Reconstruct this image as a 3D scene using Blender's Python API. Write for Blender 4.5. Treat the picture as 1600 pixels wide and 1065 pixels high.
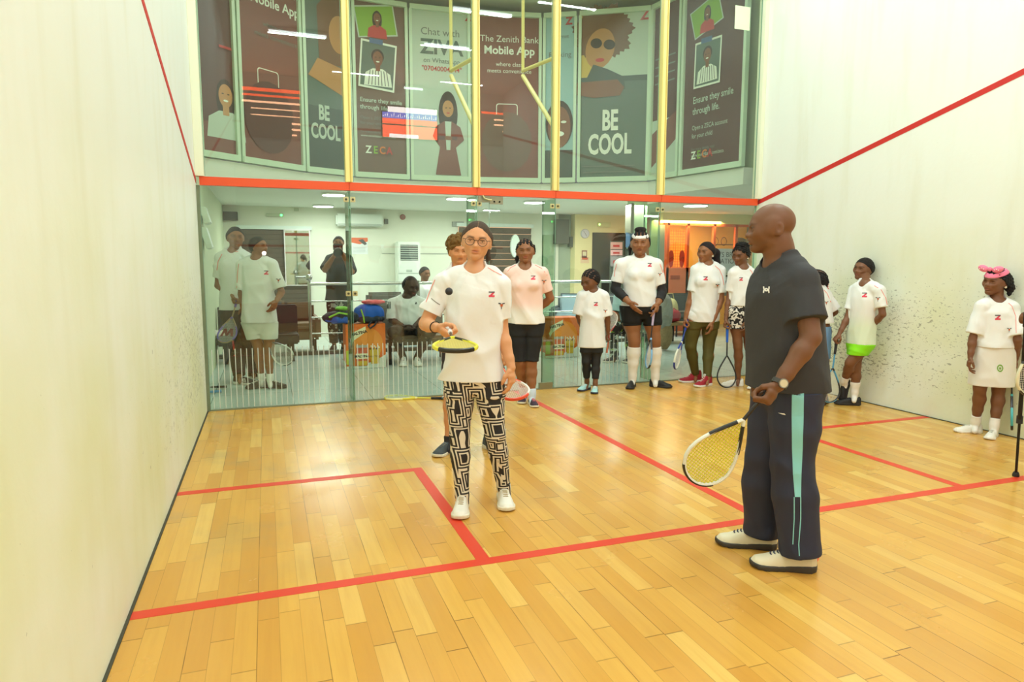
import bpy, bmesh, math, random
import numpy as np
from mathutils import Vector, Matrix
from mathutils.bvhtree import BVHTree

for _o in list(bpy.data.objects):
    bpy.data.objects.remove(_o)
scene = bpy.context.scene
COL = scene.collection
random.seed(7)

# ------------------------------------------------------------------ camera
CF, CYAW, CPITCH, CROLL = 1056.54, 0.3474, -0.1161, 0.0021
CAM = np.array([0.5837, -7.0417, 1.4408])
_F = np.array([math.sin(CYAW)*math.cos(CPITCH), math.cos(CYAW)*math.cos(CPITCH), math.sin(CPITCH)])
_R = np.array([math.cos(CYAW), -math.sin(CYAW), 0.0])
_U = np.cross(_R, _F)
_R2 = _R*math.cos(CROLL)+_U*math.sin(CROLL)
_U2 = -_R*math.sin(CROLL)+_U*math.cos(CROLL)
camd = bpy.data.cameras.new('camera')
camo = bpy.data.objects.new('camera', camd)
COL.objects.link(camo)
camd.sensor_width = 36.0
camd.lens = 36.0*CF/1600.0
camd.clip_start = 0.05
camo.matrix_world = Matrix(((_R2[0], _U2[0], -_F[0], CAM[0]), (_R2[1], _U2[1], -_F[1], CAM[1]), (_R2[2], _U2[2], -_F[2], CAM[2]), (0, 0, 0, 1)))
scene.camera = camo

# ------------------------------------------------------------------ view, world, main lights
scene.view_settings.view_transform = 'Standard'
scene.view_settings.look = 'None'
scene.view_settings.gamma = 1.0
scene.view_settings.use_curve_mapping = False
scene.view_settings.exposure = -0.43
scene.cycles.use_denoising = True
scene.cycles.max_bounces = 10
scene.cycles.diffuse_bounces = 5
scene.cycles.glossy_bounces = 4
scene.cycles.transparent_max_bounces = 24
scene.cycles.sample_clamp_indirect = 6.0
world = bpy.data.worlds.new('world')
scene.world = world
world.use_nodes = True
world.node_tree.nodes['Background'].inputs[0].default_value = (0.9, 0.95, 1.0, 1)
world.node_tree.nodes['Background'].inputs[1].default_value = 0.25


def area_light(name, loc, sx, sy, power, color=(1, 1, 1), rot=(0, 0, 0), spread=math.pi):
    d = bpy.data.lights.new(name, 'AREA')
    d.shape = 'RECTANGLE'
    d.size, d.size_y, d.energy, d.color, d.spread = sx, sy, power, color, spread
    o = bpy.data.objects.new(name, d)
    o.location = loc
    o.rotation_euler = rot
    COL.objects.link(o)
    return o


# court lamps at the mirrored battens, plus extra ones added out of the mirror's view
LAMPC = (0.80, 0.98, 0.97)
for _x, _y in ((1.27, -6.40), (4.01, -6.15), (4.12, -4.20), (1.0, -3.4), (3.2, -2.3), (5.3, -3.4), (1.2, -1.1), (5.2, -1.1), (2.6, -8.6), (5.0, -8.6)):
    area_light('court_lamp_and_fill', (_x, _y, 5.53), 1.0, 0.05, 46, LAMPC)
for _x, _y in ((1.6, 5.2), (4.0, 5.0), (6.4, 4.6), (6.6, 3.1)):  # lobby ceiling lamps; the last one is added to brighten the round column
    area_light('lobby_lamp_and_fill', (_x, _y, 2.38), 1.2, 0.5, 66, (0.98, 1.0, 0.97))
area_light('void_lamp_light', (3.0, 1.6, 5.3), 3.0, 0.07, 75, (0.97, 1.0, 0.95))
area_light('shop_lamp_light', (8.9, 5.2, 2.3), 1.6, 0.3, 130, (1.0, 0.68, 0.30))

# the photographer's flash, a little above the camera
_fl = bpy.data.lights.new('camera_flash', 'POINT')
_fl.energy, _fl.shadow_soft_size, _fl.color = 20, 0.035, (1.0, 0.98, 0.96)
_fo = bpy.data.objects.new('camera_flash', _fl)
_fo.location = (CAM[0]-0.02, CAM[1]-0.03, CAM[2]+0.16)
COL.objects.link(_fo)
# ------------------------------------------------------------------ pixel helpers (places in the photograph -> points in the room)
def ray(u, v):
    return _F+_R2*((u-800)/CF)+_U2*((532.5-v)/CF)


def fl(u, v, z=0.0):
    d = ray(u, v)
    return CAM+d*((z-CAM[2])/d[2])


def pY(u, v, Y):
    d = ray(u, v)
    return CAM+d*((Y-CAM[1])/d[1])


def pX(u, v, X):
    d = ray(u, v)
    return CAM+d*((X-CAM[0])/d[0])


_FH = np.array([math.sin(CYAW), math.cos(CYAW), 0.0])


def at(u, v, P, d=0.0):
    """point seen at (u,v) on the upright plane through P facing the viewer, d metres nearer"""
    r = ray(u, v)
    t = ((np.asarray(P)-_FH*d-CAM)@_FH)/(r@_FH)
    return CAM+r*t


def project(X):
    X = np.asarray(X, float)-CAM
    z = X@_F
    return 800+CF*(X@_R2)/z, 532.5-CF*(X@_U2)/z


# ------------------------------------------------------------------ materials
def lin(c):
    out = []
    for x in c[:3]:
        x = x/255.0
        out.append(x/12.92 if x <= 0.04045 else ((x+0.055)/1.055)**2.4)
    return (out[0], out[1], out[2], 1.0)


_mats = {}


def mat(name, rgb=(200, 200, 200), rough=0.6, metal=0.0, emit=None, strength=1.0, coat=0.0, bump=None, spec=0.5, noise=None, sheen=0.0):
    if name in _mats:
        return _mats[name]
    m = bpy.data.materials.new(name)
    m.use_nodes = True
    nt = m.node_tree
    b = nt.nodes['Principled BSDF']
    b.inputs['Base Color'].default_value = lin(rgb)
    b.inputs['Roughness'].default_value = rough
    b.inputs['Metallic'].default_value = metal
    b.inputs['Specular IOR Level'].default_value = spec
    b.inputs['Coat Weight'].default_value = coat
    b.inputs['Sheen Weight'].default_value = sheen
    if emit is not None:
        b.inputs['Emission Color'].default_value = lin(emit)
        b.inputs['Emission Strength'].default_value = strength
    tc = None
    if noise or bump:
        tc = nt.nodes.new('ShaderNodeTexCoord')
    if noise:
        sc_, amt = noise
        n = nt.nodes.new('ShaderNodeTexNoise')
        n.inputs['Scale'].default_value = sc_
        n.inputs['Detail'].default_value = 5
        nt.links.new(tc.outputs['Object'], n.inputs['Vector'])
        mx = nt.nodes.new('ShaderNodeMix')
        mx.data_type = 'RGBA'
        c = lin(rgb)
        mx.inputs[6].default_value = (c[0]*(1-amt), c[1]*(1-amt), c[2]*(1-amt), 1)
        mx.inputs[7].default_value = (min(1, c[0]*(1+amt)), min(1, c[1]*(1+amt)), min(1, c[2]*(1+amt)), 1)
        nt.links.new(n.outputs['Fac'], mx.inputs[0])
        nt.links.new(mx.outputs[2], b.inputs['Base Color'])
    if bump:
        sc_, st, dist = bump
        n = nt.nodes.new('ShaderNodeTexNoise')
        n.inputs['Scale'].default_value = sc_
        n.inputs['Detail'].default_value = 3
        nt.links.new(tc.outputs['Object'], n.inputs['Vector'])
        bp = nt.nodes.new('ShaderNodeBump')
        bp.inputs['Strength'].default_value = st
        bp.inputs['Distance'].default_value = dist
        nt.links.new(n.outputs['Fac'], bp.inputs['Height'])
        nt.links.new(bp.outputs['Normal'], b.inputs['Normal'])
    _mats[name] = m
    return m


def vcmat(name, rough=0.5, spec=0.4, bump=None, sheen=0.0):
    """material whose colour is the mesh's own colour attribute"""
    if name in _mats:
        return _mats[name]
    m = mat(name, (128, 128, 128), rough, spec=spec, bump=bump, sheen=sheen)
    nt = m.node_tree
    a = nt.nodes.new('ShaderNodeVertexColor')
    a.layer_name = 'Col'
    nt.links.new(a.outputs['Color'], nt.nodes['Principled BSDF'].inputs['Base Color'])
    return m


class NG:
    """small node-graph writer"""
    def __init__(self, m):
        self.nt = m.node_tree
        self.b = self.nt.nodes['Principled BSDF']

    def n(self, typ, **kw):
        x = self.nt.nodes.new(typ)
        for k, v in kw.items():
            setattr(x, k, v)
        return x

    def put(self, sock, v):
        if hasattr(v, 'is_output') or isinstance(v, bpy.types.NodeSocket):
            self.nt.links.new(v, sock)
        else:
            sock.default_value = v

    def math(self, op, a, b=0.0, c=0.0, clamp=False):
        x = self.n('ShaderNodeMath', operation=op, use_clamp=clamp)
        self.put(x.inputs[0], a)
        self.put(x.inputs[1], b)
        self.put(x.inputs[2], c)
        return x.outputs[0]

    def mix(self, f, a, b, blend='MIX'):
        x = self.n('ShaderNodeMix', data_type='RGBA', blend_type=blend)
        self.put(x.inputs[0], f)
        self.put(x.inputs[6], a)
        self.put(x.inputs[7], b)
        return x.outputs[2]

    def pos(self):
        g = self.n('ShaderNodeTexCoord')
        s = self.n('ShaderNodeSeparateXYZ')
        self.nt.links.new(g.outputs['Object'], s.inputs[0])
        return g.outputs['Object'], s.outputs[0], s.outputs[1], s.outputs[2]

    def vec(self, x, y, z):
        c = self.n('ShaderNodeCombineXYZ')
        self.put(c.inputs[0], x)
        self.put(c.inputs[1], y)
        self.put(c.inputs[2], z)
        return c.outputs[0]

    def noise(self, v, scale, detail=4, rough=0.5):
        x = self.n('ShaderNodeTexNoise')
        self.put(x.inputs['Vector'], v)
        x.inputs['Scale'].default_value = scale
        x.inputs['Detail'].default_value = detail
        x.inputs['Roughness'].default_value = rough
        return x.outputs['Fac']

    def ramp(self, f, lo, hi, smooth=True):
        x = self.n('ShaderNodeMapRange', interpolation_type='SMOOTHSTEP' if smooth else 'LINEAR')
        self.put(x.inputs[0], f)
        x.inputs[1].default_value = lo
        x.inputs[2].default_value = hi
        return x.outputs[0]

    def bump(self, h, st, dist):
        x = self.n('ShaderNodeBump')
        x.inputs['Strength'].default_value = st
        x.inputs['Distance'].default_value = dist
        self.put(x.inputs['Height'], h)
        self.nt.links.new(x.outputs[0], self.b.inputs['Normal'])


def glass_mat(name, tint=(225, 240, 228), ior=1.5, rough=0.0, boost=1.0):
    if name in _mats:
        return _mats[name]
    m = bpy.data.materials.new(name)
    m.use_nodes = True
    nt = m.node_tree
    nt.nodes.clear()
    o = nt.nodes.new('ShaderNodeOutputMaterial')
    t = nt.nodes.new('ShaderNodeBsdfTransparent')
    t.inputs[0].default_value = lin(tint)
    g = nt.nodes.new('ShaderNodeBsdfGlossy')
    g.inputs['Color'].default_value = (boost, boost, boost, 1)
    g.inputs['Roughness'].default_value = rough
    f = nt.nodes.new('ShaderNodeFresnel')
    # a flat pane: the same outside reflectance on entering and on leaving it
    geo = nt.nodes.new('ShaderNodeNewGeometry')
    mr = nt.nodes.new('ShaderNodeMapRange')
    mr.inputs[3].default_value = ior
    mr.inputs[4].default_value = 1.0/ior
    nt.links.new(geo.outputs['Backfacing'], mr.inputs[0])
    nt.links.new(mr.outputs[0], f.inputs[0])
    mx = nt.nodes.new('ShaderNodeMixShader')
    nt.links.new(f.outputs[0], mx.inputs[0])
    nt.links.new(t.outputs[0], mx.inputs[1])
    nt.links.new(g.outputs[0], mx.inputs[2])
    nt.links.new(mx.outputs[0], o.inputs[0])
    _mats[name] = m
    return m


# ------------------------------------------------------------------ objects
def wloc(o):
    v = Vector((0, 0, 0))
    while o is not None:
        v = v+o.location
        o = o.parent
    return v


def tag(o, label=None, cat=None, group=None, kind=None):
    if label:
        o['label'] = label
    if cat:
        o['category'] = cat
    if group:
        o['group'] = group
    if kind:
        o['kind'] = kind
    return o


def thing(name, label, cat, loc, group=None):
    o = bpy.data.objects.new(name, None)
    o.empty_display_size = 0.1
    COL.objects.link(o)
    o.location = Vector([float(x) for x in loc])
    return tag(o, label, cat, group)


def link_mesh(name, me, m, parent=None, world_coords=True, smooth=False):
    ms = m if isinstance(m, (list, tuple)) else [m]
    for x in ms:
        me.materials.append(x)
    o = bpy.data.objects.new(name, me)
    COL.objects.link(o)
    if parent is not None:
        o.parent = parent
        if world_coords:
            me.transform(Matrix.Translation(-wloc(parent)))
    if smooth:
        me.polygons.foreach_set('use_smooth', [True]*len(me.polygons))
    me.update()
    return o


class MB:
    """collects shapes (world coordinates) into one mesh"""
    def __init__(self):
        self.v, self.f, self.mi, self.mats, self.cur, self.sm = [], [], [], [], 0, []
        self.s = False

    def use(self, m, smooth=False):
        if m not in self.mats:
            self.mats.append(m)
        self.cur = self.mats.index(m)
        self.s = smooth
        return self

    def add(self, vs, fs):
        b = len(self.v)
        self.v += [tuple(float(c) for c in p) for p in vs]
        for f in fs:
            self.f.append([i+b for i in f])
            self.mi.append(self.cur)
            self.sm.append(self.s)
        return self

    def box(self, c, s, M=None, bev=0.0):
        x, y, z = s[0]/2, s[1]/2, s[2]/2
        if bev > 0:
            bm = bmesh.new()
            bmesh.ops.create_cube(bm, size=1.0)
            for v in bm.verts:
                v.co = Vector((v.co.x*2*x, v.co.y*2*y, v.co.z*2*z))
            bmesh.ops.bevel(bm, geom=bm.edges[:], offset=min(bev, x*.9, y*.9, z*.9), segments=2, affect='EDGES')
            vs = [v.co.copy() for v in bm.verts]
            bm.verts.index_update()
            fs = [[v.index for v in f.verts] for f in bm.faces]
            bm.free()
        else:
            vs = [Vector((i, j, k)) for i in (-x, x) for j in (-y, y) for k in (-z, z)]
            fs = [[0, 1, 3, 2], [4, 6, 7, 5], [0, 4, 5, 1], [2, 3, 7, 6], [0, 2, 6, 4], [1, 5, 7, 3]]
        c = Vector([float(q) for q in c])
        if M is not None:
            vs = [M @ v for v in vs]
        return self.add([v+c for v in vs], fs)

    def bb(self, lo, hi, bev=0.0):
        return self.box([(a+b)/2 for a, b in zip(lo, hi)], [abs(b-a) for a, b in zip(lo, hi)], bev=bev)

    def quad(self, a, b, c, d):
        return self.add([a, b, c, d], [[0, 1, 2, 3]])

    def tube(self, pts, r, n=10, closed=False, flat=1.0, up=None):
        pts = [Vector([float(q) for q in p]) for p in pts]
        rs = r if isinstance(r, (list, tuple)) else [r]*len(pts)
        N = len(pts)
        vs = []
        prev = None
        for i, p in enumerate(pts):
            if closed:
                d = pts[(i+1) % N]-pts[i-1]
            else:
                d = pts[min(i+1, N-1)]-pts[max(i-1, 0)]
            d = d.normalized() if d.length > 1e-9 else Vector((0, 0, 1))
            if up is not None:
                ref = Vector(up)
            else:
                ref = prev if prev is not None else (Vector((0, 0, 1)) if abs(d.z) < .9 else Vector((1, 0, 0)))
            a = (ref-d*ref.dot(d))
            if a.length < 1e-6:
                a = Vector((1, 0, 0)) if abs(d.x) < .9 else Vector((0, 1, 0))
                a = a-d*a.dot(d)
            a.normalize()
            b = d.cross(a)
            prev = a
            for k in range(n):
                t = 2*math.pi*k/n
                vs.append(p+(a*math.cos(t)*flat+b*math.sin(t))*rs[i])
        fs = []
        for i in range(N if closed else N-1):
            j = (i+1) % N
            for k in range(n):
                k2 = (k+1) % n
                fs.append([i*n+k, i*n+k2, j*n+k2, j*n+k])
        if not closed:
            fs.append(list(range(n))[::-1])
            fs.append([(N-1)*n+k for k in range(n)])
        return self.add(vs, fs)

    def cyl(self, a, b, r, n=20):
        return self.tube([a, b], r, n)

    def lathe(self, c, prof, n=24, axis='z', M=None):
        vs, fs = [], []
        for r, h in prof:
            for k in range(n):
                t = 2*math.pi*k/n
                p = Vector((r*math.cos(t), r*math.sin(t), h))
                if axis == 'y':
                    p = Vector((p.x, -p.z, p.y))
                if axis == 'x':
                    p = Vector((p.z, p.x, p.y))
                if M is not None:
                    p = M @ p
                vs.append(p+Vector([float(q) for q in c]))
        for i in range(len(prof)-1):
            for k in range(n):
                k2 = (k+1) % n
                fs.append([i*n+k, i*n+k2, (i+1)*n+k2, (i+1)*n+k])
        fs.append([k for k in range(n)][::-1])
        fs.append([(len(prof)-1)*n+k for k in range(n)])
        return self.add(vs, fs)

    def ell(self, c, r, n=16, m=10, M=None):
        prof = []
        vs, fs = [], []
        for i in range(m+1):
            ph = math.pi*i/m
            for k in range(n):
                t = 2*math.pi*k/n
                p = Vector((r[0]*math.sin(ph)*math.cos(t), r[1]*math.sin(ph)*math.sin(t), r[2]*math.cos(ph)))
                if M is not None:
                    p = M @ p
                vs.append(p+Vector([float(q) for q in c]))
        for i in range(m):
            for k in range(n):
                k2 = (k+1) % n
                fs.append([i*n+k, (i+1)*n+k, (i+1)*n+k2, i*n+k2])
        return self.add(vs, fs)

    def build(self, name, m=None, parent=None, smooth=None):
        me = bpy.data.meshes.new(name)
        me.from_pydata(self.v, [], self.f)
        ms = self.mats if self.mats else [m]
        if self.mats:
            me.polygons.foreach_set('material_index', self.mi)
        o = link_mesh(name, me, ms, parent)
        sm = self.sm if smooth is None else [smooth]*len(me.polygons)
        me.polygons.foreach_set('use_smooth', sm)
        if any(sm):
            try:
                me.set_sharp_from_angle(angle=math.radians(40))
            except Exception:
                pass
        return o


_dg = None


def text_polys(s, size, align='CENTER', bold=0.0, shear=0.0, spacing=1.0):
    """(verts2d, faces) of a line of lettering"""
    cu = bpy.data.curves.new('lettering', 'FONT')
    cu.body = s
    cu.size = size
    cu.align_x = align
    cu.offset = bold
    cu.shear = shear
    cu.space_character = spacing
    cu.resolution_u = 3
    o = bpy.data.objects.new('lettering', cu)
    COL.objects.link(o)
    me = bpy.data.meshes.new_from_object(o)
    vs = [(v.co.x, v.co.y) for v in me.vertices]
    fs = [list(p.vertices) for p in me.polygons]
    bpy.data.objects.remove(o)
    bpy.data.curves.remove(cu)
    bpy.data.meshes.remove(me)
    return vs, fs


class Sheet:
    """a flat printed thing: origin O, unit axes X (right) and Z (up), outward normal N; layers a hair apart"""
    def __init__(self, O, X, Z, N):
        self.O, self.X, self.Z, self.N = [np.asarray(a, float) for a in (O, X, Z, N)]
        self.mb = MB()
        self.lay = 0

    def w(self, x, z, e=0.0):
        return self.O+self.X*x+self.Z*z+self.N*e

    def loc(self, u, v):
        d = ray(u, v)
        t = ((self.O-CAM)@self.N)/(d@self.N)
        p = CAM+d*t-self.O
        return float(p@self.X), float(p@self.Z)

    def poly(self, pts, m, up=True):
        if up:
            self.lay += 1
        self.mb.use(m)
        vs = [self.w(x, z, 0.0008*self.lay) for x, z in pts]
        self.mb.add(vs, [list(range(len(pts)))])
        return self

    def rect(self, x0, z0, x1, z1, m, r=0.0):
        if r > 0:
            pts = []
            for cx, cz, a0 in ((x1-r, z1-r, 0), (x0+r, z1-r, 90), (x0+r, z0+r, 180), (x1-r, z0+r, 270)):
                for k in range(5):
                    a = math.radians(a0+k*22.5)
                    pts.append((cx+r*math.cos(a), cz+r*math.sin(a)))
            return self.poly(pts, m)
        return self.poly([(x0, z0), (x1, z0), (x1, z1), (x0, z1)], m)

    def oval(self, cx, cz, rx, rz, m, n=20, rot=0.0):
        c, s = math.cos(rot), math.sin(rot)
        pts = []
        for k in range(n):
            a, b = rx*math.cos(2*math.pi*k/n), rz*math.sin(2*math.pi*k/n)
            pts.append((cx+a*c-b*s, cz+a*s+b*c))
        return self.poly(pts, m)

    def text(self, s, x, z, size, m, align='CENTER', bold=0.0, rot=0.0, sx=1.0, shear=0.0):
        self.lay += 1
        vs, fs = text_polys(s, size, align, bold, shear)
        c, q = math.cos(rot), math.sin(rot)
        self.mb.use(m)
        self.mb.add([self.w(x+(a*sx*c-b*q), z+(a*sx*q+b*c), 0.0008*self.lay) for a, b in vs], fs)
        return self

    def build(self, name, parent):
        return self.mb.build(name, None, parent)
# ================================================================== THE ROOM
W, L, HC = 6.4, 9.75, 5.64
YS, YB, X1, XH, X4 = -4.053, -2.497, 1.528, 3.172, 4.776   # short line, box line, box edges, half court


def floor_mat():
    m = mat('court_boards', (226, 178, 92), 0.28, spec=0.5)
    g = NG(m)
    v, x, y, z = g.pos()
    w = 0.083
    xr = g.math('DIVIDE', x, w)
    row = g.math('FLOOR', xr)
    wn = g.n('ShaderNodeTexWhiteNoise', noise_dimensions='1D')
    g.put(wn.inputs['W'], row)
    yo = g.math('ADD', y, g.math('MULTIPLY', wn.outputs['Value'], 7.3))
    yl = g.math('DIVIDE', yo, 0.62)
    pid = g.math('FLOOR', yl)
    w2 = g.n('ShaderNodeTexWhiteNoise', noise_dimensions='2D')
    g.put(w2.inputs['Vector'], g.vec(row, pid, 0.0))
    c = g.mix(w2.outputs['Value'], lin((225, 174, 82)), lin((209, 152, 66)))
    w3 = g.n('ShaderNodeTexWhiteNoise', noise_dimensions='2D')
    g.put(w3.inputs['Vector'], g.vec(g.math('ADD', row, 41.3), pid, 0.0))
    c = g.mix(g.ramp(w3.outputs['Value'], 0.8, 1.0), c, lin((232, 188, 100)))
    gr = g.noise(g.vec(g.math('MULTIPLY', x, 30.0), g.math('MULTIPLY', y, 1.6), w2.outputs['Value']), 1.0, 5, 0.6)
    c = g.mix(g.math('MULTIPLY', g.ramp(gr, 0.35, 0.75), 0.28), c, lin((196, 138, 62)))
    dirt = g.noise(v, 1.15, 5, 0.62)
    near = g.ramp(y, -4.6, -2.2)
    dm = g.math('MULTIPLY', g.ramp(dirt, 0.50, 0.70), g.math('MULTIPLY', g.math('ADD', near, 0.18), 0.42))
    c = g.mix(dm, c, lin((168, 148, 100)))
    fx = g.math('FRACT', xr)
    sx = g.math('MINIMUM', fx, g.math('SUBTRACT', 1.0, fx))
    r4 = g.math('MODULO', g.math('ABSOLUTE', row), 3.0)
    big = g.math('LESS_THAN', r4, 0.5)
    lw = g.math('ADD', 0.012, g.math('MULTIPLY', g.math('LESS_THAN', fx, 0.5), g.math('MULTIPLY', big, 0.022)))
    seam1 = g.math('LESS_THAN', sx, lw)
    fy = g.math('FRACT', yl)
    seam2 = g.math('LESS_THAN', g.math('MINIMUM', fy, g.math('SUBTRACT', 1.0, fy)), 0.0042)
    wear = g.ramp(g.noise(v, 2.3, 3), 0.35, 0.62)
    s1 = g.math('MULTIPLY', seam1, g.math('ADD', 0.30, g.math('MULTIPLY', big, g.math('MULTIPLY', wear, 0.45))))
    s2 = g.math('MULTIPLY', seam2, g.math('ADD', 0.25, g.math('MULTIPLY', wear, 0.45)))
    c = g.mix(g.math('MAXIMUM', s1, s2), c, lin((92, 62, 26)))
    g.put(g.b.inputs['Base Color'], c)
    g.put(g.b.inputs['Roughness'], g.math('ADD', 0.13, g.math('MULTIPLY', g.noise(v, 3.0, 4), 0.22)))
    return m


def court_wall_mat(name, axis_y=True, scuff=1.0, stretch=(1.0, 1.0)):
    m = mat(name, (232, 236, 214), 0.5, spec=0.35)
    g = NG(m)
    v, x, y, z = g.pos()
    big = g.noise(v, 0.55, 4, 0.6)
    low = g.math('SUBTRACT', 1.0, g.ramp(z, 0.7, 2.6))
    c = g.mix(g.math('MULTIPLY', low, g.ramp(big, 0.25, 0.75)), lin((240, 244, 238)), lin((222, 226, 182)))
    streak = g.noise(g.vec(g.math('MULTIPLY', x, 6.0), g.math('MULTIPLY', y, 6.0), g.math('MULTIPLY', z, 0.8)), 1.0, 4)
    c = g.mix(g.math('MULTIPLY', g.ramp(streak, 0.45, 0.8), 0.18), c, lin((206, 200, 150)))
    # ball and racket marks: short dark dashes, thick near the back corner and low down
    sv = g.vec(x, g.math('MULTIPLY', y, stretch[0]), g.math('MULTIPLY', z, stretch[1]))
    m1 = g.noise(sv, 33.0, 3, 0.55)
    m2 = g.noise(sv, 74.0, 2, 0.5)
    hz = g.math('MULTIPLY', g.ramp(z, 0.02, 0.35), g.math('SUBTRACT', 1.0, g.ramp(z, 0.95, 1.7)))
    hy = g.math('ADD', g.ramp(y, -5.2, -0.6), 0.12)
    patch = g.math('ADD', g.noise(v, 1.3, 3), -0.5)
    dens = g.math('ADD', g.math('MULTIPLY', g.math('MULTIPLY', hz, hy), scuff), g.math('MULTIPLY', patch, 0.5))
    th1 = g.math('SUBTRACT', 0.78, g.math('MULTIPLY', dens, 0.175))
    k1 = g.ramp(g.math('SUBTRACT', m1, th1), 0.0, 0.04)
    th2 = g.math('SUBTRACT', 0.80, g.math('MULTIPLY', dens, 0.17))
    k2 = g.ramp(g.math('SUBTRACT', m2, th2), 0.0, 0.04)
    k = g.math('MULTIPLY', g.math('MAXIMUM', k1, k2), 0.55, clamp=True)
    c = g.mix(k, c, lin((92, 92, 70)))
    g.put(g.b.inputs['Base Color'], c)
    g.bump(g.noise(v, 22.0, 3), 0.12, 0.01)
    return m


M_floor = floor_mat()
M_wl = court_wall_mat('court_plaster_left', scuff=1.0, stretch=(0.9, 0.55))
M_wr = court_wall_mat('court_plaster_right', scuff=1.15, stretch=(0.55, 1.25))
M_red = mat('red_court_paint', (222, 62, 34), 0.4)
M_redw = mat('red_wall_paint', (206, 44, 40), 0.5)
M_white = mat('white_paint', (238, 240, 232), 0.6)
M_cream = mat('cream_steel', (248, 232, 150), 0.4)
M_band = mat('orange_red_rail', (236, 86, 40), 0.4)
M_glass = glass_mat('court_glass', (245, 250, 245))
M_steel = mat('brushed_steel', (196, 200, 196), 0.25, 1.0)
M_dark = mat('dark_rubber', (34, 34, 34), 0.6)


def structure(name, mb, m=None):
    o = mb.build(name, m)
    return tag(o, kind='structure')


structure('floor', MB().bb((0, -L, -0.12), (W, 0.02, 0)), M_floor)
structure('wall_left', MB().bb((-0.2, -L, 0), (0, 0.0, HC)), M_wl)
structure('wall_right', MB().bb((W, -L, 0), (W+0.2, 0.0, HC)), M_wr)
structure('wall_front', MB().bb((-0.2, -L-0.2, 0), (W+0.2, -L, HC)), M_white)
structure('ceiling', MB().bb((-0.2, -L-0.2, HC), (W+0.2, 0.2, HC+0.15)), M_white)


# floor lines: thin painted strips let flush on the boards
def fline(name, x0, y0, x1, y1):
    structure(name, MB().bb((x0, y0, 0.0), (x1, y1, 0.0012)), M_red)


hw = 0.034
fline('trim_1', 0.0, YS-hw, W, YS+hw)
fline('trim_2', 0.0, YB-hw, X1+hw, YB+hw)
fline('trim_3', X1-hw, YS+hw, X1+hw, YB-hw)
fline('trim_4', XH-hw, YS+hw, XH+hw, 0.0)
fline('trim_5', X4-hw, YB-hw, W, YB+hw)
fline('trim_6', X4-hw, YS+hw, X4+hw, YB-hw)


def wline(name, x, s):
    zb = lambda yy: 2.186-0.2546*yy
    vs = []
    for yy in (-L, 0.0):
        for dz in (-0.026, 0.026):
            for dx in (0.0, s*0.003):
                vs.append((x+dx, yy, zb(yy)+dz))
    mb = MB().add(vs, [[0, 1, 3, 2], [4, 6, 7, 5], [0, 4, 5, 1], [2, 3, 7, 6], [0, 2, 6, 4], [1, 5, 7, 3]])
    structure(name, mb, M_redw)


wline('trim_7', 0.0, 1)
wline('trim_8', W, -1)
# the front wall's own lines (out of the picture, mirrored in the glass)
structure('trim_9', MB().bb((0, -L, 4.545), (W, -L+0.004, 4.595)), M_redw)
structure('trim_10', MB().bb((0, -L, 1.78), (W, -L+0.004, 1.83)), M_redw)
structure('trim_11', MB().bb((0, -L, 0.0), (W, -L+0.03, 0.48)), mat('tin_red', (190, 50, 40), .5))
# dark strips painted in for the shadow in the gap between boards and plaster
structure('gap_shade_left', MB().bb((0, -L, 0.0), (0.012, 0, 0.006)), mat('gap_dark', (70, 66, 50), .8))
structure('gap_shade_right', MB().bb((W-0.012, -L, 0.0), (W, 0, 0.006)), mat('gap_dark', (70, 66, 50), .8))

# ---------------------------------------------------------------- glass back wall
XP = [1.395, 2.722, 3.635, 4.985]      # posts
M_film = glass_mat('frosted_film', (238, 242, 238), 1.3)
_n = M_film.node_tree
_d = _n.nodes.new('ShaderNodeBsdfDiffuse')
_d.inputs[0].default_value = lin((228, 236, 230))
_m = _n.nodes.new('ShaderNodeMixShader')
_m.inputs[0].default_value = 0.62
_o = [x for x in _n.nodes if x.type == 'OUTPUT_MATERIAL'][0]
_s = _o.inputs[0].links[0].from_socket
_n.links.new(_s, _m.inputs[1])
_n.links.new(_d.outputs[0], _m.inputs[2])
_n.links.new(_m.outputs[0], _o.inputs[0])
M_edge = mat('glass_edge', (128, 168, 146), 0.2, spec=.6)
M_brass = mat('satin_fitting', (206, 200, 150), 0.3, 0.6)


def pane(name, x0, x1, z0, z1, label, stripes=False, cat='glass panel', group=None):
    t = thing(name, label, cat, ((x0+x1)/2, 0, z0), group)
    MB().bb((x0, -0.006, z0), (x1, 0.006, z1)).build('glass', M_glass, t)
    for x in (x0, x1):
        MB().bb((x-0.0015, -0.0062, z0), (x+0.0015, 0.0062, z1)).build('polished_edge', M_edge, t)
    if stripes:
        s = MB()
        n = int((x1-x0-0.04)/0.052)
        for i in range(n):
            x = x0+0.03+i*0.052
            s.bb((x, -0.0085, z0+0.01), (x+0.008, -0.0065, 0.60))
        s.build('frosted_stripes', M_film, t)
    return t


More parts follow.
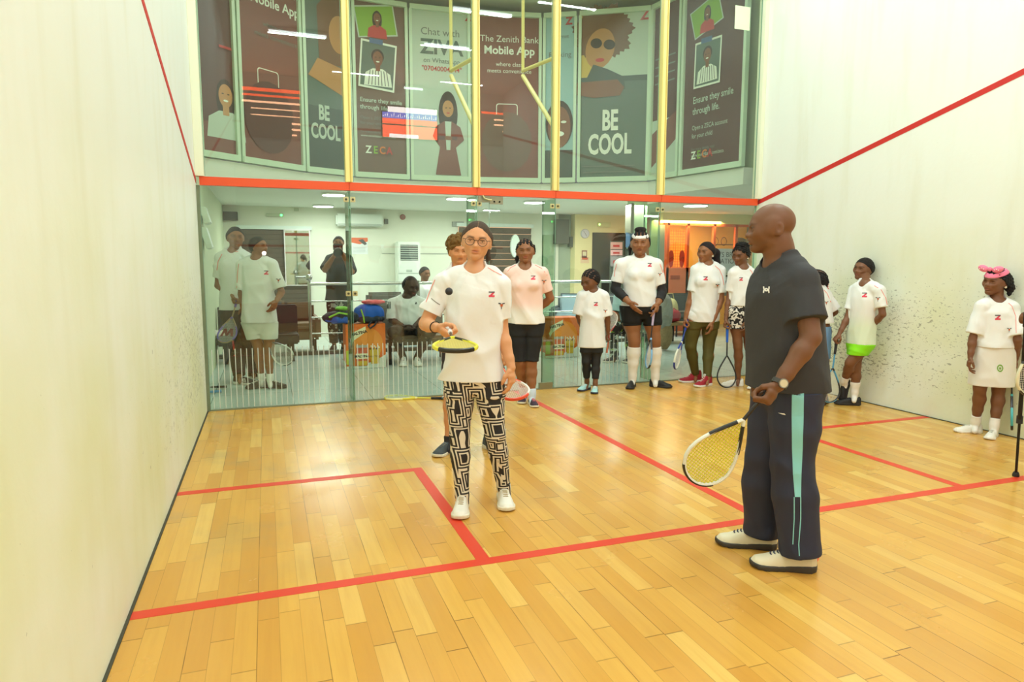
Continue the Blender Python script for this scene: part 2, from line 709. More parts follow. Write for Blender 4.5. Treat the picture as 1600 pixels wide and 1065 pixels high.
pane('glass_screen', 0.03, 1.385, 0.012, 2.145, 'lower glass panel at far left of back wall, beside left wall', True)
pane('glass_screen', 1.405, 2.712, 0.012, 2.145, 'lower glass panel second from left, in front of the seated man', True)
pane('glass_screen', 2.732, 2.868, 0.012, 2.145, 'narrow glass strip left of the glass door')
pane('glass_screen', 3.645, 4.975, 0.012, 2.145, 'lower glass panel right of the door, behind the small girl', True)
pane('glass_screen', 4.995, 6.37, 0.012, 2.145, 'lower glass panel at far right of back wall, beside right wall', False)
d = thing('glass_door', 'frameless glass court door behind girl in pink tinted tee', 'door', (3.25, 0, 0))
MB().bb((2.876, -0.006, 0.012), (3.625, 0.006, 2.14)).build('glass', M_glass, d)
h = MB().use(mat('patch_metal', (150, 150, 128), .35, .8))
h.bb((2.876, -0.016, 2.06), (3.02, 0.016, 2.14)).bb((3.46, -0.016, 0.0), (3.625, 0.016, 0.075))
h.build('patch_fitting', None, d)
hh = MB()
for z in (2.085, 2.085):
    for x in (2.92, 2.98):
        hh.lathe((x, -0.018, z), [(0.009, -0.003), (0.009, 0.004)], 12, 'y')
hh.build('bolt', M_steel, d)
for x0, x1, lb in ((0.08, 1.35, 'upper glass pane at far left above red band'), (1.44, 2.68, 'upper glass pane second from left above red band'),
                   (2.765, 3.59, 'narrow upper glass pane in the middle above the door'), (3.68, 4.93, 'upper glass pane in front of the big cool poster'),
                   (5.03, 6.34, 'upper glass pane at far right, with a paper note stuck on it')):
    pane('upper_glass_screen', x0, x1, 2.235, HC-0.02, lb)
# red-orange rail
for i, (x0, x1) in enumerate([(0.03, XP[0]), (XP[0], XP[1]), (XP[1], XP[2]), (XP[2], XP[3]), (XP[3], 6.37)]):
    tag(MB().bb((x0+0.002, -0.035, 2.147), (x1-0.002, 0.035, 2.225)).build('red_rail', M_band),
        ['orange-red rail section across the glass, far left', 'orange-red rail section across the glass, second from left', 'short orange-red rail section above the glass door',
         'orange-red rail section above the small girl', 'orange-red rail section across the glass, far right'][i], 'rail')
# cream posts, with glass fins, clamps
for i, x in enumerate(XP):
    who = ['leftmost of the four', 'second from left of the four', 'third from left of the four', 'rightmost of the four'][i]
    p = thing('cream_post', who+' cream steel posts above the red rail', 'post', (x, 0, 2.225))
    MB().bb((x-0.034, -0.05, 2.226), (x+0.034, 0.05, HC), bev=.004).build('post_body', M_cream, p)
    MB().bb((x+0.008, -0.056, 2.226), (x+0.02, -0.0495, HC)).build('groove_strip', mat('cream_dark', (206, 180, 90), .5), p)
    f = thing('glass_fin', who+' upright glass stiffening fins behind the back wall', 'glass fin', (x, 0.2, 0))
    dy = 0.34
    MB().bb((x-0.008, 0.01, 0.0), (x+0.008, dy, 2.145)).build('glass', glass_mat('fin_glass', (208, 228, 212)), f)
    MB().bb((x-0.0085, dy, 0.0), (x+0.0085, dy+0.004, 2.145)).build('polished_edge', M_edge, f)
    for z in ((2.06, 1.12) if i == 0 else (2.06,)):
        c = thing('glass_clamp', 'brass glass clamp on '+who+' glass joints'+('' if i else (', upper one' if z > 2 else ', lower one')), 'clamp', (x, -0.01, z))
        for s in (-1, 1):
            MB().bb((x+s*0.033-0.026, -0.014, z-0.026), (x+s*0.033+0.026, -0.0065, z+0.026), bev=.003).build('plate', M_brass, c)
            MB().lathe((x+s*0.033, -0.018, z), [(0.012, -0.005), (0.012, 0.004)], 14, 'y').build('bolt', mat('bolt_dark', (90, 86, 66), .4, .6), c)
for x0, x1, z0, nm, who in ((0.0, 0.075, 2.226, 'edge_post', 'cream edge post against the left wall above the rail'), (6.345, 6.4, 2.226, 'edge_post', 'pale edge post against the right wall above the rail')):
    tag(MB().bb((x0, -0.06, z0), (x1, 0.05, HC), bev=.003).build(nm, mat('pale_cream', (236, 240, 214), .5)), who, 'post')
tag(MB().bb((0.0, -0.02, 0.0), (0.028, 0.03, 2.146)).build('edge_channel', mat('channel', (118, 130, 104), .5)), 'thin grey metal channel where left wall meets the glass', 'channel')
tag(MB().bb((6.372, -0.02, 0.0), (6.4, 0.03, 2.146)).build('edge_channel', mat('channel2', (190, 214, 180), .5)), 'thin pale channel where right wall meets the glass', 'channel')
tag(MB().bb((0.03, -0.012, 0.0), (6.37, 0.012, 0.012)).build('floor_channel', mat('channel3', (130, 136, 110), .5)), 'thin floor channel along the foot of the glass wall', 'channel')
# hinge arm at the door head
dc = thing('door_closer', 'small curved door catch at the head of the glass door', 'door catch', (2.78, -0.03, 2.1))
MB().bb((2.74, -0.018, 2.075), (2.872, -0.0065, 2.14)).build('plate', mat('patch_metal'), dc)
MB().tube([(2.79, -0.03, 2.145), (2.80, -0.05, 2.115), (2.84, -0.06, 2.10), (2.88, -0.05, 2.10)], .008, 8).build('arm', M_brass, dc)
# paper note on the upper glass
a, b = pY(1149, 8, -0.007), pY(1171, 48, -0.007)
tag(MB().bb((a[0], -0.0085, b[2]), (b[0], -0.0065, a[2])).build('paper_note', mat('note', (226, 246, 206), .7)), 'pale green paper note taped on the upper right glass pane', 'paper')

# truss braces behind the cream posts
for (u0, u1, who) in ((705, 738, 'left'), (817, 861, 'right')):
    px = XP[1] if who == 'left' else XP[2]
    # rod stands behind its post: same x, farther back
    dd = ray(u0, 110)
    yy = float(CAM[1]+dd[1]*((px-CAM[0])/dd[0]))
    top = pX(u0, 0, px)
    node = pX(u0, 113, px)
    b = thing('truss_brace', 'cream bent truss brace behind the '+who+' post of the narrow middle pane', 'brace', (px, yy, node[2]))
    MB().tube([(px, yy, node[2]), (px, yy, HC)], .02, 10).build('rod', M_cream, b, True)
    zt = pY(u1, 90, 0.05)[2]
    zb2 = pY(u1, 197, 0.05)[2]
    MB().tube([(px, yy, node[2]+.02), (px, 0.052, zt)], .022, 10).build('upper_strut', M_cream, b, True)
    MB().tube([(px, yy, node[2]-.04), (px, 0.05, zb2)], .026, 10).build('lower_strut', M_cream, b, True)

# ---------------------------------------------------------------- court ceiling lamps (out of the picture, seen mirrored in the glass)
M_tube = mat('lamp_tube', (255, 255, 255), .5, emit=(244, 252, 255), strength=14.0)
M_trim = mat('lamp_body', (225, 228, 225), .5)
for (ua, va, ub, vb) in ((420, 49, 510, 58), (663, 69, 733, 77), (707, 15, 801, 24), (623, 138, 646, 139), (505, 147, 525, 147), (632, 137, 660, 141)):
    p, q = fl(ua, va, 5.55), fl(ub, vb, 5.55)
    if -p[1] < -L+0.1 or p[1] > L-0.2:
        continue
    ym = -(p[1]+q[1])/2
    far_lamp = ym
    t = thing('ceiling_lamp', 'fluorescent batten under the court ceiling', 'lamp', (p[0], ym, 5.6), 'battens under the court ceiling')
    MB().bb((p[0]-.02, ym-.05, 5.58), (q[0]+.02, ym+.05, 5.64)).build('lamp_body', M_trim, t)
    MB().tube([(p[0], ym, 5.555), (q[0], ym, 5.555)], .022, 12).build('tube', M_tube, t, True)
# television and louvred window high on the front wall, mirrored in the upper panes
Yf = L-0.03
a, b = pY(597, 165, Yf), pY(683, 219, Yf)
tv = thing('television', 'wide television showing a red running track, high on the front wall', 'television', ((a[0]+b[0])/2, -Yf, b[2]))
MB().bb((a[0]-.03, -L+.002, b[2]-.03), (b[0]+.03, -Yf-.0, a[2]+.03)).build('casing', M_dark, tv)
S = Sheet((a[0], -Yf+0.002, b[2]), (1, 0, 0), (0, 0, 1), (0, 1, 0))
w_, h_ = b[0]-a[0], a[2]-b[2]
E_r = mat('screen_red', (0, 0, 0), .5, emit=(250, 84, 50), strength=17)
E_b = mat('screen_blue', (0, 0, 0), .5, emit=(90, 96, 200), strength=14)
E_w = mat('screen_white', (0, 0, 0), .5, emit=(250, 235, 235), strength=16)
S.rect(0, 0, w_, h_*.62, E_r).rect(0, h_*.62, w_, h_*.82, E_b).rect(w_*.1, h_*.82, w_, h_, E_w).rect(w_*.12, 0, w_*.65, h_*.12, E_w).rect(0, h_*.40, w_, h_*.44, mat('screen_dark', (60, 20, 20), .5))
for k in range(26):
    S.rect(w_*(k+.2)/26, h_*.66, w_*(k+.5)/26, h_*(.70+.08*((k*7) % 3)/2), E_w)
S.build('screen', tv)
E_l = mat('louvre_light', (0, 0, 0), .5, emit=(255, 190, 150), strength=16)
E_l2 = mat('louvre_orange', (0, 0, 0), .5, emit=(255, 90, 40), strength=13)
for k, (rows, nm) in enumerate((([(378, 469, 140, 2, 1), (378, 469, 148, 4, 1), (378, 469, 158, 4, 0), (392, 469, 169, 4, 0), (392, 469, 179, 4, 0), (456, 470, 192, 4, 0), (456, 470, 201, 4, 0), (456, 464, 210, 3, 0)], 'left'),
                               ([(752, 819, 177, 2, 1), (772, 827, 188, 2, 0), (772, 827, 196, 2, 0), (785, 827, 206, 2, 0), (803, 827, 215, 2, 0), (803, 827, 223, 2, 0)], 'right'))):
    a, b = pY(rows[0][0], rows[0][2]-4, Yf), pY(rows[1][1], rows[-1][2]+6, Yf)
    o = thing('louvred_vent', 'louvred vent with warm light behind, high on the front wall, '+nm+' one', 'vent', ((a[0]+b[0])/2, -Yf, b[2]))
    MB().bb((a[0]-.04, -L, b[2]-.04), (b[0]+.04, -Yf-.005, a[2]+.04)).build('frame', mat('vent_pale', (206, 200, 186), .7), o)
    S = Sheet((0, -Yf-.004, 0), (1, 0, 0), (0, 0, 1), (0, 1, 0))
    for (u0, u1, v0, hh_, org) in rows:
        p, q = pY(u0, v0, Yf), pY(u1, v0+hh_, Yf)
        S.rect(p[0], q[2], q[0], p[2], E_l2 if org else E_l)
    S.build('glowing_gaps', o)
# ================================================================== THE LOBBY BEHIND THE GLASS
Z0 = 2.7        # foot of the poster windows
YW = 6.5
LH = 2.46
# curved front of the mezzanine (one point per poster edge)
PL = [(-0.12, 2.00), (0.33, 2.38), (1.15, 3.05), (1.86, 3.38), (2.72, 3.47), (3.68, 3.40), (4.77, 3.16), (5.25, 2.88), (6.2, 2.28), (6.31, 1.62), (6.52, 0.45)]
M_lobby = mat('lobby_wall', (222, 226, 208), 0.7)
M_lobby2 = mat('lobby_cream', (244, 232, 178), 0.7)
M_ceil = mat('lobby_ceiling', (226, 232, 220), 0.8)
M_alu = mat('pale_frame', (206, 228, 204), 0.45)


def tile_mat():
    m = mat('lobby_tile', (178, 200, 194), 0.22)
    g = NG(m)
    v, x, y, z = g.pos()
    fx = g.math('FRACT', g.math('DIVIDE', x, 0.8))
    fy = g.math('FRACT', g.math('DIVIDE', y, 0.8))
    e = g.math('LESS_THAN', g.math('MINIMUM', fx, fy), 0.008)
    c = g.mix(g.noise(v, 2.0, 4), lin((186, 204, 200)), lin((204, 216, 210)))
    c = g.mix(e, c, lin((128, 146, 138)))
    g.put(g.b.inputs['Base Color'], c)
    return m


structure('floor_lobby', MB().bb((-0.4, 0.02, -0.12), (11.5, 9.0, -0.002)), tile_mat())
structure('wall_back', MB().bb((-0.4, YW, 0), (6.55, YW+0.2, LH)), M_lobby)
structure('wall_lobby_left', MB().bb((-0.4, 0.06, 0), (-0.12, YW, HC)), mat('lobby_green', (208, 220, 186), .7))
# mezzanine slab: front edge follows the curve
n_ = len(PL)
vs, fs = [], []
ring = PL+[(11.5, 0.45), (11.5, 9.0), (-0.4, 9.0), (-0.4, 2.0)]
for zz in (LH, Z0-0.02):
    vs += [(x, y, zz) for x, y in ring]
R_ = len(ring)
fs.append(list(range(R_))[::-1])
fs.append([R_+i for i in range(R_)])
for i in range(R_):
    j = (i+1) % R_
    fs.append([i, j, R_+j, R_+i])
structure('ceiling_lobby', MB().add(vs, fs), M_ceil)
structure('ceiling_void', MB().bb((-0.4, 0.2, 5.42), (11.5, 9.0, 5.5)), mat('void_ceiling', (214, 224, 202), .8))
structure('wall_lobby_right', MB().bb((11.3, 0.2, 0), (11.5, 9.0, LH)), M_lobby)
structure('wall_void_right', MB().bb((6.75, 0.06, Z0), (6.9, 3.0, 5.42)), mat('lobby_green'))
# kerb under the railing
structure('trim_12', MB().bb((-0.12, 3.80, 0.0), (6.9, 3.92, 0.055)), mat('kerb', (70, 76, 70), .5))

# ---- poster windows
C_maroon = mat('poster_maroon', (126, 78, 70), .55)
C_maroon2 = mat('poster_maroon_dark', (92, 60, 58), .55)
C_brown = mat('poster_brown', (112, 88, 78), .55)
C_pale = mat('poster_pale', (188, 206, 190), .55)
C_slate = mat('poster_slate', (92, 112, 104), .55)
C_slate2 = mat('poster_slate_dark', (66, 84, 80), .55)
C_sky = mat('poster_sky', (150, 190, 190), .55)
C_white = mat('poster_white', (232, 240, 226), .55)
C_grey = mat('poster_grey', (116, 124, 118), .55)
C_red = mat('poster_red', (190, 60, 60), .55)
C_green = mat('poster_green', (132, 178, 60), .55)
C_yel = mat('poster_yellow', (206, 176, 84), .55)
C_skin = mat('poster_skin', (128, 82, 58), .55)
C_skin2 = mat('poster_skin_light', (186, 136, 84), .55)
C_hair = mat('poster_hair', (48, 38, 34), .55)
C_afro = mat('poster_afro', (118, 84, 60), .55)
C_blue = mat('poster_blue', (80, 110, 150), .55)
C_org = mat('poster_orange', (214, 120, 60), .55)


def panel_sheet(i):
    (x0, y0), (x1, y1) = PL[i], PL[i+1]
    X = np.array([x1-x0, y1-y0, 0.0])
    Ln = np.linalg.norm(X)
    X = X/Ln
    N = np.array([X[1], -X[0], 0.0])      # towards the court
    return Sheet((x0, y0, Z0), X, (0, 0, 1), N), Ln


def person_picture(S, cx, cz, s, skin, hair, top, long_hair=False, stripes=None):
    if long_hair:
        S.oval(cx, cz-.10*s, .30*s, .55*s, hair)
    S.poly([(cx-.62*s, cz-1.15*s), (cx+.62*s, cz-1.15*s), (cx+.55*s, cz-.62*s), (cx+.22*s, cz-.42*s), (cx-.22*s, cz-.42*s), (cx-.55*s, cz-.62*s)], top)
    if stripes:
        for k in range(-3, 4):
            S.poly([(cx+k*.15*s, cz-1.12*s), (cx+k*.15*s+.04*s, cz-1.12*s), (cx+k*.12*s+.04*s, cz-.5*s), (cx+k*.12*s, cz-.5*s)], stripes, k == -3)
    S.rect(cx-.10*s, cz-.52*s, cx+.10*s, cz-.2*s, skin)
    S.oval(cx, cz+.10*s, .28*s, .30*s, hair)
    S.oval(cx, cz, .22*s, .31*s, skin)
    S.oval(cx-.09*s, cz+.05*s, .04*s, .018*s, hair, 10)
    S.oval(cx+.09*s, cz+.05*s, .04*s, .018*s, hair, 10)
    S.oval(cx, cz-.13*s, .08*s, .03*s, C_white, 10)


def rot_rect(S, cx, cz, w, h, a, m):
    c, s = math.cos(a), math.sin(a)
    S.poly([(cx+x*c-z*s, cz+x*s+z*c) for x, z in ((-w/2, -h/2), (w/2, -h/2), (w/2, h/2), (-w/2, h/2))], m)


HP = 5.20-Z0
names = ['maroon poster with a girl in a plait, far left of the upper windows',
         'maroon mobile app poster beside the far left poster', 'slate poster with half a face, cut by the leftmost cream post',
         'maroon poster with two snapshots of children, left of the pale poster', 'pale poster with a woman in a maroon suit',
         'maroon mobile app poster right of the pale poster', 'blue-grey banking poster with half a face',
         'large slate poster with curly-haired woman in sunglasses', 'narrow dark maroon poster at the bend on the right', 'maroon savings poster with two snapshots at the far right']
base = [C_maroon2, C_maroon, C_slate, C_brown, C_pale, C_maroon, C_sky, C_slate, C_maroon2, C_maroon2]
for i in range(10):
    S, Ln = panel_sheet(i)
    t = thing('poster_window', names[i], 'poster window', tuple(PL[i])+(Z0,))
    fr = MB().use(M_alu)
    ang = math.atan2(S.X[1], S.X[0])
    Rz = Matrix.Rotation(ang, 3, 'Z')
    mid = S.w(Ln/2, 0.03)
    fr.box(mid, (Ln-.05, .09, .075), Rz)
    fr.box(S.w(Ln/2, HP+.03), (Ln-.05, .09, .07), Rz)
    fr.box(S.w(0.035, HP/2), (.045, .07, HP), Rz)
    fr.box(S.w(Ln-0.035, HP/2), (.045, .07, HP), Rz)
    fr.build('window_frame', None, t)
    b = MB().use(base[i])
    b.box(S.w(Ln/2, HP/2+.03, -.012), (Ln-.08, .016, HP-.06), Rz)
    b.build('poster_sheet', None, t)
    a0, a1 = .045, Ln-.045
    z0_, z1_ = .07, HP
    L_ = lambda u, v: S.loc(u, v)
    if i == 0:
        x, z = L_(355, 38)
        S.rect(a0, z0_, a1, z0_+.35, C_maroon)
        x, z = L_(352, 150)
        person_picture(S, x, z, .45, C_skin2, C_hair, C_pale, True)
        x, z = L_(350, 72)
        S.rect(x-.08, z-.03, x+.1, z+.0, C_red)
    if i == 1 or i == 5:
        if i == 1:
            x, z = L_(430, 15)
            S.text('The Zenith Bank', x, z+.22, .13, C_white)
            S.text('Mobile App', x, z, .17, C_white, bold=.003)
            S.text('where class', x, z-.26, .09, C_grey)
            S.text('meets convenience', x, z-.40, .09, C_grey)
            x, z = L_(420, 150)
        else:
            x, z = L_(796, 66)
            S.text('The Zenith Bank', x, z, .135, C_white)
            S.text('Mobile App', x, z-.18, .17, C_white, bold=.004)
            S.text('where class', x, z-.36, .09, C_white)
            S.text('meets convenience', x, z-.46, .09, C_white)
            x, z = L_(792, 196)
        S.rect(x-.17, z-.33, x+.17, z+.33, C_white, .04)
        S.rect(x-.158, z-.318, x+.158, z+.318, base[i], .035)
        S.rect(x-.05, z-.333, x+.05, z-.314, base[i])
        S.oval(x, .62, .40, .46, C_maroon2 if i == 1 else C_brown)
    if i == 2:
        x, z = L_(525, 40)
        S.poly([(x-.28, z-.55), (x+.2, z-.55), (x+.25, z+.45), (x-.05, z+.5), (x-.3, z+.2)], C_afro)
        S.oval(x+.05, z-.12, .17, .26, C_skin2)
        S.poly([(a0+.05, z-.75), (a1, z-1.0), (a1, z-.6), (a0+.2, z-.5)], C_skin2)
        S.rect(a0, z0_, a1, z0_+.85, C_slate2)
        x, z = L_(508, 176)
        S.text('BE', x-.02, z-.10, .28, C_pale, bold=.010, sx=.58)
        S.text('COOL', x-.0, z-.36, .28, C_pale, bold=.010, sx=.58)
    if i == 3 or i == 9:
        P = (lambda u, v: L_(u, v))
        if i == 3:
            g1, g2 = L_(587, 33), L_(590, 103)
            r1, r2, s = .16, -.08, 1.0
            tx = L_(562, 158)
        else:
            g1, g2 = L_(1104, 25), L_(1106, 98)
            r1, r2, s = .28, -.02, .9
            tx = L_(1084, 163)
        rot_rect(S, g1[0], g1[1], .60*s, .44*s, r1, C_pale)
        rot_rect(S, g1[0], g1[1], .56*s, .40*s, r1, C_green)
        person_picture(S, g1[0]+.02, g1[1]+.04, .24*s, C_skin, C_hair, C_red, True)
        rot_rect(S, g2[0], g2[1], .54*s, .68*s, r2, C_white)
        rot_rect(S, g2[0], g2[1], .49*s, .62*s, r2, C_slate)
        person_picture(S, g2[0], g2[1]+.10, .34*s, C_skin, C_hair, C_white, stripes=C_grey)
        rot_rect(S, g2[0]-.02, g2[1]+.34*s, .20, .07, -.05, C_blue)
        q = .085 if i == 3 else .125
        sxx = 1.0 if i == 3 else .78
        S.text('Ensure they smile', tx[0], tx[1], q*1.05, C_pale, 'LEFT', .001, sx=sxx)
        S.text('through life.', tx[0], tx[1]-q*1.2, q*1.05, C_pale, 'LEFT', .001, sx=sxx)
        k = q*.72
        S.text('Open a ZECA account', tx[0], tx[1]-q*2.9, k, C_grey if i == 3 else C_pale, 'LEFT', sx=sxx)
        S.text('for your child', tx[0], tx[1]-q*3.8, k, C_grey if i == 3 else C_pale, 'LEFT', sx=sxx)
        S.text('For more details, visit', tx[0], tx[1]-q*5.2, k*.7, C_grey, 'LEFT', sx=sxx)
        S.text('www.zenithbank.com/zeca', tx[0], tx[1]-q*5.9, k*.8, C_pale, 'LEFT', sx=sxx)
        lx, lz = (L_(592, 237) if i == 3 else L_(1098, 243))
        for j, (ch, cm) in enumerate((('Z', C_white), ('E', C_green), ('C', C_org), ('A', C_red))):
            S.text(ch, lx-.16+j*.105, lz-.03, .15, cm, bold=.004, sx=.9)
    if i == 4:
        x, z = L_(690, 56)
        S.text('Chat with', x-.02, z, .15, C_grey)
        S.text('ZIVA', x, z-.27, .30, C_slate, bold=.008)
        S.text('on WhatsApp', x, z-.40, .10, C_grey)
        S.text('"07040004444"', x, z-.52, .10, C_red, bold=.001)
        x, z = L_(700, 172)
        S.oval(x, z-.06, .15, .34, C_hair)
        S.oval(x, z+.02, .085, .125, C_skin2)
        S.poly([(x-.24, z-.40), (x-.19, z-.25), (x-.06, z-.17), (x+.06, z-.17), (x+.19, z-.25), (x+.25, z-.44), (x+.12, z-.56), (x+.2, z-.98), (x-.2, z-.98), (x-.13, z-.56)], C_maroon)
        S.poly([(x-.05, z-.17), (x+.05, z-.17), (x+.03, z-.6), (x-.03, z-.6)], C_pale)
        S.rect(x-.16, z-.45, x+.14, z-.39, C_maroon2)
        S.rect(x-.05, z-.45, x+.06, z-.39, C_skin)
        S.oval(x-.03, z+.03, .015, .008, C_hair, 8).oval(x+.03, z+.03, .015, .008, C_hair, 8).oval(x, z-.045, .028, .01, C_red, 8)
        x, z = L_(732, 33)
        S.text('Z', x, z, .16, C_red, bold=.006)
    if i == 6:
        x, z = Ln/2, L_(873, 60)[1]
        S.text('Internet', x, z, .085, C_grey)
        S.text('Banking', x, z-.28, .115, C_grey)
        z = L_(893, 188)[1]
        S.rect(a0, z0_, a1, z-.45, C_slate2)
        S.oval(x, z-.05, .215, .36, C_hair)
        S.oval(x, z-.10, .18, .32, C_skin)
        S.oval(x-.08, z-.02, .045, .02, C_white, 10).oval(x+.07, z-.02, .045, .02, C_white, 10).oval(x, z-.2, .08, .04, C_white, 12)
        x, z = Ln-.14, L_(890, 38)[1]
        S.text('Z', x, z, .15, C_red, bold=.006)
    if i == 7:
        top = L_(965, 125)[1]
        S.rect(a0, top+.05, a1, z1_, C_pale)
        S.rect(a0, top+.05, a0+.34, z1_, C_yel)
        S.rect(a0, top-.02, a1, top+.06, C_slate2)
        x, z = L_(940, 62)
        pts = []
        for k in range(72):
            a = math.radians(k*5)
            rr = (.46 if k % 2 else .42)*(1.0+.06*math.sin(7*a)+.05*math.sin(11*a+1))
            pts.append((x+.02+rr*math.cos(a), z+.10+rr*.92*math.sin(a)))
        S.poly(pts, C_afro)
        S.oval(x-.02, z-.13, .22, .30, C_skin2, rot=-.25)
        S.oval(x-.08, z-.05, .09, .075, C_hair, 14, -.2).oval(x+.12, z-.08, .09, .075, C_hair, 14, -.2)
        S.oval(x-.02, z-.30, .07, .03, C_red, 12)
        S.poly([(x-.25, z-.62), (x-.12, z-.36), (x+.10, z-.44), (x+.34, z-.56), (x+.38, z-.75), (x-.28, z-.80)], C_slate2)
        S.poly([(x-.40, z-.80), (x-.38, z-.62), (x+.25, z-.60), (x+.36, z-.72), (x+.30, z-.84), (x-.1, z-.86)], C_skin)
        bx, bz = L_(953, 192)
        S.text('BE', bx, bz-.10, .42, C_white, bold=.014, sx=.56)
        S.text('COOL', bx, bz-.46, .42, C_white, bold=.014, sx=.56)
        for k in range(3):
            S.rect(bx-.42, bz-.66-.09*k, bx+(.40-.12*k), bz-.645-.09*k, C_grey)
        S.oval(bx-.05, bz-.85, .05, .04, C_yel, 10)
        x, z = L_(1008, 25)
        S.text('Z', x, z-.05, .2, C_red, bold=.006)
    if i == 8:
        S.rect(a0, z0_, a1, z0_+.8, C_pale)
        S.poly([(a0, z0_+.1), (a1, z0_+.5), (a1, z0_+.9), (a0, z0_+.6)], C_maroon)
        for k in range(4):
            S.rect(a0+.05, 1.75-.12*k, a1-.1, 1.77-.12*k, C_grey)
    S.build('artwork', t)

# ---- stainless railing
rl = thing('railing', 'stainless steel railing with four horizontal bars along the lobby', 'railing', (1.2, 3.84, 0))
for xx in (1.2, 2.9, 4.6, 6.2):
    p = MB().cyl((xx, 3.84, 0.055), (xx, 3.84, 1.14), .024, 14).build('post', M_steel, rl, True)
for z, r in ((1.1, .025), (.83, .012), (.58, .012), (.33, .012)):
    MB().cyl((1.2, 3.84, z), (7.3, 3.84, z), r, 12).build('rail_bar', M_steel, rl, True)
MB().ell((1.2, 3.84, 1.2), (.05, .05, .05)).build('finial_ball', M_steel, rl, True)

# ---- lobby ceiling downlights
M_dl = mat('downlight', (255, 255, 255), .5, emit=(250, 255, 250), strength=16)
for k, (u, v, lb) in enumerate(((505, 321, 'round ceiling downlight over the lobby blinds, lower of the left pair'), (522, 303, 'round ceiling downlight, upper of the left pair'),
                               (715, 309, 'round ceiling downlight above the floor standing air conditioner'), (835, 315, 'round ceiling downlight left of the third glass fin'), (1087, 320, 'large round ceiling downlight before the orange shop'))):
    p = fl(u, v, LH-.01)
    o = thing('downlight', lb, 'ceiling light', (p[0], p[1], LH))
    r = .17 if k < 4 else .2
    MB().lathe((p[0], p[1], LH-.03), [(r+.02, 0), (r+.02, .03)], 28).build('rim', M_trim, o, True)
    MB().lathe((p[0], p[1], LH-.036), [(r, 0), (r, .004)], 28).build('diffuser', M_dl, o)
p = fl(768, 327, LH-.01)
o = thing('lobby_tube_lamp', 'short straight tube lamp on the lobby ceiling near the right blinds', 'ceiling light', (p[0], p[1], LH))
MB().bb((p[0]-.16, p[1]-.07, LH-.03), (p[0]+.16, p[1]+.07, LH)).build('lamp_body', M_trim, o)
MB().bb((p[0]-.15, p[1]-.05, LH-.036), (p[0]+.15, p[1]+.05, LH-.031)).build('diffuser', M_dl, o)


def wallbox(u0, v0, u1, v1, Y, d):
    a, b = pY(u0, v0, Y), pY(u1, v1, Y)
    return (min(a[0], b[0]), Y-d, min(a[2], b[2])), (max(a[0], b[0]), Y, max(a[2], b[2]))


def on_wall(name, uv, label, cat, m, d=.05, Y=YW, bev=.004):
    lo, hi = wallbox(*uv, Y, d)
    o = MB().bb(lo, hi, bev).build(name, m)
    return tag(o, label, cat), lo, hi


# left blinds window
M_slat = mat('brown_slat', (84, 74, 62), .6)


def blinds(n, uv, label, gap_mat, split):
    lo, hi = wallbox(*uv, YW, .03)
    o = thing('window_blinds', label, 'blinds', (lo[0], YW, lo[2]))
    MB().bb((lo[0]-.05, YW-.09, hi[2]-.02), (hi[0]+.05, YW, hi[2]+.05), .004).build('head_box', mat('blind_head', (214, 228, 220), .5), o)
    MB().bb((lo[0], YW-.012, lo[2]), (hi[0], YW, hi[2])).build('window_light', gap_mat, o)
    k = 0
    z = hi[2]-.03
    sl = MB().use(M_slat)
    while z > lo[2]+.06:
        sl.box(((lo[0]+hi[0])/2, YW-.045, z-split*.5), (hi[0]-lo[0], .012, split*.93), Matrix.Rotation(math.radians(14), 3, 'X'))
        z -= split
    sl.build('slats', None, o)
    return o


blinds(1, (374, 356, 487, 500), 'brown horizontal slat blinds on the lobby wall behind the two boys', mat('dark_glass', (46, 42, 38), .2), .085)
blinds(2, (716, 352, 828, 470), 'grey-brown slat blinds with bright gaps, behind girl in pink tinted tee', mat('gap_light', (30, 20, 16), .5, emit=(255, 196, 160), strength=1.3), .132)
# mirror in front of the left blinds
lo, hi = wallbox(443, 358, 487, 446, YW-.1, .02)
o = thing('wall_mirror', 'tall white framed mirror beside the brown blinds', 'mirror', (lo[0], YW-.1, lo[2]))
MB().bb(lo, hi, .004).build('frame', mat('mirror_frame', (226, 222, 222), .4), o)
MB().bb((lo[0]+.02, lo[1]-.003, lo[2]+.02), (hi[0]-.02, lo[1]-.0005, hi[2]-.02)).build('mirror_glass', mat('mirror', (214, 220, 220), .02, 1.0), o)
# white oval panel
lo, hi = wallbox(798, 366, 812, 402, YW-.1, .02)
c = [(a+b)/2 for a, b in zip(lo, hi)]
S = Sheet((c[0], lo[1]-.002, c[2]), (1, 0, 0), (0, 0, 1), (0, -1, 0))
mbx = MB()
n = 24
vs = []
for yy in (lo[1], hi[1]+.05):
    vs += [(c[0]+(hi[0]-lo[0])/2*math.cos(2*math.pi*k/n), yy, c[2]+(hi[2]-lo[2])/2*math.sin(2*math.pi*k/n)) for k in range(n)]
mbx.add(vs, [list(range(n)), [n+k for k in range(n)][::-1]]+[[k, n+k, n+(k+1) % n, (k+1) % n] for k in range(n)])
tag(mbx.build('oval_panel', mat('oval_white', (238, 255, 244), .4)), 'white upright oval panel hanging before the right blinds', 'panel')

